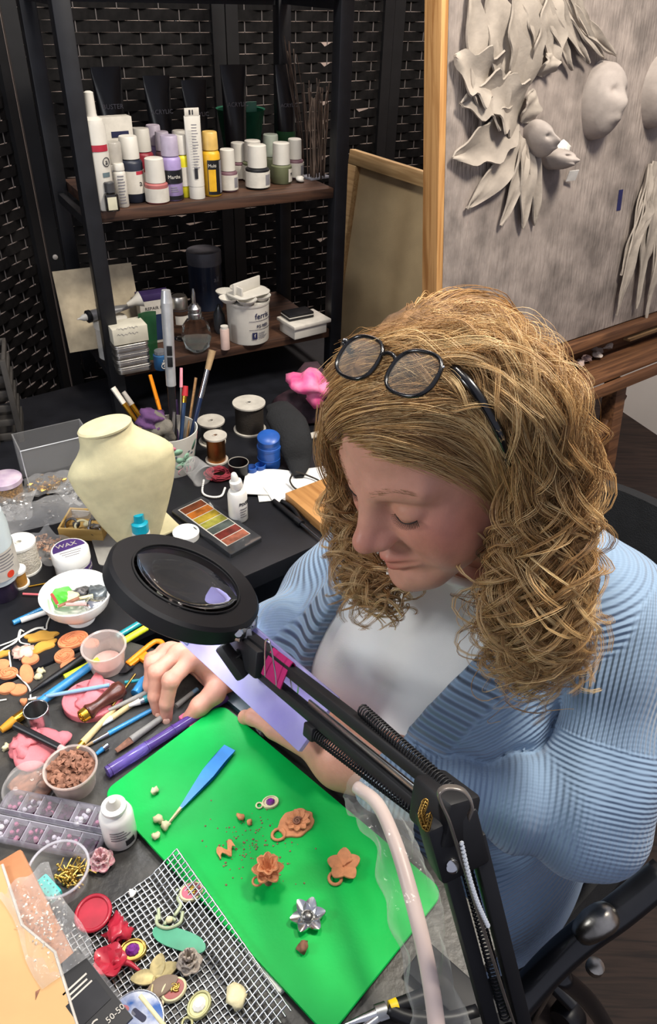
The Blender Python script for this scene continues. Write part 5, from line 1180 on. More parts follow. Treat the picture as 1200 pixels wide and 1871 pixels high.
# ------------------------------------------------------------------ lower shelf
z = Z1
m_bcard = mat('handmade_beige_paper', 'a99c84', .85, var=.10, scale=50, bump=.3, bscale=120); m_tin = mat('tin_metal', 'b9b6b0', .35, 1., var=.15, scale=20)
a_, b_ = foot(124, 650, z), foot(262, 628, z); d_ = b_-a_; Wc = np.linalg.norm(d_); hc = high(a_, 525)
upc = np.array([-.02, .28, 1.]); xa_ = d_/Wc; upc -= xa_*(upc@xa_); upc /= np.linalg.norm(upc); Hc = .15
tag(obj('paper_sheet', box(Wc, Hc, .003, (Wc/2, Hc/2, 0)), m_bcard, loc=a_+[0, .012, .001], M=np.stack([xa_, upc, np.cross(xa_, upc)], 1)), 'speckled beige handmade paper leaning behind the left post on the lower shelf', 'paper')
p = foot(212, 658, z, .025); t = thing('storage_jar', 'clear plastic jar with a white lid behind the left post, lower shelf', 'jar', p, FACE); R = .030; H = high(p, 580)
obj('body', lathe([(R, 0), (R, H*.8), (R*.94, H*.82)], 28, True, False), m_clr, t); obj('lid', lathe([(R*1.06, H*.80), (R*1.06, H*.98), (R, H), (.001, H)], 28), m_whcap, t); obj('label', band(R, H*.1, H*.6, -130, -60), m_lab, t)
q = p+[0, 0, H+.012]
t = thing('squeezed_tube', 'squeezed silver paint tube with a white tip lying on the white jar lid', 'tube', q, FACE+14)
obj('body', sheet(lambda u, v: ((u-.45)*.085, .011*(1-.15*u)*np.cos(v*6.283), .010*(1-u**2*.85)*np.sin(v*6.283)), 10, 17), mat('grey_tube_foil', '98989a', .35, .6), t, smooth=180)
obj('collar', lathe([(.0115, 0), (.0115, .006), (.008, .008)], 18).rot('Y', -90).mv(-.038, 0, 0), m_blackp, t); obj('tip', lathe([(.0065, 0), (.006, .006), (.002, .013), (.001, .018)], 14).rot('Y', -90).mv(-.046, 0, 0), m_whcap, t)
tag(obj('bead', ell(.009, .009, .009), m_chrome, loc=q+[-.01, -.012, .016], smooth=180), 'shiny silver bead resting by the squeezed tube', 'bead')
tag(obj('foil_wrap', lathe([(.003, 0), (.006, .014), (.012, .028)], 12, sx=1.3).rot('Y', 75), m_whcap, loc=q+[.035, .004, .012], rz=FACE), 'white cone-shaped wrapper beside the squeezed tube', 'wrapper')
# note block and tins
nb = foot(238, 690, z); nbx = at(238, 690, z)
tin_lab = ['lowest flat tin of the stack on the lower shelf', 'second flat tin from the bottom of the stack', 'third flat tin from the bottom of the stack', 'topmost flat tin of the stack, under the white card box']
tb0 = foot(248, 690, z, .03)+np.array([-.008, .012, 0])
tp_ = None
for i in range(4):
    loc = tb0+[random.uniform(-.002, .002), random.uniform(-.002, .002), i*.0142]
    if tp_ is None:
        tp_ = thing('flat_tin', tin_lab[0], 'tin', loc, FACE, group='tins on the lower shelf'); obj('tin_base', prism(rrect(.062, .046, .008), .0082, 0, .001), m_tin, tp_); obj('tin_lid', prism(rrect(.064, .048, .008), .0050, .0084, .0012), m_tin, tp_); obj('rolled_rim', prism(rrect(.0652, .0492, .0085), .0010, .0084, .0003), m_tin, tp_)
    else: dup(tp_, loc, FACE+random.uniform(-3, 3), tin_lab[i])
t = thing('card_box', 'white card box with faint handwriting standing on the tins', 'box', tb0+[0, 0, .0572], FACE); hbx = high(tb0+[0, 0, .0572], 608)
obj('box_base', box(.064, .044, max(.03, hbx), bev=.0008), mat('ivory_card', 'b9b4a4', .7, var=.08, scale=40), t)
for i in range(2): obj('handwriting', tube([(-.024+.002*k, -.0225, .030-.011*i+.0016*math.sin(k*1.9)+.001*math.sin(k*.7)) for k in range(20)], .0003, 4), m_gry, t, smooth=180)
# repair kit box, green card, blue bottle
p = foot(278, 640, z, .0)+np.array([0, .05, 0]); t = thing('repair_kit_box', 'white box lettered REPAIR KIT with a purple top and dark blue lower half', 'box', p, FACE); H = high(p, 532)
obj('carton', box(.062, .026, H*.86, bev=.0006), m_lab, t); obj('purple_top', box(.062, .026, H*.13, (0, 0, H*.862), .0006), mat('purple_card', '382858', .6), t); obj('lettering', text('REPAIR KIT', .0088, .0002).rot('X', 90).mv(0, -.0133, H*.71), m_ink, t); obj('blue_panel', box(.056, .0006, H*.52, (.002, -.0133, H*.06)), mat('deep_blue_print', '1b2c4a', .4), t)
p = foot(274, 690, z, .014); t = thing('drop_bottle', 'small blue labelled bottle in front of the repair kit box', 'bottle', foot(296, 678, z, .012), FACE); p = foot(296, 678, z, .012); H = high(p, 640); R = .0135
obj('body', lathe([(R*.9, 0), (R, .002), (R, H*.78), (R*.6, H*.84)], 22), mat('blue_bottle_label', '2c5a86', .35, col2='1f3550', scale=30), t); obj('cap', lathe([(R*.8, H*.84), (R*.78, H), (R*.5, H)], 20), mat('silver_grey_cap', '8d9096', .3, .7), t); obj('lettering', text('alla', .012, .0003).rot('Z', 90).rot('X', 90).mv(.002, -R-.0005, H*.42), m_lab, t); obj('emblem', wrap(ring(.005, .0007, 16, 5), R+.0008, H*.28, -85), m_lab, t)
p = foot(268, 676, z, .01)+np.array([0, .028, 0]); tag(obj('green_sleeve', sheet(lambda u, v: ((u-.5)*.034+.006*v, .006*np.sin(u*3), v*.095), 8, 10, .0015), mat('dark_green_film', '1d4a2c', .35, alpha=.85), loc=p, rz=FACE), 'dark green plastic sleeve standing left of the blue bottle', 'sleeve')
# glass jar with silver lid
p = foot(331, 632, z, .02)+np.array([0, .02, 0]); t = thing('glass_jar', 'glass jar with a ridged silver lid and white label, behind the faceted bottle', 'jar', p, FACE); H = high(p, 540); R = .0195
obj('body', lathe([(R*.9, 0), (R, .004), (R, H*.66), (R*.75, H*.74)], 26), m_glass, t); obj('lid', lathe([(R*.8, H*.72), (R*.84, H*.74), (R*.82, H*.82), (R*.84, H*.86), (R*.82, H*.95), (R*.7, H)], 26), m_tin, t); obj('label', band(R, H*.40, H*.60, -140, -40), m_lab, t); obj('cord_rim', ring(R*.9, .001, 24, 5, H*.70), m_ink, t)
# faceted bottle with spike
p = foot(362, 650, z, .026); t = thing('faceted_bottle', 'round faceted glass bottle with a silver neck and spike', 'bottle', p, FACE); H = high(p, 527); R = .030
obj('body', lathe([(R*.45, 0), (R*.8, H*.07), (R, H*.25), (R*.9, H*.40), (R*.55, H*.52), (R*.36, H*.55)], 10), m_glass, t, smooth=15); obj('liquid', lathe([(R*.40, .002), (R*.75, H*.08), (R*.90, H*.2), (.0002, H*.2)], 10), mat('clear_liquid', 'e9efe9', .05, trans=.9, ior=1.1), t, smooth=15)
obj('neck_ring', lathe([(R*.40, H*.54), (R*.44, H*.56), (R*.44, H*.62), (R*.38, H*.63), (R*.42, H*.66), (R*.42, H*.70), (R*.3, H*.73), (R*.24, H*.76)], 22), m_steel, t); obj('spike', lathe([(R*.12, H*.75), (R*.11, H*.9), (R*.05, H)], 12), m_chrome, t)
# canister at the back
p = foot(366, 600, z, .03)+np.array([.0, .10, 0]); t = thing('canister', 'tall dark blue canister with a grey lid at the back of the lower shelf', 'canister', p, FACE); H = high(p, 456); R = .036
obj('body', lathe([(R, 0), (R, H*.78)], 30), mat('smoky_blue_plastic', '20283a', .3, coat=.3), t); obj('lid', lathe([(R*1.03, H*.78), (R*1.03, H*.98), (R, H), (.001, H)], 30), mat('grey_lid', '56565c', .4), t); obj('lettering', wrap(text('all', .016, .0002), R+.0006, H*.55, -70), m_gry, t)
tag(obj('dark_flask', lathe([(.010, 0), (.014, .02), (.012, .04), (.004, .055), (.003, .06)], 18), mat('smoked_glass', '2c2f33', .1, coat=.5), loc=foot(400, 618, z, .01)+[0, .02, 0]), 'small smoked glass flask left of the white tub', 'flask')
p = foot(412, 640, z, .008); t = thing('vial', 'little vial of pinkish powder in front of the white tub', 'vial', p, FACE); H = high(p, 600)
obj('body', lathe([(.0088, 0), (.009, H*.95), (.008, H)], 18), mat('pinkish_powder', 'b79f96', .5), t); obj('stopper', lathe([(.0075, H), (.0075, H+.005)], 16), m_whcap, t)
# white tub
p = foot(455, 632, z, .042); t = thing('wax_tub', 'white tub lettered ferris with a paper label', 'tub', p, FACE); H = high(p, 545); R = .0425
obj('body', lathe([(R*.95, 0), (R*.965, .002), (R, H)], 40), m_whcap, t); obj('rim', lathe([(R*1.02, H-.006), (R*1.04, H-.004), (R*1.04, H), (R*.97, H)], 40, False, False), m_whcap, t)
tl_ = []
for s_, sz, fz, m2, an in (('ferris', .0165, .72, m_navy, -72), ('FG RED', .0085, .47, m_navy, -72)): obj('lettering', wrap(text(s_, sz, .0003), R+.0006, H*fz, an), m2, t)
for fz, w1 in ((.60, 1), (.385, 1)): obj('rule_line', band(R+.0002, H*fz, H*fz+.0009, -112, -34), m_navy, t)
obj('emblem', band(R+.0002, H*.16, H*.33, -104, -90), m_navy, t); obj('print_lines', lines(R+.0002, H*.16, H*.33, 4, -86, -55), m_gry, t); obj('print_block', band(R+.0002, H*.5, H*.62, -36, -24), m_navy, t); obj('lettering', wrap(text('f', .010, .0003), R+.0010, H*.245, -97), m_lab, t)
# stacked palettes on the tub
H0 = H
t2 = thing('petal_palette', 'white flower-shaped paint palette with round wells on the tub', 'palette', p+[-.008, 0, H0+.0005], FACE); 
for k in range(6):
    a = k*math.pi/3+.3; obj('well', lathe([(.0001, .002), (.010, .002), (.0185, .0095), (.0200, .0105), (.0195, .0085), (.011, .0002), (.0001, .0)], 20, False, False), m_whcap, t2, loc=(.0365*math.cos(a), .0365*math.sin(a), .0))
obj('hub', lathe([(.0001, .004), (.018, .004), (.018, .001), (.0001, .001)], 20, False, False), m_whcap, t2)
t3 = thing('lid_plate', 'white square plate with a raised ridge lying on the flower-shaped palette', 'plate', p+[.002, 0, H0+.0115], FACE+14, M=None)
obj('plate', prism(rrect(.082, .056, .016), .003, 0, .0008), m_whcap, t3); obj('ridge', box(.074, .004, .022, (0, .004, .003), .001), m_whcap, t3, M=Matrix.Rotation(math.radians(8), 4, 'Z')); obj('ridge', box(.004, .024, .016, (-.028, -.006, .003), .001), m_whcap, t3)
# white box with black case on it
p = foot(552, 618, z)+np.array([.0, .035, 0]); t = thing('lidded_box', 'low white plastic box with a lid at the right end of the lower shelf', 'box', p, FACE+6); obj('box_base', box(.080, .058, .022, bev=.002), m_whcap, t); obj('lid', box(.092, .068, .008, (.002, 0, .0222), .002), m_lab, t)
t = thing('small_case', 'flat black case with a pale edge lying on the white box', 'case', p+[-.012, .004, .0306], FACE+2); obj('lower_shell', box(.058, .036, .006, bev=.0015), m_blackp, t); obj('pale_edge', box(.059, .037, .0014, (0, 0, .0058)), m_whcap, t); obj('upper_shell', box(.058, .036, .005, (0, 0, .0072), .0015), m_blackp, t)
# ================================================================== clutter on desk and table
def P3(px, py, z=TZ): return at(px, py, z)
def rod(name, label, cat, p, q, parts, z0=TZ, z1=None, group=None, n=10, flat=1.):
    """long thin thing from pixel p to pixel q; parts: (name, t0, t1, r0, r1, material[, flat])"""
    z1 = z0 if z1 is None else z1; rm = max(max(x[3], x[4]) for x in parts)
    a, b = at(*p, z0+rm), at(*q, z1+rm); L_ = np.linalg.norm(b-a); t = thing(name, label, cat, (a+b)/2, M=axes(b-a), group=group)
    for x in parts:
        fl = x[6] if len(x) > 6 else 1.
        obj(x[0], tube([(L_*(x[1]-.5), 0, 0), (L_*(x[1]*.5+x[2]*.5-.5), 0, 0), (L_*(x[2]-.5), 0, 0)], [x[3], (x[3]+x[4])/2, x[4]], n, flat=fl), x[5], t)
    return t
m_blueb = mat('sky_blue_lacquer', '2f87bf', .3, coat=.3); m_teal = mat('teal_lacquer', '157f86', .3, coat=.3); m_lime = mat('lime_plastic', 'c6cf2a', .4); m_goldf = mat('gold_ferrule', 'd9a63a', .25, 1.); m_silf = mat('silver_ferrule', 'c8cacc', .22, 1.)
m_bris = mat('tan_bristle', 'a58a66', .8, bump=.3, bscale=400); m_bris2 = mat('white_bristle', 'd8d2c6', .8, bump=.3, bscale=400); m_bwood = wood('beech_handle', 'b8936a', '96714a', 6, 'X', .5); m_pale = mat('pale_wood_stick', 'd3b983', .6); m_greyh = mat('grey_handle', '8d8880', .5)
m_velvet = mat('cream_velvet', 'd9d0a6', .85, var=.05, scale=60, bump=.12, bscale=500); m_orangep = mat('orange_plastic', 'e98a14', .4); m_pinkclay = mat('pink_clay', 'd8767c', .75, var=.08, scale=40, bump=.4, bscale=90); m_salmon = mat('salmon_clay', 'dd8a5c', .75, var=.08, scale=80, bump=.25, bscale=300); m_mustard = mat('mustard_clay', 'c9963c', .75, var=.08, bump=.25)
m_white2 = mat('white_glaze', 'efeee8', .25, var=.02, coat=.3); m_thread = mat('white_thread', 'dcdad0', .7); m_cup = thin('milky_cup_plastic', 'e6d6cc', .2, .28); m_clear = thin('clear_tub_plastic', 'ffffff', .06, .03); m_bag = thin('zip_bag_film', 'f2f2f2', .12, .06, .9, 90)
# ---- necklace bust
bt = dep(190, 776, 1.02)
bbot = at(262, 985, TZ+.004); up_ = bt-bbot; 
nb_ = thing('necklace_bust', 'cream velvet necklace display bust leaning back on the desk', 'display bust', bbot)
Lb = np.linalg.norm(up_); zb = up_/Lb; vb = -ray(210, 860); vb /= np.linalg.norm(vb); xb = np.cross(vb, zb); xb /= np.linalg.norm(xb); yb = np.cross(zb, xb); RB = np.stack([xb, -yb*-1, zb], 1)
RB = np.stack([xb, yb, zb], 1)
def px_w(px_len, d=1.2): return px_len/F*d
def bust_fn(u, v):
    # v: 0 foot tip .. 1 neck; u round the front half and back
    ks = np.array([0, .08, .25, .42, .57, .70, .77, .83, .89, .94, 1.]); wd = np.array([.030, .038, .053, .065, .074, .0765, .067, .054, .043, .0385, .0365]); cx = np.array([.004, .003, .0, -.004, -.006, -.006, -.006, -.006, -.003, 0, 0]); dp = np.array([.008, .012, .020, .028, .034, .038, .038, .037, .035, .034, .034])
    w_ = np.interp(v, ks, wd); d_ = np.interp(v, ks, dp); c_ = np.interp(v, ks, cx); a = u*2*math.pi
    return c_+w_*np.cos(a), d_*np.sin(a)*np.where(np.sin(a) > 0, 1, .45), v*Lb
obj('bust_body', sheet(bust_fn, 41, 34), m_velvet, nb_, M=RB, smooth=180)
obj('neck_cap', lathe([(.0365, 0), (.0375, .003), (.0350, .0055), (.0001, .006)], 32, sy=.80).mv(0, .009, Lb-.001), m_velvet, nb_, M=RB)
obj('foot_board', box(.060, .09, .004, (0, 0, 0), .001), m_velvet, nb_, loc=(0.0, .05, -.0045), rz=40)
obj('strut', bar(bbot+zb*Lb*.55-yb*.014, at(285, 900, TZ+.002), .02, .004).mv(*(mo-bbot)), m_velvet, nb_)
tag(obj('grey_card', prism(rrect(.062, .075, .008), .002), mat('grey_card', '9c9a94', .6), loc=P3(212, 1000), rz=25), 'pale grey rounded card lying in front of the bust', 'card')
# ---- floral cup with brushes
p = foot(320, 875, TZ, .036); cH = high(p, 790)*1.0; R0, R1 = .034, .047
m_cupw = mat('white_printed_cup', 'd9d8d0', .4, var=.02); cup = thing('floral_cup', 'white cup printed with green and pink flowers, full of brushes', 'cup', p, FACE); cH = .080
obj('cup_body', lathe([(.0001, 0), (R0, 0), (R0+.001, .002), (R1, cH), (R1-.0015, cH), (R0-.001, .004), (.0001, .004)], 40, False, False), m_cupw, cup)
pr_m = {k: mat('print_'+k, c, .5) for k, c in (('mint', '8fb9a0'), ('green', '4f7a68'), ('pink', 'd77f93'), ('lilac', 'b9a2c0'), ('slate', '4d5a66'))}
def motif(kind, ang, zz, sz, k, n=5):
    Rz = R0+(R1-R0)*zz/cH; g = G()
    if kind == 'flower':
        for i in range(n): g.merge(prism(oval(sz*.34, sz*.22, 10), .0003), Matrix.Rotation(i*6.283/n, 4, 'Z')@Matrix.Translation((sz*.36, 0, 0)))
    elif kind == 'leaf': g = prism([(sz*.5*math.cos(t), sz*.2*math.sin(t)*(1-.3*math.cos(t))) for t in np.linspace(0, 6.283, 16, endpoint=False)], .0003).rot('Z', 60)
    else: g = prism(oval(sz*.5, sz*.32, 14), .0003)
    def fn(V):
        zz_ = zz+V[:, 1]; Rr = R0+(R1-R0)*zz_/cH; a = math.radians(ang)+V[:, 0]/Rr; r = Rr+.0004+V[:, 2]; return np.stack([r*np.cos(a), r*np.sin(a), zz_], 1)
    obj('print_'+kind, g.warp(fn), pr_m[k], cup, smooth=180)
for q in (('flower', -78, 0.031, 0.027, 'mint'), ('flower', -128, 0.051, 0.018, 'lilac'), ('leaf', -48, 0.058, 0.020, 'green'), ('leaf', -26, 0.045, 0.025, 'slate'), ('leaf', -38, 0.028, 0.020, 'green'), ('blob', -76, 0.011, 0.027, 'pink'), ('blob', -108, 0.064, 0.016, 'pink'), ('leaf', -103, 0.041, 0.016, 'slate'), ('blob', -96, 0.056, 0.020, 'mint'), ('flower', -8, 0.062, 0.016, 'pink'), ('blob', -18, 0.016, 0.014, 'pink'), ('blob', -56, 0.044, 0.006, 'slate'), ('blob', -66, 0.050, 0.005, 'slate')): motif(*q)
cb = p
def stick(name, label, cat, tip, dtip, parts, foot_xy=(0, 0), n=10):
    """tool standing in the cup: tip at a pixel and depth, foot inside the cup"""
    b = dep(*tip, dtip); f0 = cb+np.array([foot_xy[0], foot_xy[1], .006]); d = b-f0; L_ = np.linalg.norm(d); t = thing(name, label, cat, f0, M=zaxes(d))
    for x in parts:
        obj(x[0], tube([(0, 0, L_*x[1]), (0, 0, L_*(x[1]+x[2])/2), (0, 0, L_*x[2])], [x[3], (x[3]+x[4])/2, x[4]], n, flat=x[6] if len(x) > 6 else 1), x[5], t)
    return t
D0 = (cb-CAM)@FW
stick('paintbrush', 'flat brush with worn pale bristles and gold ferrule, leftmost in the cup', 'brush', (206, 708), D0-.05, [('handle', 0, .52, .0035, .005, m_bwood), ('ferrule', .52, .80, .005, .008, m_goldf, .6), ('bristles', .80, 1, .008, .0085, m_bris2, .5)], (-.012, 0))
stick('paintbrush', 'second brush from the left in the cup, small pale bristles', 'brush', (225, 716), D0-.03, [('handle', 0, .55, .003, .004, m_bwood), ('ferrule', .55, .82, .004, .005, m_goldf), ('bristles', .82, 1, .005, .004, m_bris2)], (-.008, .01))
stick('paintbrush', 'orange flat paddle tool standing in the cup', 'tool', (274, 685), D0-.02, [('handle', 0, .45, .004, .004, m_bwood), ('neck', .45, .72, .004, .006, m_orangep, .6), ('paddle', .72, 1, .008, .0075, m_orangep, .4)], (.0, .01))
stick('craft_knife', 'tall white and silver craft tool with black grip standing in the cup', 'knife', (303, 530), D0-.17, [('grip', 0, .50, .0055, .0065, m_blackp), ('barrel', .50, .94, .0080, .0092, mat('silver_white_plastic', 'c3c5c7', .3, .5)), ('tip_cap', .94, 1, .0092, .0066, mat('silver_white_plastic', 'c3c5c7', .3, .5))], (.006, -.012), 14)
kn_ = bpy.data.objects['craft_knife']; kd_ = np.linalg.norm(dep(303, 530, D0-.17)-cb); kT = np.array(kn_.matrix_world.to_3x3()).T@(CAM-cb); kT = math.degrees(math.atan2(kT[1], kT[0]))
for f_ in (.66, .60): obj('slider', box(.0085, .004, .016, (0, -.0082, kd_*f_), .001), m_blackp, kn_, rz=kT+90)
stick('paintbrush', 'thin stick with a pale pink tip in the cup', 'brush', (331, 672), D0-.03, [('handle', 0, .8, .0022, .0018, m_greyh), ('tip', .8, 1, .003, .0026, mat('pink_tip', 'd98f9c', .6))], (.012, .004))
stick('pencil', 'pencil with a bright red rounded end in the cup', 'pencil', (339, 705), D0-.03, [('shaft', 0, .86, .0036, .0036, mat('dark_blue_shaft', '233a5c', .4)), ('collar', .80, .88, .0040, .0042, m_goldf), ('red_end', .88, 1, .0055, .0045, mat('red_end', 'b3242e', .5))], (.010, -.010))
stick('wooden_spatula', 'flat bare wooden stick in the cup, right of the red-ended pencil', 'stick', (358, 690), D0-.02, [('blade', 0, 1, .005, .006, m_bwood, .4)], (.016, .004))
stick('paintbrush', 'long brush with a silver ferrule and soft brown bristles, rightmost in the cup', 'brush', (388, 640), D0-.05, [('handle', 0, .60, .0032, .0042, mat('navy_handle', '1e2d4d', .3)), ('ferrule', .60, .84, .0042, .0044, m_silf), ('bristles', .84, 1, .0050, .0064, m_bris)], (.018, -.004))
stick('paintbrush', 'short dark purple handled brush in the middle of the cup', 'brush', (322, 730), D0-.0, [('handle', 0, .9, .003, .0035, mat('dark_purple_handle', '3a2450', .4)), ('end', .9, 1, .0035, .002, mat('dark_purple_handle', '3a2450', .4))], (.004, .014))
# purple sponge brush fan
f0 = cb+np.array([-.012, -.008, .058]); t = thing('fan_brush', 'wide fan brush with purple-edged grey bristles in the cup', 'brush', f0, M=axes([.86, .5, 0]))
obj('bristles', lump(.025, .22, 5, 3, 1., 3).mv(.002, 0, .026), mat('grey_bristle', '6a655c', .85, bump=.5, bscale=200), t, smooth=180); obj('purple_tips', lump(.023, .22, 9, 3, .7, 3).mv(-.012, .008, .042), mat('purple_bristle', '5b3a66', .85, bump=.4, bscale=200), t, smooth=180); obj('handle', tube([(0, 0, -.055), (0, 0, .004)], .004, 8), m_bwood, t)
stick('curved_tool', 'black curved tool hooked over the front of the cup', 'tool', (318, 752), D0-.075, [('shaft', .6, 1, .003, .0025, m_steel)], (.0, -.03))
q0 = [dep(319, 752, D0-.07), dep(313, 785, D0-.065), dep(322, 815, D0-.062), dep(333, 850, D0-.058)]; obj('hook', tube(np.array(spline(q0, 16))-q0[0], .0042, 8), m_blackp, bpy.data.objects['curved_tool'], smooth=180).matrix_world = Matrix.Translation(Vector(q0[0]))
# ---- spools
def spool(name, label, px, pyb, pyt, wpx, flange, core, hole=True, wide=.78, group=None):
    R = px_m(px, pyb, wpx)/2; p = foot(px, pyb, TZ, R); H = high(p, pyt); t = thing(name, label, 'spool', p, 0, group=group)
    for z in (0, H-.003): obj('flange', lathe([(.004, z), (R, z), (R, z+.003), (.004, z+.003), (.004, z)], 30, False, False), flange, t)
    obj('winding', lathe([(R*wide, .003)]+[(R*wide*(1+.012*(i % 2)), .003+(H-.006)*i/22) for i in range(1, 22)]+[(R*wide, H-.003)], 28), core, t); obj('hub', ring(.0045, .0012, 16, 6, H), flange, t, smooth=180); return t, R, H
m_spw = mat('pale_spool_plastic', 'bdb8ad', .4); m_copper = mat('copper_wire', 'b87a48', .3, 1., bump=.3, bscale=900); m_dcord = mat('dark_brown_cord', '2e2822', .8, bump=.4, bscale=500)
spool('wire_spool', 'spool of thin silver wire with a pale flange, behind the copper one', 389, 820, 768, 50, m_spw, mat('silver_wire', 'a9a9a6', .3, 1.))
spool('wire_spool', 'spool of shiny copper wire standing on red yarn', 397, 852, 795, 42, m_spw, m_copper, wide=.8)
spool('cord_spool', 'wide spool of dark brown cord with white flanges', 457, 800, 735, 60, m_spw, m_dcord, wide=.86)
p = P3(400, 872); t = thing('yarn_bundle', 'bundle of dark red yarn in front of the copper spool', 'yarn', p, 0)
g = G(); R_ = np.random.default_rng(2)
for i in range(26):
    a0 = R_.random()*6.28; g.merge(tube(spline([(R_.uniform(.012, .026)*math.cos(a0+k*1.1), R_.uniform(.010, .020)*math.sin(a0+k*1.1), R_.uniform(.003, .012)) for k in range(6)], 24), .0014, 5))
o = obj('strands', g, mat('dark_red_yarn', '8c2a38', .8), t, smooth=180); o['kind'] = 'stuff'
p = foot(437, 880, TZ, .018); t = thing('black_pot', 'small black open pot between the red yarn and the blue jar', 'pot', p); obj('wall', lathe([(.0001, 0), (.016, 0), (.018, .028), (.0165, .028), (.015, .003), (.0001, .003)], 26, False, False), m_blackp, t); obj('rim', ring(.0172, .0009, 26, 6, .028), m_greyh, t, smooth=180)
m_bluejar = mat('cobalt_blue_plastic', '2456a8', .35)
p = foot(492, 862, TZ, .021); t = thing('blue_jar', 'cobalt blue plastic jar with a tilted top', 'jar', p); H = high(p, 796); R = .021
obj('body', lathe([(R*.92, 0), (R*.96, .002), (R*.96, H*.60), (R, H*.61), (R, H*.68), (R*.94, H*.69), (R*.9, H*.84)], 28), m_bluejar, t); obj('cap', lathe([(R*.92, 0), (R*.94, .010), (R*.7, .014), (.0001, .0145)], 28).rot('X', 14).mv(0, 0, H*.82), m_bluejar, t); obj('seam', ring(R*.965, .0007, 28, 5, H*.3), m_bluejar, t)
for px, py, lab in ((460, 870, 'left one of two small blue caps beside the blue jar'), (476, 866, 'right one of two small blue caps, against the blue jar')):
    p = foot(px, py, TZ, .008); tag(obj('blue_bottle_top', lathe([(.009, 0), (.0095, .002), (.0095, .014), (.008, .0145), (.0078, .004), (.0001, .004)], 20, True, False), m_bluejar, loc=p), lab, 'cap', 'small blue caps')
# black pouch
pa_, pb_ = P3(545, 862), P3(490, 760)
pq = [at(546, 872, TZ+.010), at(545, 846, TZ+.014), dep(540, 812, 1.30), dep(528, 778, 1.31), dep(506, 750, 1.33), dep(488, 742, 1.34)]
tag(obj('black_pouch', tube(np.array(spline(pq, 26))-pq[0], np.interp(np.linspace(0, 1, 26), [0, .12, .35, .6, .8, .93, 1], [.008, .017, .029, .033, .027, .010, .004]), 16, flat=.42), mat('black_fabric', '17181a', .85, bump=.5, bscale=300), loc=pq[0], smooth=180), 'black cloth pouch slumped over the cobalt blue jar', 'pouch')
g = tube(spline([at(534, 866, TZ+0.029), at(530, 880, TZ+0.015), at(545, 895, TZ+0.013), at(580, 890, TZ+0.013), at(585, 880, TZ+0.013), at(560, 868, TZ+0.014), at(540, 862, TZ+0.023)], 40), .0016, 6); tag(obj('black_loop', g, m_dcord, smooth=180), 'black cord loop hanging from the black pouch onto the white paper', 'cord')
# pink bag and shopping heap behind her hair
p = at(548, 735, TZ+.05); 
tag(obj('pink_bag', lump(.036, .35, 21, 3, .75), mat('hot_pink_tissue', 'e0508c', .5, col2='e890b0', scale=30), loc=p+[0.02, .01, .03], smooth=180), 'hot pink tissue bag on the dark heap left of her hair', 'bag'); tag(obj('dark_bundle', lump(.052, .3, 9, 3, .8), mat('dark_plum_cloth', '2e2128', .7, col2='4a3038', scale=40, bump=.5, bscale=60), loc=at(545, 762, TZ)+[.02, .02, .035], smooth=180), 'dark plum bundle under the hot pink bag', 'bundle')
c, a, L_ = span((553, 800), (590, 792), TZ); tag(obj('white_tag', box(.04, .018, .002), m_lab, loc=at(572, 796, TZ), rz=30), 'white label tag on the desk near her hair', 'tag')
# ---- dropper bottle, palette, papers, block
p = foot(436, 958, TZ, .016); H = high(p, 864); R = .0155; t = thing('dropper_bottle', 'white dropper bottle with a tilted nozzle standing alone on the black desk', 'bottle', p, FACE)
obj('body', lathe([(R*.9, 0), (R, .002), (R, H*.55), (R*.85, H*.62), (R*.42, H*.66), (R*.42, H*.70)], 28), m_white2, t); obj('cap', lathe([(R*.62, 0), (R*.66, .002), (R*.62, .012), (R*.40, .014), (R*.36, .020), (R*.26, .026), (R*.2, .027)], 22).rot('Y', -9).mv(0, 0, H*.70), m_white2, t); obj('lettering', wrap(text('PIXELS', R*.52, .0003), R+.0006, H*.42, -62), m_ink, t); obj('print_lines', lines(R, H*.12, H*.34, 4, -100, -50, m_gry), m_gry, t)
c, a, L_ = span((335, 935), (440, 1012), TZ); pw = .062
t = thing('palette_tray', 'dark tray of watercolour swatches on the black desk', 'palette', (c[0]+.006, c[1]+.012, TZ), a)
obj('tray', prism(rrect(L_*1.04, pw, .003), .008, 0, .001), mat('dark_tray', '2c2e32', .3, coat=.5), t); obj('card', box(L_*.86, pw*.74, .0006, (-L_*.04, 0, .008)), m_lab, t)
for i, cc_ in enumerate(('6a3418', 'a8601e', '9a8428', '8c8a3a', '4e5652', '6e2a22', '9a5a44')): obj('swatch', box(L_*.108, pw*.68, .0006, (-L_*.40+L_*.122*i, 0, .0086)), mat('swatch_'+cc_, cc_, .35, var=.3, scale=60), t)
c, a, L_ = span((470, 890), (600, 905), TZ); t = thing('paper_packet', 'crumpled white paper packet lying on the desk under the black cord loop', 'paper', (c[0], c[1]+.012, TZ), a+20)
for i, (dx, r_) in enumerate(((0, 0), (.012, 14), (-.02, -12))): obj('sheet', sheet(lambda u, v: ((u-.5)*.125, (v-.5)*.075, .002+.002*i+.003*np.sin(u*7+i)*np.sin(v*4)), 12, 8, .001), m_white2, t, loc=(dx, .004*i, 0), rz=r_)
c, a, L_ = span((530, 925), (588, 975), TZ); bx_ = at(530, 922, TZ+.018)
tag(obj('wood_block', box(.12, .10, .018, (0, 0, 0), .001), wood('honey_wood_block', 'b98750', '9a6a3a', 5, 'X', .5), loc=(c[0]+.040, c[1]+.030, TZ), rz=a), 'honey brown wooden block on the desk, half behind her hair', 'block')
tag(obj('glass_bead', ell(.014, .014, .012), m_glass, loc=at(598, 908, TZ+.03), smooth=180), 'clear glass bead lying on the honey brown block', 'bead')
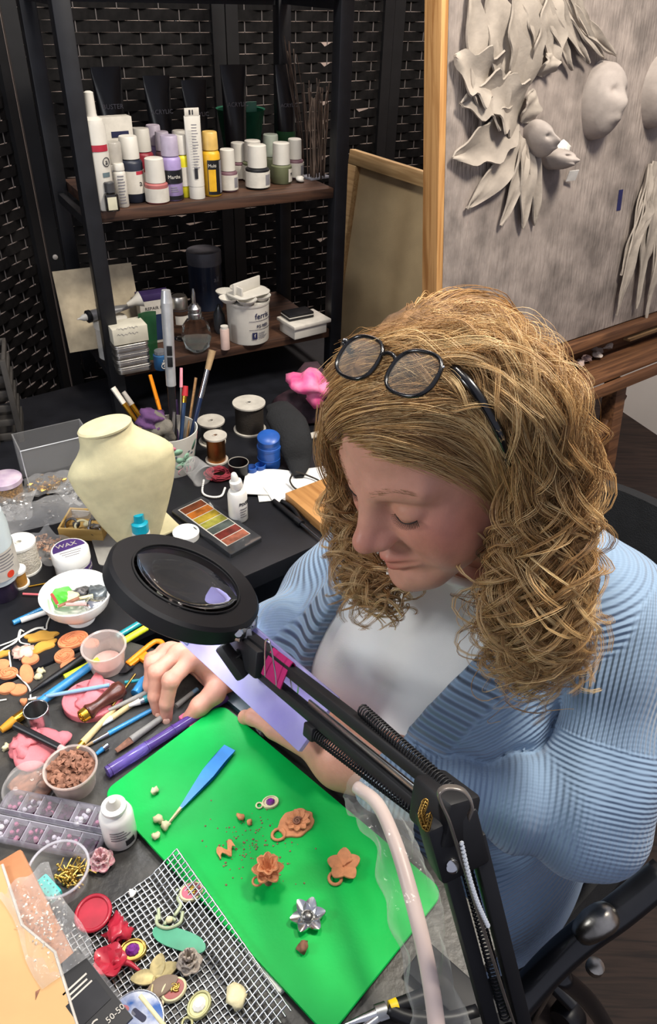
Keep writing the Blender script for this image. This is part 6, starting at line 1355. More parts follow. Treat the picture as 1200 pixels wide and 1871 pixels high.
t = rod('snips', 'dark metal snips lying on the desk in front of the wooden block', 'snips', (500, 915), (585, 985), [('handle', 0, .55, .004, .0045, m_blackp), ('pivot', .5, .62, .006, .006, mat('gun_metal', '55575c', .3, 1.)), ('blade', .62, 1, .004, .001, mat('gun_metal', '55575c', .3, 1.), .5)])
obj('handle', tube(spline([(-.055, .010, 0), (-.03, .013, 0), (0, .006, 0), (.01, 0, 0)], 14), .0036, 8), m_blackp, t, smooth=180)
# tipped clear cup and pearl loop
p = at(372, 870, TZ+.02); t = thing('clear_cup', 'clear plastic cup lying on its side in front of the floral cup', 'cup', p, M=zaxes([-.55, .55, .15])); obj('wall', lathe([(.020, 0), (.017, .035), (.0162, .035), (.019, .001)], 30, False, False), m_clear, t, smooth=180); obj('rim', ring(.0205, .0012, 30, 6), m_clear, t, smooth=180); obj('bottom', lathe([(.0001, .034), (.017, .034), (.017, .0355), (.0001, .0355)], 26, False, False), m_clear, t)
t = thing('pearl_strand', 'short loop of tiny white pearls on the desk before the red yarn', 'beads', at(385, 905, TZ)); 
for q in spline([at(372, 878, TZ+.003), at(370, 900, TZ+.003), at(385, 908, TZ+.003), at(404, 906, TZ+.003), at(411, 892, TZ+.003)], 30): obj('pearl', ell(.0021, .0021, .0021, n=8, m=6), m_white2, t, loc=q-at(385, 905, TZ), smooth=180)
# teal capped spray bottle behind the magnifier
p = foot(263, 1010, TZ, .014); H = high(p, 938); t = thing('spray_bottle', 'small bottle with a bright teal nozzle behind the magnifier ring', 'bottle', p, FACE); R = .0135; m_tcap = mat('bright_teal_plastic', '10a0b8', .35)
obj('body', lathe([(R, 0), (R, H*.45), (R*.8, H*.5)], 22), m_whcap, t); obj('nozzle_base', lathe([(R*.92, H*.5), (R*.92, H*.74), (R*.6, H*.78)], 22), m_tcap, t); obj('nozzle', lathe([(R*.58, H*.78), (R*.56, H*.98), (R*.3, H)], 18), m_tcap, t)
p = foot(342, 995, TZ, .020); t = thing('white_pot', 'shallow white pot lid just behind the magnifier ring', 'lid', p); obj('lid_body', lathe([(.0001, .006), (.017, .006), (.019, .010), (.0205, .010), (.020, 0), (.0001, 0)], 28, False, False), m_white2, t)
# ---- the heap at the far left
p = at(78, 890, TZ); t = thing('clear_box', 'empty clear acrylic box standing at the left back of the desk', 'box', p+[.02, .03, 0], 32); 
for nm, q in (('wall', box(.11, .002, .085, (0, -.03, 0))), ('wall', box(.11, .002, .085, (0, .03, 0))), ('wall', box(.002, .062, .085, (-.055, 0, 0))), ('wall', box(.002, .062, .085, (.055, 0, 0)))): obj(nm, q, m_clear, t)
obj('edge_frame', tube([(-.055, -.031, 0), (-.055, -.031, .085), (.055, -.031, .085), (.055, -.031, 0)], .0011, 5), mat('clear_edge', 'c9ccd0', .1), t)
def bag(label, px, py, wd, ln, ht, bits, nb, br, rz, name='zip_bag', sd=0, z=TZ):
    p = at(px, py, z); t = thing(name, label, 'bag', p, rz); R_ = np.random.default_rng(sd+70)
    f = lambda u, v, s: ((u-.5)*wd*(1+.1*np.sin(v*7)), (v-.5)*ln, s*ht*.5*np.sin(np.clip(u, 0, 1)*math.pi)**.6*np.sin(np.clip(v, 0, 1)*math.pi)**.6+ht*.5+.004*np.sin(u*13+sd)*np.sin(v*11))
    obj('film', sheet(lambda u, v: f(u, v, 1), 16, 16), m_bag, t, smooth=180); obj('film_back', sheet(lambda u, v: f(u, v, -.95), 8, 8), m_bag, t, smooth=180)
    for k, m_ in enumerate(bits):
        g = G()
        for i in range(nb): 
            x, y = R_.normal(0, .19, 2); g.merge(lump(br*R_.uniform(.6, 1.3), .5, int(R_.integers(1e4)), 1, R_.uniform(.4, 1)), frm((x*wd, y*ln, R_.uniform(.003, max(.004, ht*.75)))))
        o = obj('bits', g, m_, t, smooth=30); o['kind'] = 'stuff'
    return t
m_bit_gold = mat('gold_bits', 'b58a34', .3, .8, var=.4, scale=200); m_bit_grey = mat('grey_bits', '5c5a5a', .4, .4, var=.5, scale=200); m_bit_sil = mat('silver_bits', 'c0bfbc', .3, .8, var=.3); m_bit_cop = mat('coppery_bits', 'a3673f', .45, .3, var=.5, scale=200, col2='d9b79a')
bag('zip bag of gold coloured findings in front of the clear acrylic box', 92, 893, .085, .06, .022, [m_bit_gold], 60, .0040, 20, sd=1)
bag('zip bag of dark grey beads beside the bust', 140, 905, .055, .075, .018, [m_bit_grey, m_bit_sil], 45, .0032, 60, sd=2)
bag('large empty zip bag lying over the clutter left of the bust', 82, 945, .12, .075, .020, [m_bit_sil], 8, .003, 28, sd=3, z=TZ+.006)
bag('zip bag of grey and silver bits at the left edge of the picture', 20, 935, .07, .08, .022, [m_bit_grey, m_bit_sil], 60, .0036, 10, sd=4)
bag('zip bag of coppery beads behind the white purple-labelled jar', 92, 1005, .055, .085, .018, [m_bit_cop], 90, .0028, 55, sd=5)
p = foot(22, 925, TZ, .02); t = thing('bead_jar', 'jar of gold bits with a lilac lid at the left edge of the picture', 'jar', p); H = high(p, 872); obj('body', lathe([(.024, 0), (.025, H*.8)], 26), m_clear, t); obj('lid', lathe([(.0265, H*.8), (.0265, H*.97), (.024, H), (.0001, H)], 28), mat('lilac_marbled_lid', 'b9a3bb', .3, col2='d8c8d2', scale=60), t); o = obj('bits', lathe([(.0001, .001), (.023, .001), (.0235, H*.74), (.0001, H*.76)], 24, False, False), mat('packed_gold_bits', 'a87b3a', .4, .4, var=.5, scale=400, bump=1, bscale=500), t)
# small wooden box with rings
c, a, L_ = span((108, 985), (188, 990), TZ); m_bx = wood('light_box_wood', 'd0ad68', 'b8924e', 5, 'X', .6)
t = thing('ring_box', 'small light wooden box holding rings, in front of the bust', 'box', (c[0]+.002, c[1]+.028, TZ), a); 
for nm, q in (('side', box(L_, .003, .020, (0, -.026, 0))), ('side', box(L_, .003, .020, (0, .026, 0))), ('side', box(.003, .049, .020, (-L_/2+.0015, 0, 0))), ('side', box(.003, .049, .020, (L_/2-.0015, 0, 0))), ('bottom', box(L_-.007, .049, .003)), ('back_lining', box(L_-.007, .002, .015, (0, .0235, .003)))): obj(nm, q, m_bx if nm != 'back_lining' else m_lab, t)
bxc = np.array([c[0]+.002, c[1]+.028, TZ])
for i, (dx, dy, lab) in enumerate(((-.022, -.006, 'dark ring with pebble stones at the left in the small wooden box'), (-.004, -.008, 'small pale stone ring in the middle of the small wooden box'), (.016, -.004, 'large grey ring standing at the right in the small wooden box'), (.018, -.016, 'silver ring lying flat at the front right in the small wooden box'))):
    M_ = Matrix.Rotation(math.radians(a), 3, 'Z'); q = Vector((dx, dy, 0)); q.rotate(M_); t = thing('finger_ring', lab, 'ring', bxc+np.array([q.x, q.y, .0035]), a+30*i)
    gg = ring(.0098+.0012*(i == 2), .0021, 22, 6); 
    if i in (2,): gg.rot('X', 80).mv(0, 0, .0125)
    else: gg.rot('X', 35).mv(0, 0, .0085)
    obj('band', gg, [m_bit_grey, m_bone, m_steel, m_sil][i], t, smooth=180); obj('stone', lump(.0058, .3, i, 2, .8), [m_bit_grey, m_bone, mat('grey_stone', '7d7a74', .5), m_whcap][i], t, loc=(.009, 0, .009) if i != 2 else (0, 0, .024), smooth=180)
# pearl spool, white jar
t, R, H = spool('bead_spool', 'white spool wound with strands of tiny pearl beads', 52, 1055, 990, 58, m_white2, mat('pearl_strand', 'd6d0c2', .35, bump=1, bscale=350), wide=.94)
spool('wire_spool', 'small spool of amber thread beside the pearl spool', 40, 1078, 1040, 34, m_white2, mat('amber_thread', 'b5823a', .5, bump=.3, bscale=500), wide=.8)
p = foot(140, 1062, TZ, .024); H = high(p, 1003); R = .0265; t = thing('paste_jar', 'white screw jar with a purple label behind the bowl', 'jar', p, FACE); m_vio = mat('violet_label', '4a3470', .4)
obj('body', lathe([(R*.92, 0), (R*.95, .002), (R*.95, H*.6)], 32), m_white2, t); obj('lid', lathe([(R, H*.55), (R, H*.95), (R*.94, H), (.0001, H)], 32), m_white2, t); obj('label', band(R*.955, H*.12, H*.45, -110, -10), m_vio, t); obj('lettering', wrap(text('GILDING WAX', .0058, .0002), R*.956+.001, H*.28, -60), m_lab, t)
obj('lid_label', prism([(R*.86*math.cos(t_), R*.86*math.sin(t_)) for t_ in np.linspace(.1, math.pi+.1, 20)], .0006, H), m_vio, t); obj('lettering', text('WAX', .012, .0002).mv(-.002, R*.36, H+.0007), m_lab, t); obj('print_lines', box(.03, .0012, .0004, (0, -.006, H)).merge(box(.026, .0012, .0004, (0, -.011, H))).merge(box(.02, .0012, .0004, (0, -.016, H))), m_gry, t)
# large white bottle at the left edge, leaning in
p = at(14, 1098, TZ); t = thing('squeeze_bottle', 'big white bottle with a red dot, standing upside down at the left edge', 'bottle', p+[-.010, .012, 0], FACE); H = .15
obj('cap', lathe([(.019, 0), (.020, .002), (.020, .026), (.017, .028)], 26), mat('dark_violet_cap', '2a2136', .35), t); obj('body', lathe([(.017, .027), (.026, .034), (.029, .05), (.030, .12), (.027, .142), (.0001, .147)], 30), mat('pale_bottle', 'c9d6da', .3, var=.03), t); obj('label', band(.0295, .045, .09, -120, 20), m_lab, t); obj('red_dot', wrap(prism(oval(.0055, .0055, 18), .0004), .0302, .052, -58), mat('orange_red_dot', 'd8452c', .4), t); obj('print_lines', lines(.0296, .060, .088, 6, -85, -30), m_gry, t)
# white bowl with bits
p = foot(153, 1150, TZ, .022); t = thing('bowl', 'white footed bowl holding little charms and sticks', 'bowl', p); R = px_m(146, 1120, 124)/2; H = .048
obj('bowl_body', lathe([(.0001, .001), (R*.40, 0), (R*.42, .002), (R*.36, .009), (R*.62, .016), (R*.88, .030), (R*1.0, H), (R*.96, H), (R*.82, .031), (R*.56, .019), (.0001, .014)], 40, False, False), m_white2, t, smooth=60)
def at_bowl(dx, dy, dz): return p+np.array([dx, dy, dz])
for i, (dx, dy, s, lab, m_) in enumerate(((-.012, .004, .010, 'lime green pebbly charm in the white bowl', mat('lime_green_charm', '52d23a', .4)), (.002, .010, .007, 'dark round charm in the middle of the white bowl', m_bit_grey), (.018, .012, .008, 'grey leaf charm at the back of the white bowl', mat('grey_charm', '5d6468', .3, .5)), (.020, -.006, .008, 'silver round charm at the right in the white bowl', m_sil), (-.003, .002, .006, 'beige charm among others in the white bowl', m_bone))):
    tag(obj('charm', lump(s*1.55, .35, 40+i, 2, .55), m_, loc=at_bowl(dx*1.45-.003, dy*1.3+.002, .031+.001*i), smooth=180), lab, 'charm')
for i, (a0, a1, lab, m_) in enumerate((((-.014, -.010), (.012, -.004), 'white stick lying lowest in the white bowl', m_white2), ((-.006, -.004), (.018, .004), 'cream stick across the white bowl', m_bone), ((-.012, -.014), (.006, -.002), 'brown twig in the white bowl', m_brn), ((-.004, -.012), (.016, -.012), 'pinkish stick at the front of the white bowl', mat('pinkish_stick', 'c79a94', .5)), ((-.022, .0), (-.012, -.014), 'red thin stick leaning at the left inside the white bowl', mat('red_stick', 'b5483e', .5)))):
    A0, A1 = at_bowl(a0[0]*1.3-.003, a0[1]*1.3, .034+.002*i), at_bowl(a1[0]*1.3-.003, a1[1]*1.3, .036+.002*i); tag(obj('stick', tube([A0-A0, (A1-A0)/2, A1-A0], .0022, 7), m_, loc=A0), lab, 'stick')
# pens near the bowl
rod('pen', 'sky blue pen lying left of the bowl', 'pen', (24, 1138), (92, 1106), [('barrel', 0, .9, .0036, .0036, m_blueb), ('tip', .9, 1, .0036, .0026, m_silf)])
rod('pen', 'white pen lying below the sky blue pen', 'pen', (38, 1134), (104, 1112), [('barrel', 0, .8, .0038, .0038, m_white2), ('clip', .74, 1, .0032, .0026, m_silf)])
rod('stick', 'coral red thin stick between the big bottle and the bowl', 'stick', (42, 1085), (84, 1087), [('shaft', 0, 1, .0016, .0016, mat('coral_stick', 'd8646a', .5))], z0=TZ+.003)
rod('stick', 'golden thin skewer lying left of the bowl', 'stick', (52, 1072), (106, 1062), [('shaft', 0, 1, .0013, .0010, m_goldf)])
rod('pencil', 'teal pencil pointing under the magnifier ring', 'pencil', (212, 1164), (266, 1132), [('shaft', 0, .9, .0042, .0042, m_teal), ('end', .9, 1, .0042, .003, m_teal)])
rod('mechanical_pencil', 'yellow-green mechanical pencil next to the teal pencil', 'pencil', (225, 1172), (284, 1137), [('barrel', 0, .72, .0046, .0046, m_lime), ('collar', .72, .82, .0040, .0038, m_silf), ('clear_tip', .82, 1, .0036, .002, m_clear)])
rod('pen', 'bright yellow pen showing below the clay cup', 'pen', (118, 1238), (180, 1206), [('barrel', 0, 1, .0042, .0042, m_lime)])
rod('paintbrush', 'black thick handled brush pointing lower left', 'brush', (52, 1268), (160, 1196), [('tip', 0, .25, .0012, .0036, m_blackp), ('handle', .25, 1, .0036, .0052, m_blackp)])
rod('paintbrush', 'large blue brush with a golden ferrule and orange tip, lower left', 'brush', (2, 1334), (166, 1216), [('bristles', 0, .14, .004, .006, mat('amber_bristle', 'd9962a', .6)), ('ferrule', .14, .40, .006, .0058, m_goldf), ('handle', .40, 1, .0058, .0050, m_blueb)], z0=TZ+.001)
rod('paintbrush', 'thin pale blue brush crossing over the pink clay disc', 'brush', (52, 1278), (200, 1252), [('bristles', 0, .10, .0012, .0022, m_bris2), ('ferrule', .10, .22, .0022, .0024, m_silf), ('handle', .22, 1, .0024, .0026, mat('pale_blue_handle', '86a9c4', .4))], z0=TZ+.006, z1=TZ+.014)
rod('paintbrush', 'yellow brush with a gold ferrule pointing at the brown clay cup', 'brush', (130, 1380), (208, 1296), [('tip', 0, .12, .001, .0035, m_goldf), ('ferrule', .12, .26, .0035, .004, m_goldf), ('handle', .26, 1, .0042, .0032, m_pale)])
rod('modelling_tool', 'white-tipped pale wooden tool right of the yellow brush', 'tool', (178, 1330), (262, 1272), [('tip', 0, .3, .0012, .0035, m_white2), ('shaft', .3, 1, .0035, .0035, m_pale)])
rod('modelling_tool', 'grey wooden stick lying uppermost of the parallel sticks', 'tool', (198, 1298), (276, 1262), [('shaft', 0, 1, .0022, .0036, m_greyh)], z0=TZ+.004)
rod('paintbrush', 'turquoise-ended brush with white bristles near her fingertips', 'brush', (235, 1290), (285, 1270), [('bristles', 0, .4, .002, .004, m_bris2), ('ferrule', .4, .55, .004, .0042, m_silf), ('handle', .55, 1, .0046, .0046, m_teal)], z0=TZ+.002)
rod('paintbrush', 'sky blue fine brush lying along the purple rod, silver tipped', 'brush', (152, 1366), (290, 1290), [('bristles', 0, .12, .001, .002, m_bris), ('ferrule', .12, .32, .002, .003, m_silf), ('handle', .32, 1, .0030, .0026, m_blueb)])
rod('paintbrush', 'weathered grey brush with brown bristles nearest the purple rod', 'brush', (212, 1372), (300, 1308), [('bristles', 0, .3, .003, .005, m_brn, .5), ('handle', .3, 1, .0045, .0035, m_greyh)])
rod('ball_stylus', 'silver ball-ended stylus above the brown clay cup', 'tool', (176, 1378), (196, 1362), [('tip', 0, .6, .002, .003, m_blueb), ('ball', .6, 1, .004, .004, m_chrome)])
rod('paintbrush', 'thin turquoise stick showing above her right hand', 'brush', (228, 1247), (274, 1240), [('handle', 0, 1, .0022, .0022, m_teal)], z0=TZ+.006)
rod('scraper', 'flat steel tool passing under her right hand', 'tool', (322, 1290), (352, 1266), [('shaft', 0, 1, .0034, .003, m_greyh), ('cap', .85, 1.3, .0028, .0028, mat('slate_blue_cap', '6f8a9a', .4))])
rod('black_rod', 'black flat rod with a pink end pointing at the clay cup', 'tool', (28, 1326), (120, 1372), [('shaft', 0, .88, .0048, .0044, m_blackp), ('pink_end', .88, 1, .0042, .0036, mat('pale_pink_end', 'c9a09c', .5))], z0=TZ+.013)
rod('blue_marker', 'bright blue stubby marker beside the orange cutter', 'marker', (247, 1268), (272, 1232), [('barrel', 0, .7, .0062, .0062, m_blueb), ('cap', .7, 1, .0050, .0042, m_blueb)])
rod('tweezer_pick', 'brass wire loop tool lying under the wooden stamp', 'tool', (205, 1290), (247, 1232), [('shaft', 0, 1, .0016, .0016, m_brass)], z0=TZ+.008)
# orange cutter
c, a, L_ = span((234, 1226), (296, 1178), TZ); t = thing('utility_cutter', 'orange utility cutter with an open slot and a dark blade, pointing left', 'cutter', (c[0], c[1], TZ), a)
g = tube(spline([(-L_*.42, .006, .005), (L_*.3, .008, .005), (L_*.47, .004, .005), (L_*.47, -.004, .005), (L_*.3, -.008, .005), (-L_*.1, -.007, .005)], 40), .0034, 8); obj('frame', g, m_orangep, t, smooth=180); obj('inner_bar', box(L_*.5, .004, .005, (-.01, .001, .002), .001), m_orangep, t); obj('slider', box(.012, .009, .007, (-.004, -.004, .002), .001), m_orangep, t); obj('blade', prism([(-L_*.42, .008), (-L_*.72, .002), (-L_*.60, -.004), (-L_*.36, -.004)], .0012, .004), mat('dark_blade', '4a4c50', .25, 1.), t)
# milky cup
p = foot(202, 1240, TZ, .022); t = thing('sauce_cup', 'milky plastic cup with a pinkish film inside, by the pink clay disc', 'cup', p); H = .034; R = px_m(197, 1215, 80)/2
obj('wall', lathe([(.0001, .001), (R*.74, .001), (R*.94, H), (R*1.0, H+.001), (R*1.0, H+.003), (R*.90, H+.002), (R*.70, .003), (.0001, .003)], 36, False, False), m_cup, t); obj('residue', lathe([(.0001, .004), (R*.55, .004), (R*.66, .009)], 24, False, False), mat('pink_residue', 'c9a396', .6), t, smooth=180)
# cotton thread tangle
t = thing('thread_tangle', 'tangle of white thread with a yellow clay leaf, left of the bowl', 'thread', at(60, 1165, TZ)); g = G()
for q in ([(95, 1118), (86, 1140), (84, 1150), (70, 1148), (45, 1160), (20, 1178), (2, 1188)], [(0, 1180), (25, 1170), (60, 1150), (80, 1146)], [(38, 1150), (36, 1172), (55, 1178)], [(16, 1188), (18, 1205), (20, 1220)], [(0, 1190), (10, 1183), (30, 1172), (36, 1152), (44, 1154)], [(22, 1224), (52, 1255), (56, 1278)], [(0, 1280), (12, 1278)]):
    g.merge(tube(np.array(spline([at(*x, TZ+.0016) for x in q], 24))-at(60, 1165, TZ), .0011, 5))
obj('strand', g, m_thread, t, smooth=180)
# clay pieces, upper left
def disc(name, label, px, py, a_, b_, ang, m_, h=.003, deco=0, cat='clay piece', group=None, z=TZ):
    t = thing(name, label, cat, at(px, py, z), ang, group=group); obj('disc', prism(oval(a_, b_), h, 0, .0009), m_, t)
    if deco: obj('rim', ring(1, .09, 30, 6).sc(a_*.92, b_*.92, a_*.9).mv(0, 0, h), m_, t, smooth=180)
    for i in range(deco): obj('scroll', tube([(a_*.75*math.cos(i*1.3+k*.35)*(1-k*.08), b_*.75*math.sin(i*1.3+k*.35)*(1-k*.08), h+.0006) for k in range(8)], .0010, 5), m_, t, smooth=180)
    return t
disc('clay_cameo', 'largest salmon clay oval with raised scrolls, below the bowl', 134, 1171, .0195, .0140, 30, m_salmon, deco=5); disc('clay_cameo', 'small salmon clay oval right of the largest scrolled one', 168, 1178, .0095, .0085, 0, m_salmon, deco=2)
disc('clay_cameo', 'salmon clay oval with a rosette partly under the black brush', 118, 1200, .0125, .0115, 40, m_salmon, deco=4); disc('clay_cameo', 'salmon clay piece showing between black brush and yellow pen', 128, 1214, .012, .008, 35, m_salmon, deco=0); disc('clay_disc', 'smooth salmon oval lying on the teardrop piece', 56, 1207, .0105, .0085, 20, m_salmon, h=.0045)
disc('clay_disc', 'long salmon clay teardrop left of the black brush', 49, 1232, .0165, .0080, -62, m_salmon); disc('clay_cameo', 'salmon oval with a flower relief under the white thread, left', 16, 1232, .0115, .0090, 10, m_salmon, deco=4); disc('clay_disc', 'smooth salmon oval second lowest at the left', 34, 1262, .0105, .0085, -10, m_salmon, h=.0035); disc('clay_disc', 'smooth salmon oval nearest the left edge, lowest', 14, 1260, .0100, .0080, 20, m_salmon, h=.005); disc('clay_disc', 'salmon clay piece cut by the left picture edge', 3, 1216, .010, .009, 0, m_salmon)
def leaf_piece(label, px, py, L_, W_, ang, m_):
    n = 26; o_ = []
    for i in range(n):
        t_ = i/n*2*math.pi; k = 1+.16*math.sin(5*t_); o_.append((L_/2*math.cos(t_)*k, W_/2*math.sin(t_)*k))
    return tag(obj('clay_leaf', prism(o_, .003, 0, .0008), m_, loc=at(px, py, TZ), rz=ang), label, 'clay piece')
leaf_piece('upper mustard clay leaf with a ragged edge', 76, 1164, .040, .018, 12, m_mustard); leaf_piece('lower mustard clay leaf under the upper one', 78, 1183, .036, .016, 38, m_mustard); leaf_piece('small yellow clay scrap at the left edge among threads', 6, 1196, .016, .010, 30, m_mustard)
tag(obj('clay_rosette', lump(.0105, .5, 77, 3, .45, 4), mat('pale_pink_clay', 'e0b7a6', .75), loc=at(41, 1192, TZ+.004), smooth=180), 'pale pink ruffled clay rosette above the teardrop piece', 'clay piece')
for i, (px, py, lab) in enumerate(((75, 1226, 'upper one of two tiny cream clay crumbs by the black brush'), (70, 1236, 'lower one of two tiny cream clay crumbs by the black brush'), (42, 1281, 'tiny salmon clay ball beside the tip of the pale blue brush'), (12, 1365, 'cream clay ball left of the pink clay lump'))): tag(obj('clay_ball', lump(.0046, .4, 90+i, 2, .7), m_bone if i != 2 else m_salmon, loc=at(px, py, TZ+.003), smooth=180), lab, 'clay piece')
# pink clay disc with the wooden stamp
t = disc('clay_mould', 'pink clay mould disc under the wooden stamp', 170, 1283, .0345, .0300, 10, m_pinkclay, h=.008, cat='mould')
obj('impression', lump(.022, .45, 3, 3, .18, 3.5), m_pinkclay, t, loc=(0, .002, .0075), smooth=180); obj('outer_lip', ring(1, .07, 36, 6).sc(.0325, .0280, .02).mv(0, 0, .0075), m_pinkclay, t, smooth=180)
a_, b_ = at(146, 1312, TZ+.014), at(226, 1254, TZ+.016); d = b_-a_; L_ = np.linalg.norm(d); t = thing('wooden_stamp', 'dark wooden handled brass seal stamp lying on the pink clay disc', 'stamp', a_, M=zaxes(d)); m_dw = wood('dark_turned_wood', '5e2f22', '3d1c14', 6, 'Z', .3)
obj('handle', lathe([(.0085, L_*.16), (.0095, L_*.2), (.0070, L_*.30), (.0060, L_*.42), (.0085, L_*.65), (.0108, L_*.85), (.0092, L_*.96), (.004, L_)], 24), m_dw, t, smooth=180); obj('brass_head', lathe([(.0078, L_*.03), (.0082, L_*.15)], 20), m_goldf, t)
for i in range(5): obj('cut_mark', tube([(.006*math.cos(i*1.26+k*.4)*(1-.1*k), .006*math.sin(i*1.26+k*.4)*(1-.1*k), L_*.03-.0005) for k in range(6)], .0011, 5), m_goldf, t, smooth=180)
# steel ring cutter, pink lump, dome lid, clay cup
p = foot(78, 1338, TZ, .013); t = thing('ring_cutter', 'open steel tube cutter standing by the blue brush ferrule', 'cutter', p); obj('wall', lathe([(.0125, 0), (.0135, .026), (.0127, .026), (.0118, 0)], 28, False, False), m_steel, t); obj('rolled_rim', ring(.0133, .0010, 28, 6, .026), m_sil, t, smooth=180)
t = thing('clay_lump', 'pink clay lump with a pressed relief left of the clay cup', 'clay', at(60, 1374, TZ), 20); obj('slab', lump(.027, .22, 14, 3, .26, 1.6), m_pinkclay, t, loc=(0, 0, .006), smooth=180); obj('relief', lump(.014, .45, 15, 3, .30, 4), m_pinkclay, t, loc=(-.004, .004, .012), smooth=180); obj('tail', lump(.011, .3, 16, 2, .35), m_pinkclay, t, loc=(.030, .004, .005), smooth=180)
p = at(56, 1437, TZ); R = px_m(56, 1437, 96)/2; t = thing('dome_lid', 'clear dome lid lying upside over brown crumbs, left of the clay cup', 'lid', p); m_dome = thin('dome_plastic', 'f4f0ec', .04, .10)
obj('dome', lathe([(R, 0), (R*1.02, .002), (R*.92, .003), (R*.86, .006), (R*.80, .014), (R*.66, .019), (.0001, .0205)], 36, False, False), m_dome, t, smooth=60); obj('rim', ring(R, .0014, 36, 6, .0012), m_clear, t, smooth=180); o = obj('crumbs', lump(R*.6, .5, 22, 3, .12, 5), m_brn, t, loc=(0, 0, .003), smooth=180)
p = foot(146, 1462, TZ, .022); R = px_m(141, 1420, 94)/2; H = .028; t = thing('clay_cup', 'clear cup heaped with crumbly brown clay', 'cup', p); obj('wall', lathe([(R*.78, 0), (R*.94, H), (R*1.0, H+.0005), (R*1.0, H+.0025), (R*.92, H+.002), (R*.75, .002)], 36, False, False), m_cup, t, smooth=60); obj('bottom', lathe([(.0001, .0), (R*.78, 0), (R*.78, .002), (.0001, .002)], 30, False, False), m_cup, t)
obj('clay_fill', lathe([(R*.74, .0025), (R*.88, H-.004), (.0001, H-.003)], 30, True, False), m_brn, t); g = G(); R_ = np.random.default_rng(8)
for i in range(150):
    rr_ = R*.80*math.sqrt(R_.random()); a0 = R_.random()*6.28; g.merge(lump(R_.uniform(.0014, .0038), .6, i, 1, R_.uniform(.5, 1)), frm((rr_*math.cos(a0), rr_*math.sin(a0), H-.002+.004*(1-rr_/R)*R_.random())))
o = obj('crumbs', g, m_brn, t, smooth=30); o['kind'] = 'stuff'
# gem box with twelve compartments
q00, q10, q01 = at(2, 1470, TZ), at(190, 1508, TZ), at(-12, 1542, TZ); gx = q10-q00; GL = np.linalg.norm(gx)*1.02; ga = math.degrees(math.atan2(gx[1], gx[0])); GW = .052; gcn = (at(95, 1512, TZ))
gb = thing('gem_case', 'clear compartment case of purple and white gems, two rows of six', 'case', gcn, ga); m_case = thin('clear_case_plastic', 'f4f2f6', .08, .02); m_casew = mat('clear_case_edge', 'cfcdd6', .15, alpha=.42)
obj('case_shell', prism(rrect(GL, GW, .010), .0012), m_case, gb); obj('case_wall', tube(np.c_[np.array(rrect(GL, GW, .010)), np.full(24, .007)], .0012, 5, closed=True, flat=5), m_casew, gb)
gem_m = [mat('plum_gem', '4a2340', .06, trans=.2, coat=1.), mat('clear_gem', 'e4e0e8', .04, trans=.5, coat=1.), mat('rose_gem', 'b06a86', .06, trans=.2, coat=1.), mat('pearl_gem', 'dedad8', .15, coat=.6)]
gm_mesh = [me('gem', lathe([(.0001, 0), (.0026, .0008), (.0018, .0027), (.0001, .0028)], 8), m_, 15) for m_ in gem_m]; R_ = np.random.default_rng(31); pitch = GL/6.15
obj('divider', box(GL*.98, .0010, .010, (0, .0035, .001)).merge(box(GL*.98, .0010, .010, (0, -.0035, .001))), m_casew, gb)
for r in (0, 1):
    for i in range(6):
        cx, cy = (i-2.5)*pitch, (.0145 if r else -.0145)
        if i: obj('divider', box(.0010, .020, .010, (cx-pitch/2, cy, .001)), m_casew, gb)
        obj('gem_layer', prism(rrect(pitch*.86, .0195, .003, 3), .0008, .0012), gem_m[0], gb, loc=(cx, cy, 0))
        obj('compartment_lid', prism(rrect(pitch*.90, .0205, .003, 3), .0008, .0115), m_case, gb, loc=(cx, cy, 0))
        kinds = [(1, 3), (0, 2), (2, 0), (0, 1), (0, 2), (0, 0)][(i+r*2) % 6]
        for k in range(10): obj('gem', gm_mesh[kinds[k % 2]], None, gb, loc=(cx+R_.uniform(-.4, .4)*pitch*.85, cy+R_.uniform(-.008, .008), .0022+.0014*(k % 3)), rz=R_.uniform(0, 90))
# glue bottle
p = foot(228, 1556, TZ, .0165); H = high(p, 1462); R = .0165; t = thing('glue_bottle', 'white round-shouldered bottle with an open nozzle at the left corner of the mat', 'bottle', p, FACE)
obj('body', lathe([(R*.88, 0), (R, .003), (R, H*.62), (R*.86, H*.72), (R*.58, H*.77), (R*.56, H*.80)], 32), m_white2, t, smooth=60); obj('collar', lathe([(R*.70, H*.79), (R*.74, H*.81), (R*.72, H*.86), (R*.5, H*.88)], 26), m_white2, t); obj('nozzle', lathe([(R*.48, H*.87), (R*.30, H*.94), (R*.20, H), (R*.06, H)], 16), m_whcap, t); obj('label_mark', band(R, H*.13, H*.26, -85, -50), m_ink, t); obj('print_lines', lines(R, H*.3, H*.55, 4, -130, -55), m_gry, t)
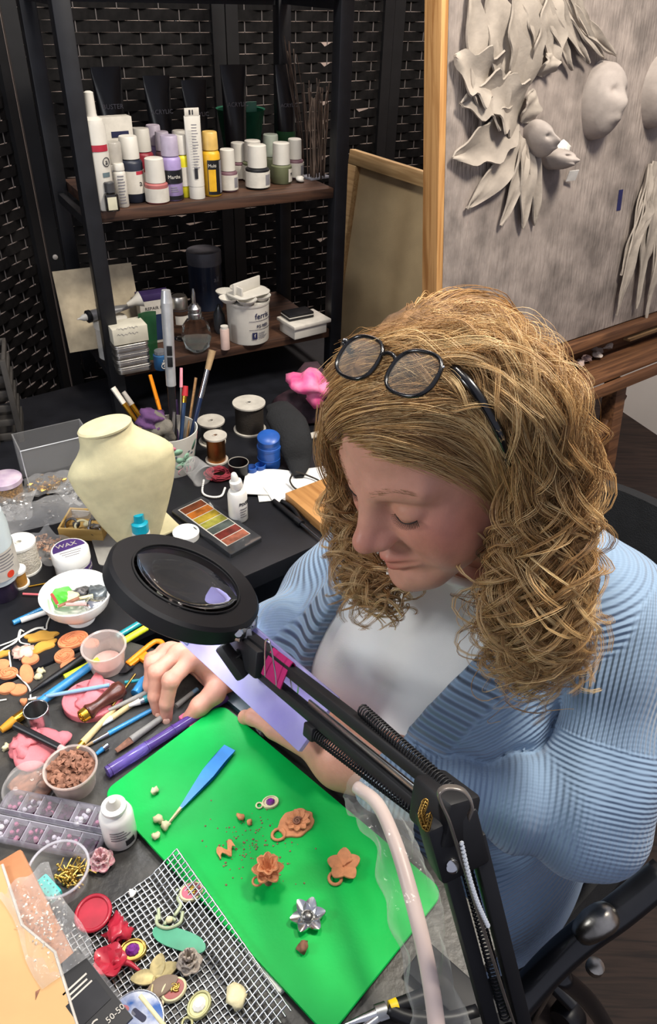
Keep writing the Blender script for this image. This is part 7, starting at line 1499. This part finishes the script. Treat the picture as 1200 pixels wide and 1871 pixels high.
# clear dish with findings
p = foot(118, 1648, TZ, .020); R = px_m(114, 1590, 106)/2; H = .024; t = thing('finding_dish', 'round clear dish of gold pins with a turquoise block', 'dish', at(115, 1612, TZ)); dp_ = at(115, 1612, TZ)
obj('wall', lathe([(.0001, .0), (R*.86, 0), (R*.96, H), (R*1.02, H), (R*1.02, H+.002), (R*.93, H+.002), (R*.83, .0015), (.0001, .0015)], 36, False, False), m_clear, t, smooth=60); obj('rim', ring(R*.98, .0014, 36, 6, H+.001), m_casew, t, smooth=180)
m_turq = mat('turquoise_block', '35bcb8', .5); tb_ = tag(obj('turquoise_block', box(.026, .013, .009, bev=.002), m_turq, loc=dp_+[-.009, -.010, .0025], rz=-38), 'turquoise pitted block in the round clear dish', 'block')
for i in range(10): obj('pit', lathe([(.0012, 0), (.0008, .0003)], 8), mat('dark_turquoise', '1c7f80', .6), tb_, loc=(-.010+.005*(i % 5), -.003+.006*(i//5), .0088))
g = G(); R_ = np.random.default_rng(12)
for i in range(46):
    x, y = R_.normal(.006, .009), R_.normal(.004, .008); aa_ = R_.uniform(0, 360); g.merge(tube([(0, 0, 0), (.011, 0, 0)], .0008, 5).merge(ell(.0018, .0018, .0018, n=8, m=5)).rot('Y', R_.uniform(-20, 5)).rot('Z', aa_), frm((x, y, R_.uniform(.003, .011))))
o = obj('gold_pins', g, m_gold, t, smooth=60); o['kind'] = 'stuff'
# rose beside the dish
flower('clay_rose', 'white clay rose edged with pink, between dish and glue bottle', at(188, 1579, TZ), mat('white_pink_clay', 'e2cfca', .6, col2='c46a80', scale=170), 6, .0125, .013, .003, .004, .001, 3, 0, cen=lump(.0042, .4, 4, 2))
# ---- wire mesh and its pieces
wB, wC = at(326, 1568, TZ), at(506, 1826, TZ); wu = wC-wB; WL = np.linalg.norm(wu)*1.12; wu /= np.linalg.norm(wu); wv_ = np.array([wu[1], -wu[0], 0]); wv_ = wv_ if wv_[0] < 0 else -wv_; WW = .172
wm_ = thing('wire_mesh', 'sheet of silver woven wire mesh beside the green mat, small pieces lying on it', 'wire mesh', wB+[0, 0, 0], M=np.stack([wu, wv_, np.cross(wu, wv_)], 1)); wsg = np.cross(wu, wv_)[2]
sp_ = .0053
def mz(x, y): return (.0148*np.clip(1-y/.030, 0, 1)+.0022+.0012*np.sin(x*40)*np.sin(y*30))*wsg
m_wire = mat('galvanised_wire', 'bcbfbf', .3, 1., var=.1); nu_, nv_ = int(WL/sp_), int(WW/sp_)
for j in range(nv_):
    y = j*sp_; x0 = max(0, (y-.115)*.8); x = np.linspace(x0, WL, 44); ph = j*math.pi
    obj('wire', tube(np.stack([x, np.full(44, y), mz(x, y)+.0006*np.sin(math.pi*x/sp_+ph)], 1), .00085, 5, False), m_wire, wm_, smooth=180)
for i in range(nu_):
    x = i*sp_; y1 = min(WW, .115+x/.8+.001); n_ = 30; y = np.linspace(0, y1, n_)
    obj('wire', tube(np.stack([np.full(n_, x), y, mz(x, y)-.0006*np.sin(math.pi*y/sp_+i*math.pi)], 1), .00085, 5, False), m_wire, wm_, smooth=180)
WZ = TZ+.0036
m_red2 = mat('red_wax', 'b02338', .4, var=.12, scale=60, coat=.2); m_leafgold = mat('aged_gold_leaf', 'b3a474', .5, .25, var=.25, scale=90)
t = disc('wax_disc', 'round dark red wax disc with a raised rim on the mesh', 171, 1671, .0155, .0165, 0, m_red2, h=.003, cat='wax disc', z=WZ); obj('rim', ring(.0150, .0020, 34, 8, .003, 1, 1.06), m_red2, t, smooth=180)
tag(obj('wax_lump', lump(.0105, .5, 33, 3, .5, 4), m_red2, loc=at(215, 1702, WZ+.004), smooth=180), 'ruffled dark red wax lump beside the round wax disc', 'wax')
flower('red_flower', 'dark red trumpet flower piece, lower left on the mesh', at(202, 1762, WZ), m_red2, 5, .0150, .017, .003, .0065, .001, 1, 10); obj('stem', tube(spline([(.004, 0, .004), (.016, -.003, .004), (.026, -.010, .002)], 10), np.linspace(.004, .0012, 10), 7), m_red2, bpy.data.objects['red_flower'], smooth=180)
cameo('gold rimmed oval with a large purple gem on the mesh', at(243, 1738, WZ), 10, 1.30, m_gold, m_gem, True); cameo('oval with pink enamel and gold leaves at the top of the mesh', at(350, 1631, WZ+.004), 25, 1.20, m_bone, None, False, emblem=1); cameo('oval with dark red enamel and a gold cross, low on the mesh', at(318, 1810, WZ), 40, 1.20, m_bone, None, True, emblem=2); cameo('pale oval with a white stone, lowest on the mesh', at(364, 1838, WZ), 60, 1.25, mat('pale_olive_metal', 'a9a77a', .4, .4), m_white2, True)
tag(obj('green_oval', prism([(.026*math.cos(t_), .0095*math.sin(t_)*(1+.12*math.sin(t_*2+1))) for t_ in np.linspace(0, 6.283, 30, endpoint=False)], .0014), mat('sea_green_film', '3f9c78', .35, alpha=.88), loc=at(327, 1717, WZ+.001), rz=-17), 'long sea green oval sheet on the mesh', 'sheet')
t = thing('scroll_charm', 'pale green scrolled wire charm near the top of the mesh', 'charm', at(312, 1672, WZ)); m_pg = mat('pale_green_metal', 'a9b393', .5, .2)
for q in ([(-.012, -.002), (-.010, -.010), (0, -.013), (.010, -.008), (.011, .002)], [(-.004, -.010), (0, -.004), (.006, -.006)], [(.004, -.002), (.008, .008), (.004, .014), (.006, .020), (.001, .022)], [(-.009, -.006), (-.012, .004)]): obj('wire_scroll', tube(spline([(x, y, .003) for x, y in q], 18), .0017, 7), m_pg, t, smooth=180)
obj('pearl', ell(.0032, .0032, .003, n=12, m=8), m_bone, t, loc=(0, -.006, .004), smooth=180)
flower('clay_rose', 'grey white clay rose with dark hollows, on the mesh below the sea green oval', at(347, 1763, WZ), mat('grey_white_clay', 'b5aca0', .7, col2='8a7a70', scale=150), 6, .0115, .012, .003, .004, .001, 3, 20, cen=lump(.004, .4, 6, 2), cm=mat('dark_clay_core', '5e4a42', .8))
t = thing('gold_leaf', 'aged gold three-lobed leaf on the mesh beside the grey white rose', 'leaf', at(283, 1786, WZ), 20)
for a0, L_ in ((8, .021), (62, .018), (170, .020)): obj('lobe', petal(L_, .013, .0015, .004, 0, .0012), m_leafgold, t, rz=a0)
obj('stem', tube(spline([(0, 0, .002), (-.004, -.010, .002), (-.006, -.020, .001)], 8), .0011, 6), m_leafgold, t, smooth=180)
leafp = at(272, 1818, WZ); tag(obj('grey_petal', petal(.026, .015, .002, .004, 0, .0014), mat('grey_brown_petal', '7d6c5c', .6), loc=leafp, rz=30), 'grey brown leaf under the gold leaf on the mesh', 'leaf')
for i, (px, py, s, lab, mm) in enumerate(((243, 1632, .0036, 'tiny white crumb near the top of the mesh', m_white2), (432, 1822, .0075, 'pale knobbly casting scrap at the right of the mesh', m_bone))): tag(obj('crumb', lump(s, .5, 120+i, 2, .7), mm, loc=at(px, py, WZ+s*.5), smooth=180), lab, 'crumb')
t = rod('white_stick', 'cream stick lying across the mesh over the blue tin', 'stick', (256, 1820), (308, 1885), [('shaft', 0, 1, .0022, .0022, m_bone)], z0=WZ+.010)
p = at(252, 1880, TZ+.0); t = thing('round_tin', 'blue and white round tin cut by the bottom edge', 'tin', p+[0, 0, .0035]); obj('tin_body', lathe([(.022, 0), (.023, .012), (.021, .0135), (.0001, .0135)], 30), mat('blue_tin_print', '2d5aa0', .35, col2='c9cdd6', scale=70), t); obj('rim', ring(.0225, .0011, 30, 6, .0128), m_sil, t, smooth=180); obj('red_mark', prism(oval(.005, .003), .0004, .0135), m_red, t, loc=(-.012, .008, 0)); obj('dark_mark', prism(rrect(.014, .005, .002), .0004, .0136), m_navy, t, loc=(.002, .004, 0), rz=-30)
# ---- bottom left: tan box, kraft board, bag and black label card
q0, q1 = at(38, 1548, TZ+.03), at(165, 1800, TZ+.03); d = q1-q0; L_ = np.linalg.norm(d); a = math.degrees(math.atan2(d[1], d[0])); cxy = (q0+q1)/2; nrm_ = np.array([d[1], -d[0], 0])/L_; nrm_ = nrm_ if nrm_[0] < 0 else -nrm_
m_tan = mat('tan_leatherette', 'b9825a', .5, var=.12, scale=30, col2='a8704a'); 
t = thing('tan_box', 'long tan box at the lower left, under the clear bag and kraft board', 'box', (cxy[0]+nrm_[0]*.024+d[0]*.1, cxy[1]+nrm_[1]*.024+d[1]*.1, TZ), a); obj('box_body', box(L_*1.2, .048, .030, bev=.003), m_tan, t); obj('lid_line', box(L_*1.202, .0485, .001, (0, 0, .020)), m_brn, t)
kb = at(0, 1690, TZ+.034); k0, k1, k2 = at(-30, 1560, TZ+.036), at(128, 1890, TZ+.036), at(2, 1556, TZ+.036)
o_ = [at(4, 1580, TZ+.034)[:2], at(40, 1690, TZ+.034)[:2], at(100, 1740, TZ+.034)[:2], at(150, 1900, TZ+.034)[:2], at(-120, 1960, TZ+.034)[:2], at(-120, 1600, TZ+.034)[:2]]
c0_ = np.mean(o_, 0); m_kraft = mat('kraft_board', 'c99f6c', .7, var=.05, scale=14, bump=.08)
kb_ = thing('kraft_board', 'large kraft cardboard sheet in the lower left corner', 'cardboard', (c0_[0], c0_[1], TZ+.0305)); obj('sheet', prism(np.array(o_)-c0_, .004), m_kraft, kb_); obj('white_edge', tube([tuple(np.array(q)-c0_)+(.0035,) for q in o_[:4]], .0014, 6), m_lab, kb_); kt = at(65, 1812, TZ+.0345)-np.array([c0_[0], c0_[1], TZ+.0305]); obj('small_tear', prism([(0, 0), (.003, .002), (.002, -.006)], .0004), m_brn, kb_, loc=kt)
bag('clear bag of tiny glass beads lying on the tan box', 84, 1690, .045, .10, .012, [mat('tiny_glass_beads', 'd6d2c6', .2, var=.3, scale=300)], 80, .0010, a+90, sd=6, z=TZ+.031, name='bead_bag')
q0, q1 = at(112, 1765, TZ+.034), at(205, 1890, TZ+.034); d = q1-q0; a2 = math.degrees(math.atan2(d[1], d[0])); L2 = np.linalg.norm(d)
t = thing('black_label_card', 'black printed card with white lettering at the bottom, beside the kraft board', 'card', ((q0+q1)/2)*[1, 1, 0]+[0, 0, TZ+.031], a2); obj('card', box(L2*1.05, .036, .003), m_blackp, t); obj('clear_cover', box(L2*1.06, .003, .0012, (0, .019, .0032)), m_clear, t); obj('window', box(L2*.3, .028, .0006, (L2*.05, 0, .003)), mat('dark_window', '2a2a2c', .2), t)
for i in range(3): obj('print_line', box(.0016, .022-.004*(i % 2), .0004, (-L2*.22+.004*i, 0, .0031)), m_lab, t)
obj('lettering', text('C', .014, .0002).rot('Z', 90).mv(L2*.32, -.006, .0034), m_lab, t); obj('lettering', text('50-50', .007, .0002).rot('Z', 90).mv(L2*.36, .010, .0034), m_lab, t)
# yellow-handled pliers at the bottom
t = rod('pliers', 'steel pliers with black and yellow grips, cut by the bottom edge', 'pliers', (630, 1872), (770, 1822), [('jaw', 0, .42, .0012, .0045, m_sil, .6), ('pivot', .40, .54, .007, .007, m_steel, .6), ('yellow_sleeve', .58, .68, .0062, .0066, mat('yellow_grip', 'e3c21e', .4)), ('grip', .68, 1.1, .0062, .007, m_blackp)])
obj('jaw', tube(spline([(-.062, -.008, 0), (-.04, -.010, 0), (-.012, -.005, 0), (.004, 0, 0)], 12), np.linspace(.0012, .0045, 12), 8, flat=.6), m_sil, t, smooth=180); obj('grip', tube(spline([(.004, 0, 0), (.02, -.012, 0), (.05, -.022, 0), (.075, -.024, 0)], 14), .0062, 10), m_blackp, t, smooth=180)
# ---- black lattice crate at the left
p = at(2, 800, TZ); t = thing('lattice_crate', 'dark grey lattice crate at the left edge behind the clutter', 'crate', p+[-.045, .02, 0], 20); m_crate = mat('dark_grey_crate', '3a3734', .6)
for i in range(6): obj('slat', box(.15, .006, .012, (0, -.05, .004+.028*i), .001), m_crate, t); obj('slat', box(.15, .006, .012, (0, .05, .004+.028*i), .001), m_crate, t); obj('slat', box(.006, .1, .012, (.072, 0, .004+.028*i), .001), m_crate, t)
for x in (-.07, -.02, .03, .072): obj('upright', box(.010, .008, .16, (x, -.057, 0), .001), m_crate, t)
obj('floor', box(.15, .1, .004), m_crate, t)
# ================================================================== the chair she sits on
m_chair = mat('black_chair_mesh', '111214', .75, var=.2, bump=.4, bscale=500); m_ctube = mat('black_chair_tube', '17181b', .3, coat=.3); m_worn = mat('worn_chrome', 'a9a59c', .3, 1., var=.3, scale=30, bump=.2)
ch0 = b2w([-.12, 0, -.94]); ch = thing('office_chair', 'black office chair with worn chrome armrest joints, under her', 'chair', ch0, M=BR)
zc = ch0[2]
def ob(p): return np.asarray(p)
obj('seat', prism(rrect(.46, .48, .08), .06, .335, .02), m_chair, ch, loc=(.05, 0, 0))
obj('backrest', sheet(lambda u, v: (-.215-.05*np.sin(u*math.pi)*.6-.10*v, (u-.5)*.46*(1-.12*v**3), .42+.37*v+.02*np.sin(u*3.14)), 14, 12, .035), m_chair, ch, smooth=60)
obj('back_post', tube(spline([(-.12, 0, .34), (-.24, 0, .36), (-.27, 0, .50), (-.285, 0, .60)], 14), .018, 10), m_ctube, ch, smooth=180)
obj('gas_column', lathe([(.03, .10), (.03, .2), (.022, .2), (.022, .34)], 20), m_ctube, ch)
for i in range(5):
    a = i*72+20; g = tube([(0, 0, .115), (.15*math.cos(math.radians(a)), .15*math.sin(math.radians(a)), .095), (.27*math.cos(math.radians(a)), .27*math.sin(math.radians(a)), .075)], [.022, .018, .014], 10); obj('base_spoke', g, m_ctube, ch)
    obj('caster', lathe([(.024, -.018), (.028, -.012), (.028, .012), (.024, .018)], 18).rot('X', 90).rot('Z', a).mv(.27*math.cos(math.radians(a)), .27*math.sin(math.radians(a)), .029), m_blackp, ch)
def c2(px, py, d): return (dep(px, py, d)-ch0)@BR
for s in (1,):
    arm = [c2(1215, 1595, .80), c2(1130, 1665, .80), c2(1060, 1715, .80), c2(1000, 1770, .80), c2(930, 1850, .80)]
    obj('armrest', tube(spline(arm, 24), .018, 12), m_ctube, ch, smooth=180)
    obj('chrome_joint', tube(spline([c2(1122, 1668, .785), c2(1090, 1685, .782), c2(1055, 1712, .785)], 10), [.010, .014, .016, .017, .017, .017, .016, .015, .013, .009], 12), m_worn, ch, smooth=180)
    obj('arm_strut', tube(spline([c2(1045, 1730, .80), c2(1010, 1800, .84), c2(965, 1880, .90)], 10), .0035, 8), m_worn, ch, smooth=180); obj('arm_post', tube(spline([c2(1020, 1780, .84), c2(1080, 1835, .92), c2(1120, 1900, 1.0)], 12), .011, 10), m_ctube, ch, smooth=180)
    obj('bolt', lathe([(.010, 0), (.010, .008), (.006, .010), (.0005, .010)], 14), m_worn, ch, loc=c2(1085, 1770, .84))
# ================================================================== things of one kind that lie together share a group
GRP = {'paint_bottle': 'paint bottles on the upper shelf', 'glass_paint_jar': 'white-capped paint jars on the upper shelf', 'paint_tube': 'paint tubes on the upper shelf', 'twig_bundle': 'dry twigs on the upper shelf',
       'clay_cameo': 'salmon clay ovals with relief', 'clay_disc': 'smooth salmon clay pieces', 'clay_leaf': 'mustard clay leaves', 'clay_ball': 'clay balls among the tools', 'clay_crumb': 'clay crumbs on the green mat', 'zip_bag': 'zip bags at the left of the desk',
       'charm': 'charms in the white bowl', 'finger_ring': 'rings in the small wooden box', 'wire_spool': 'small wire and thread spools', 'clay_flower': 'orange clay flowers on the mat', 'gem_setting': 'oval gem and enamel settings', 'clay_rose': 'clay roses', 'folding_screen': 'woven folding screens',
       'modelling_tool': 'tools lying left of her hand', 'pen': 'pens below the bowl'}
for o in list(COL.objects):
    if o.parent is not None or 'category' not in o or 'group' in o: continue
    base = o.name.split('.')[0]; up_in_cup = (Vector(o.location)-Vector(cb)).length < .12
    if base == 'paintbrush': o['group'] = 'brushes in the floral cup' if up_in_cup else 'brushes lying on the table'
    elif base == 'stick': o['group'] = 'sticks in the white bowl' if o.location.z > TZ+.02 else 'thin sticks left of the bowl'
    elif base in GRP: o['group'] = GRP[base]
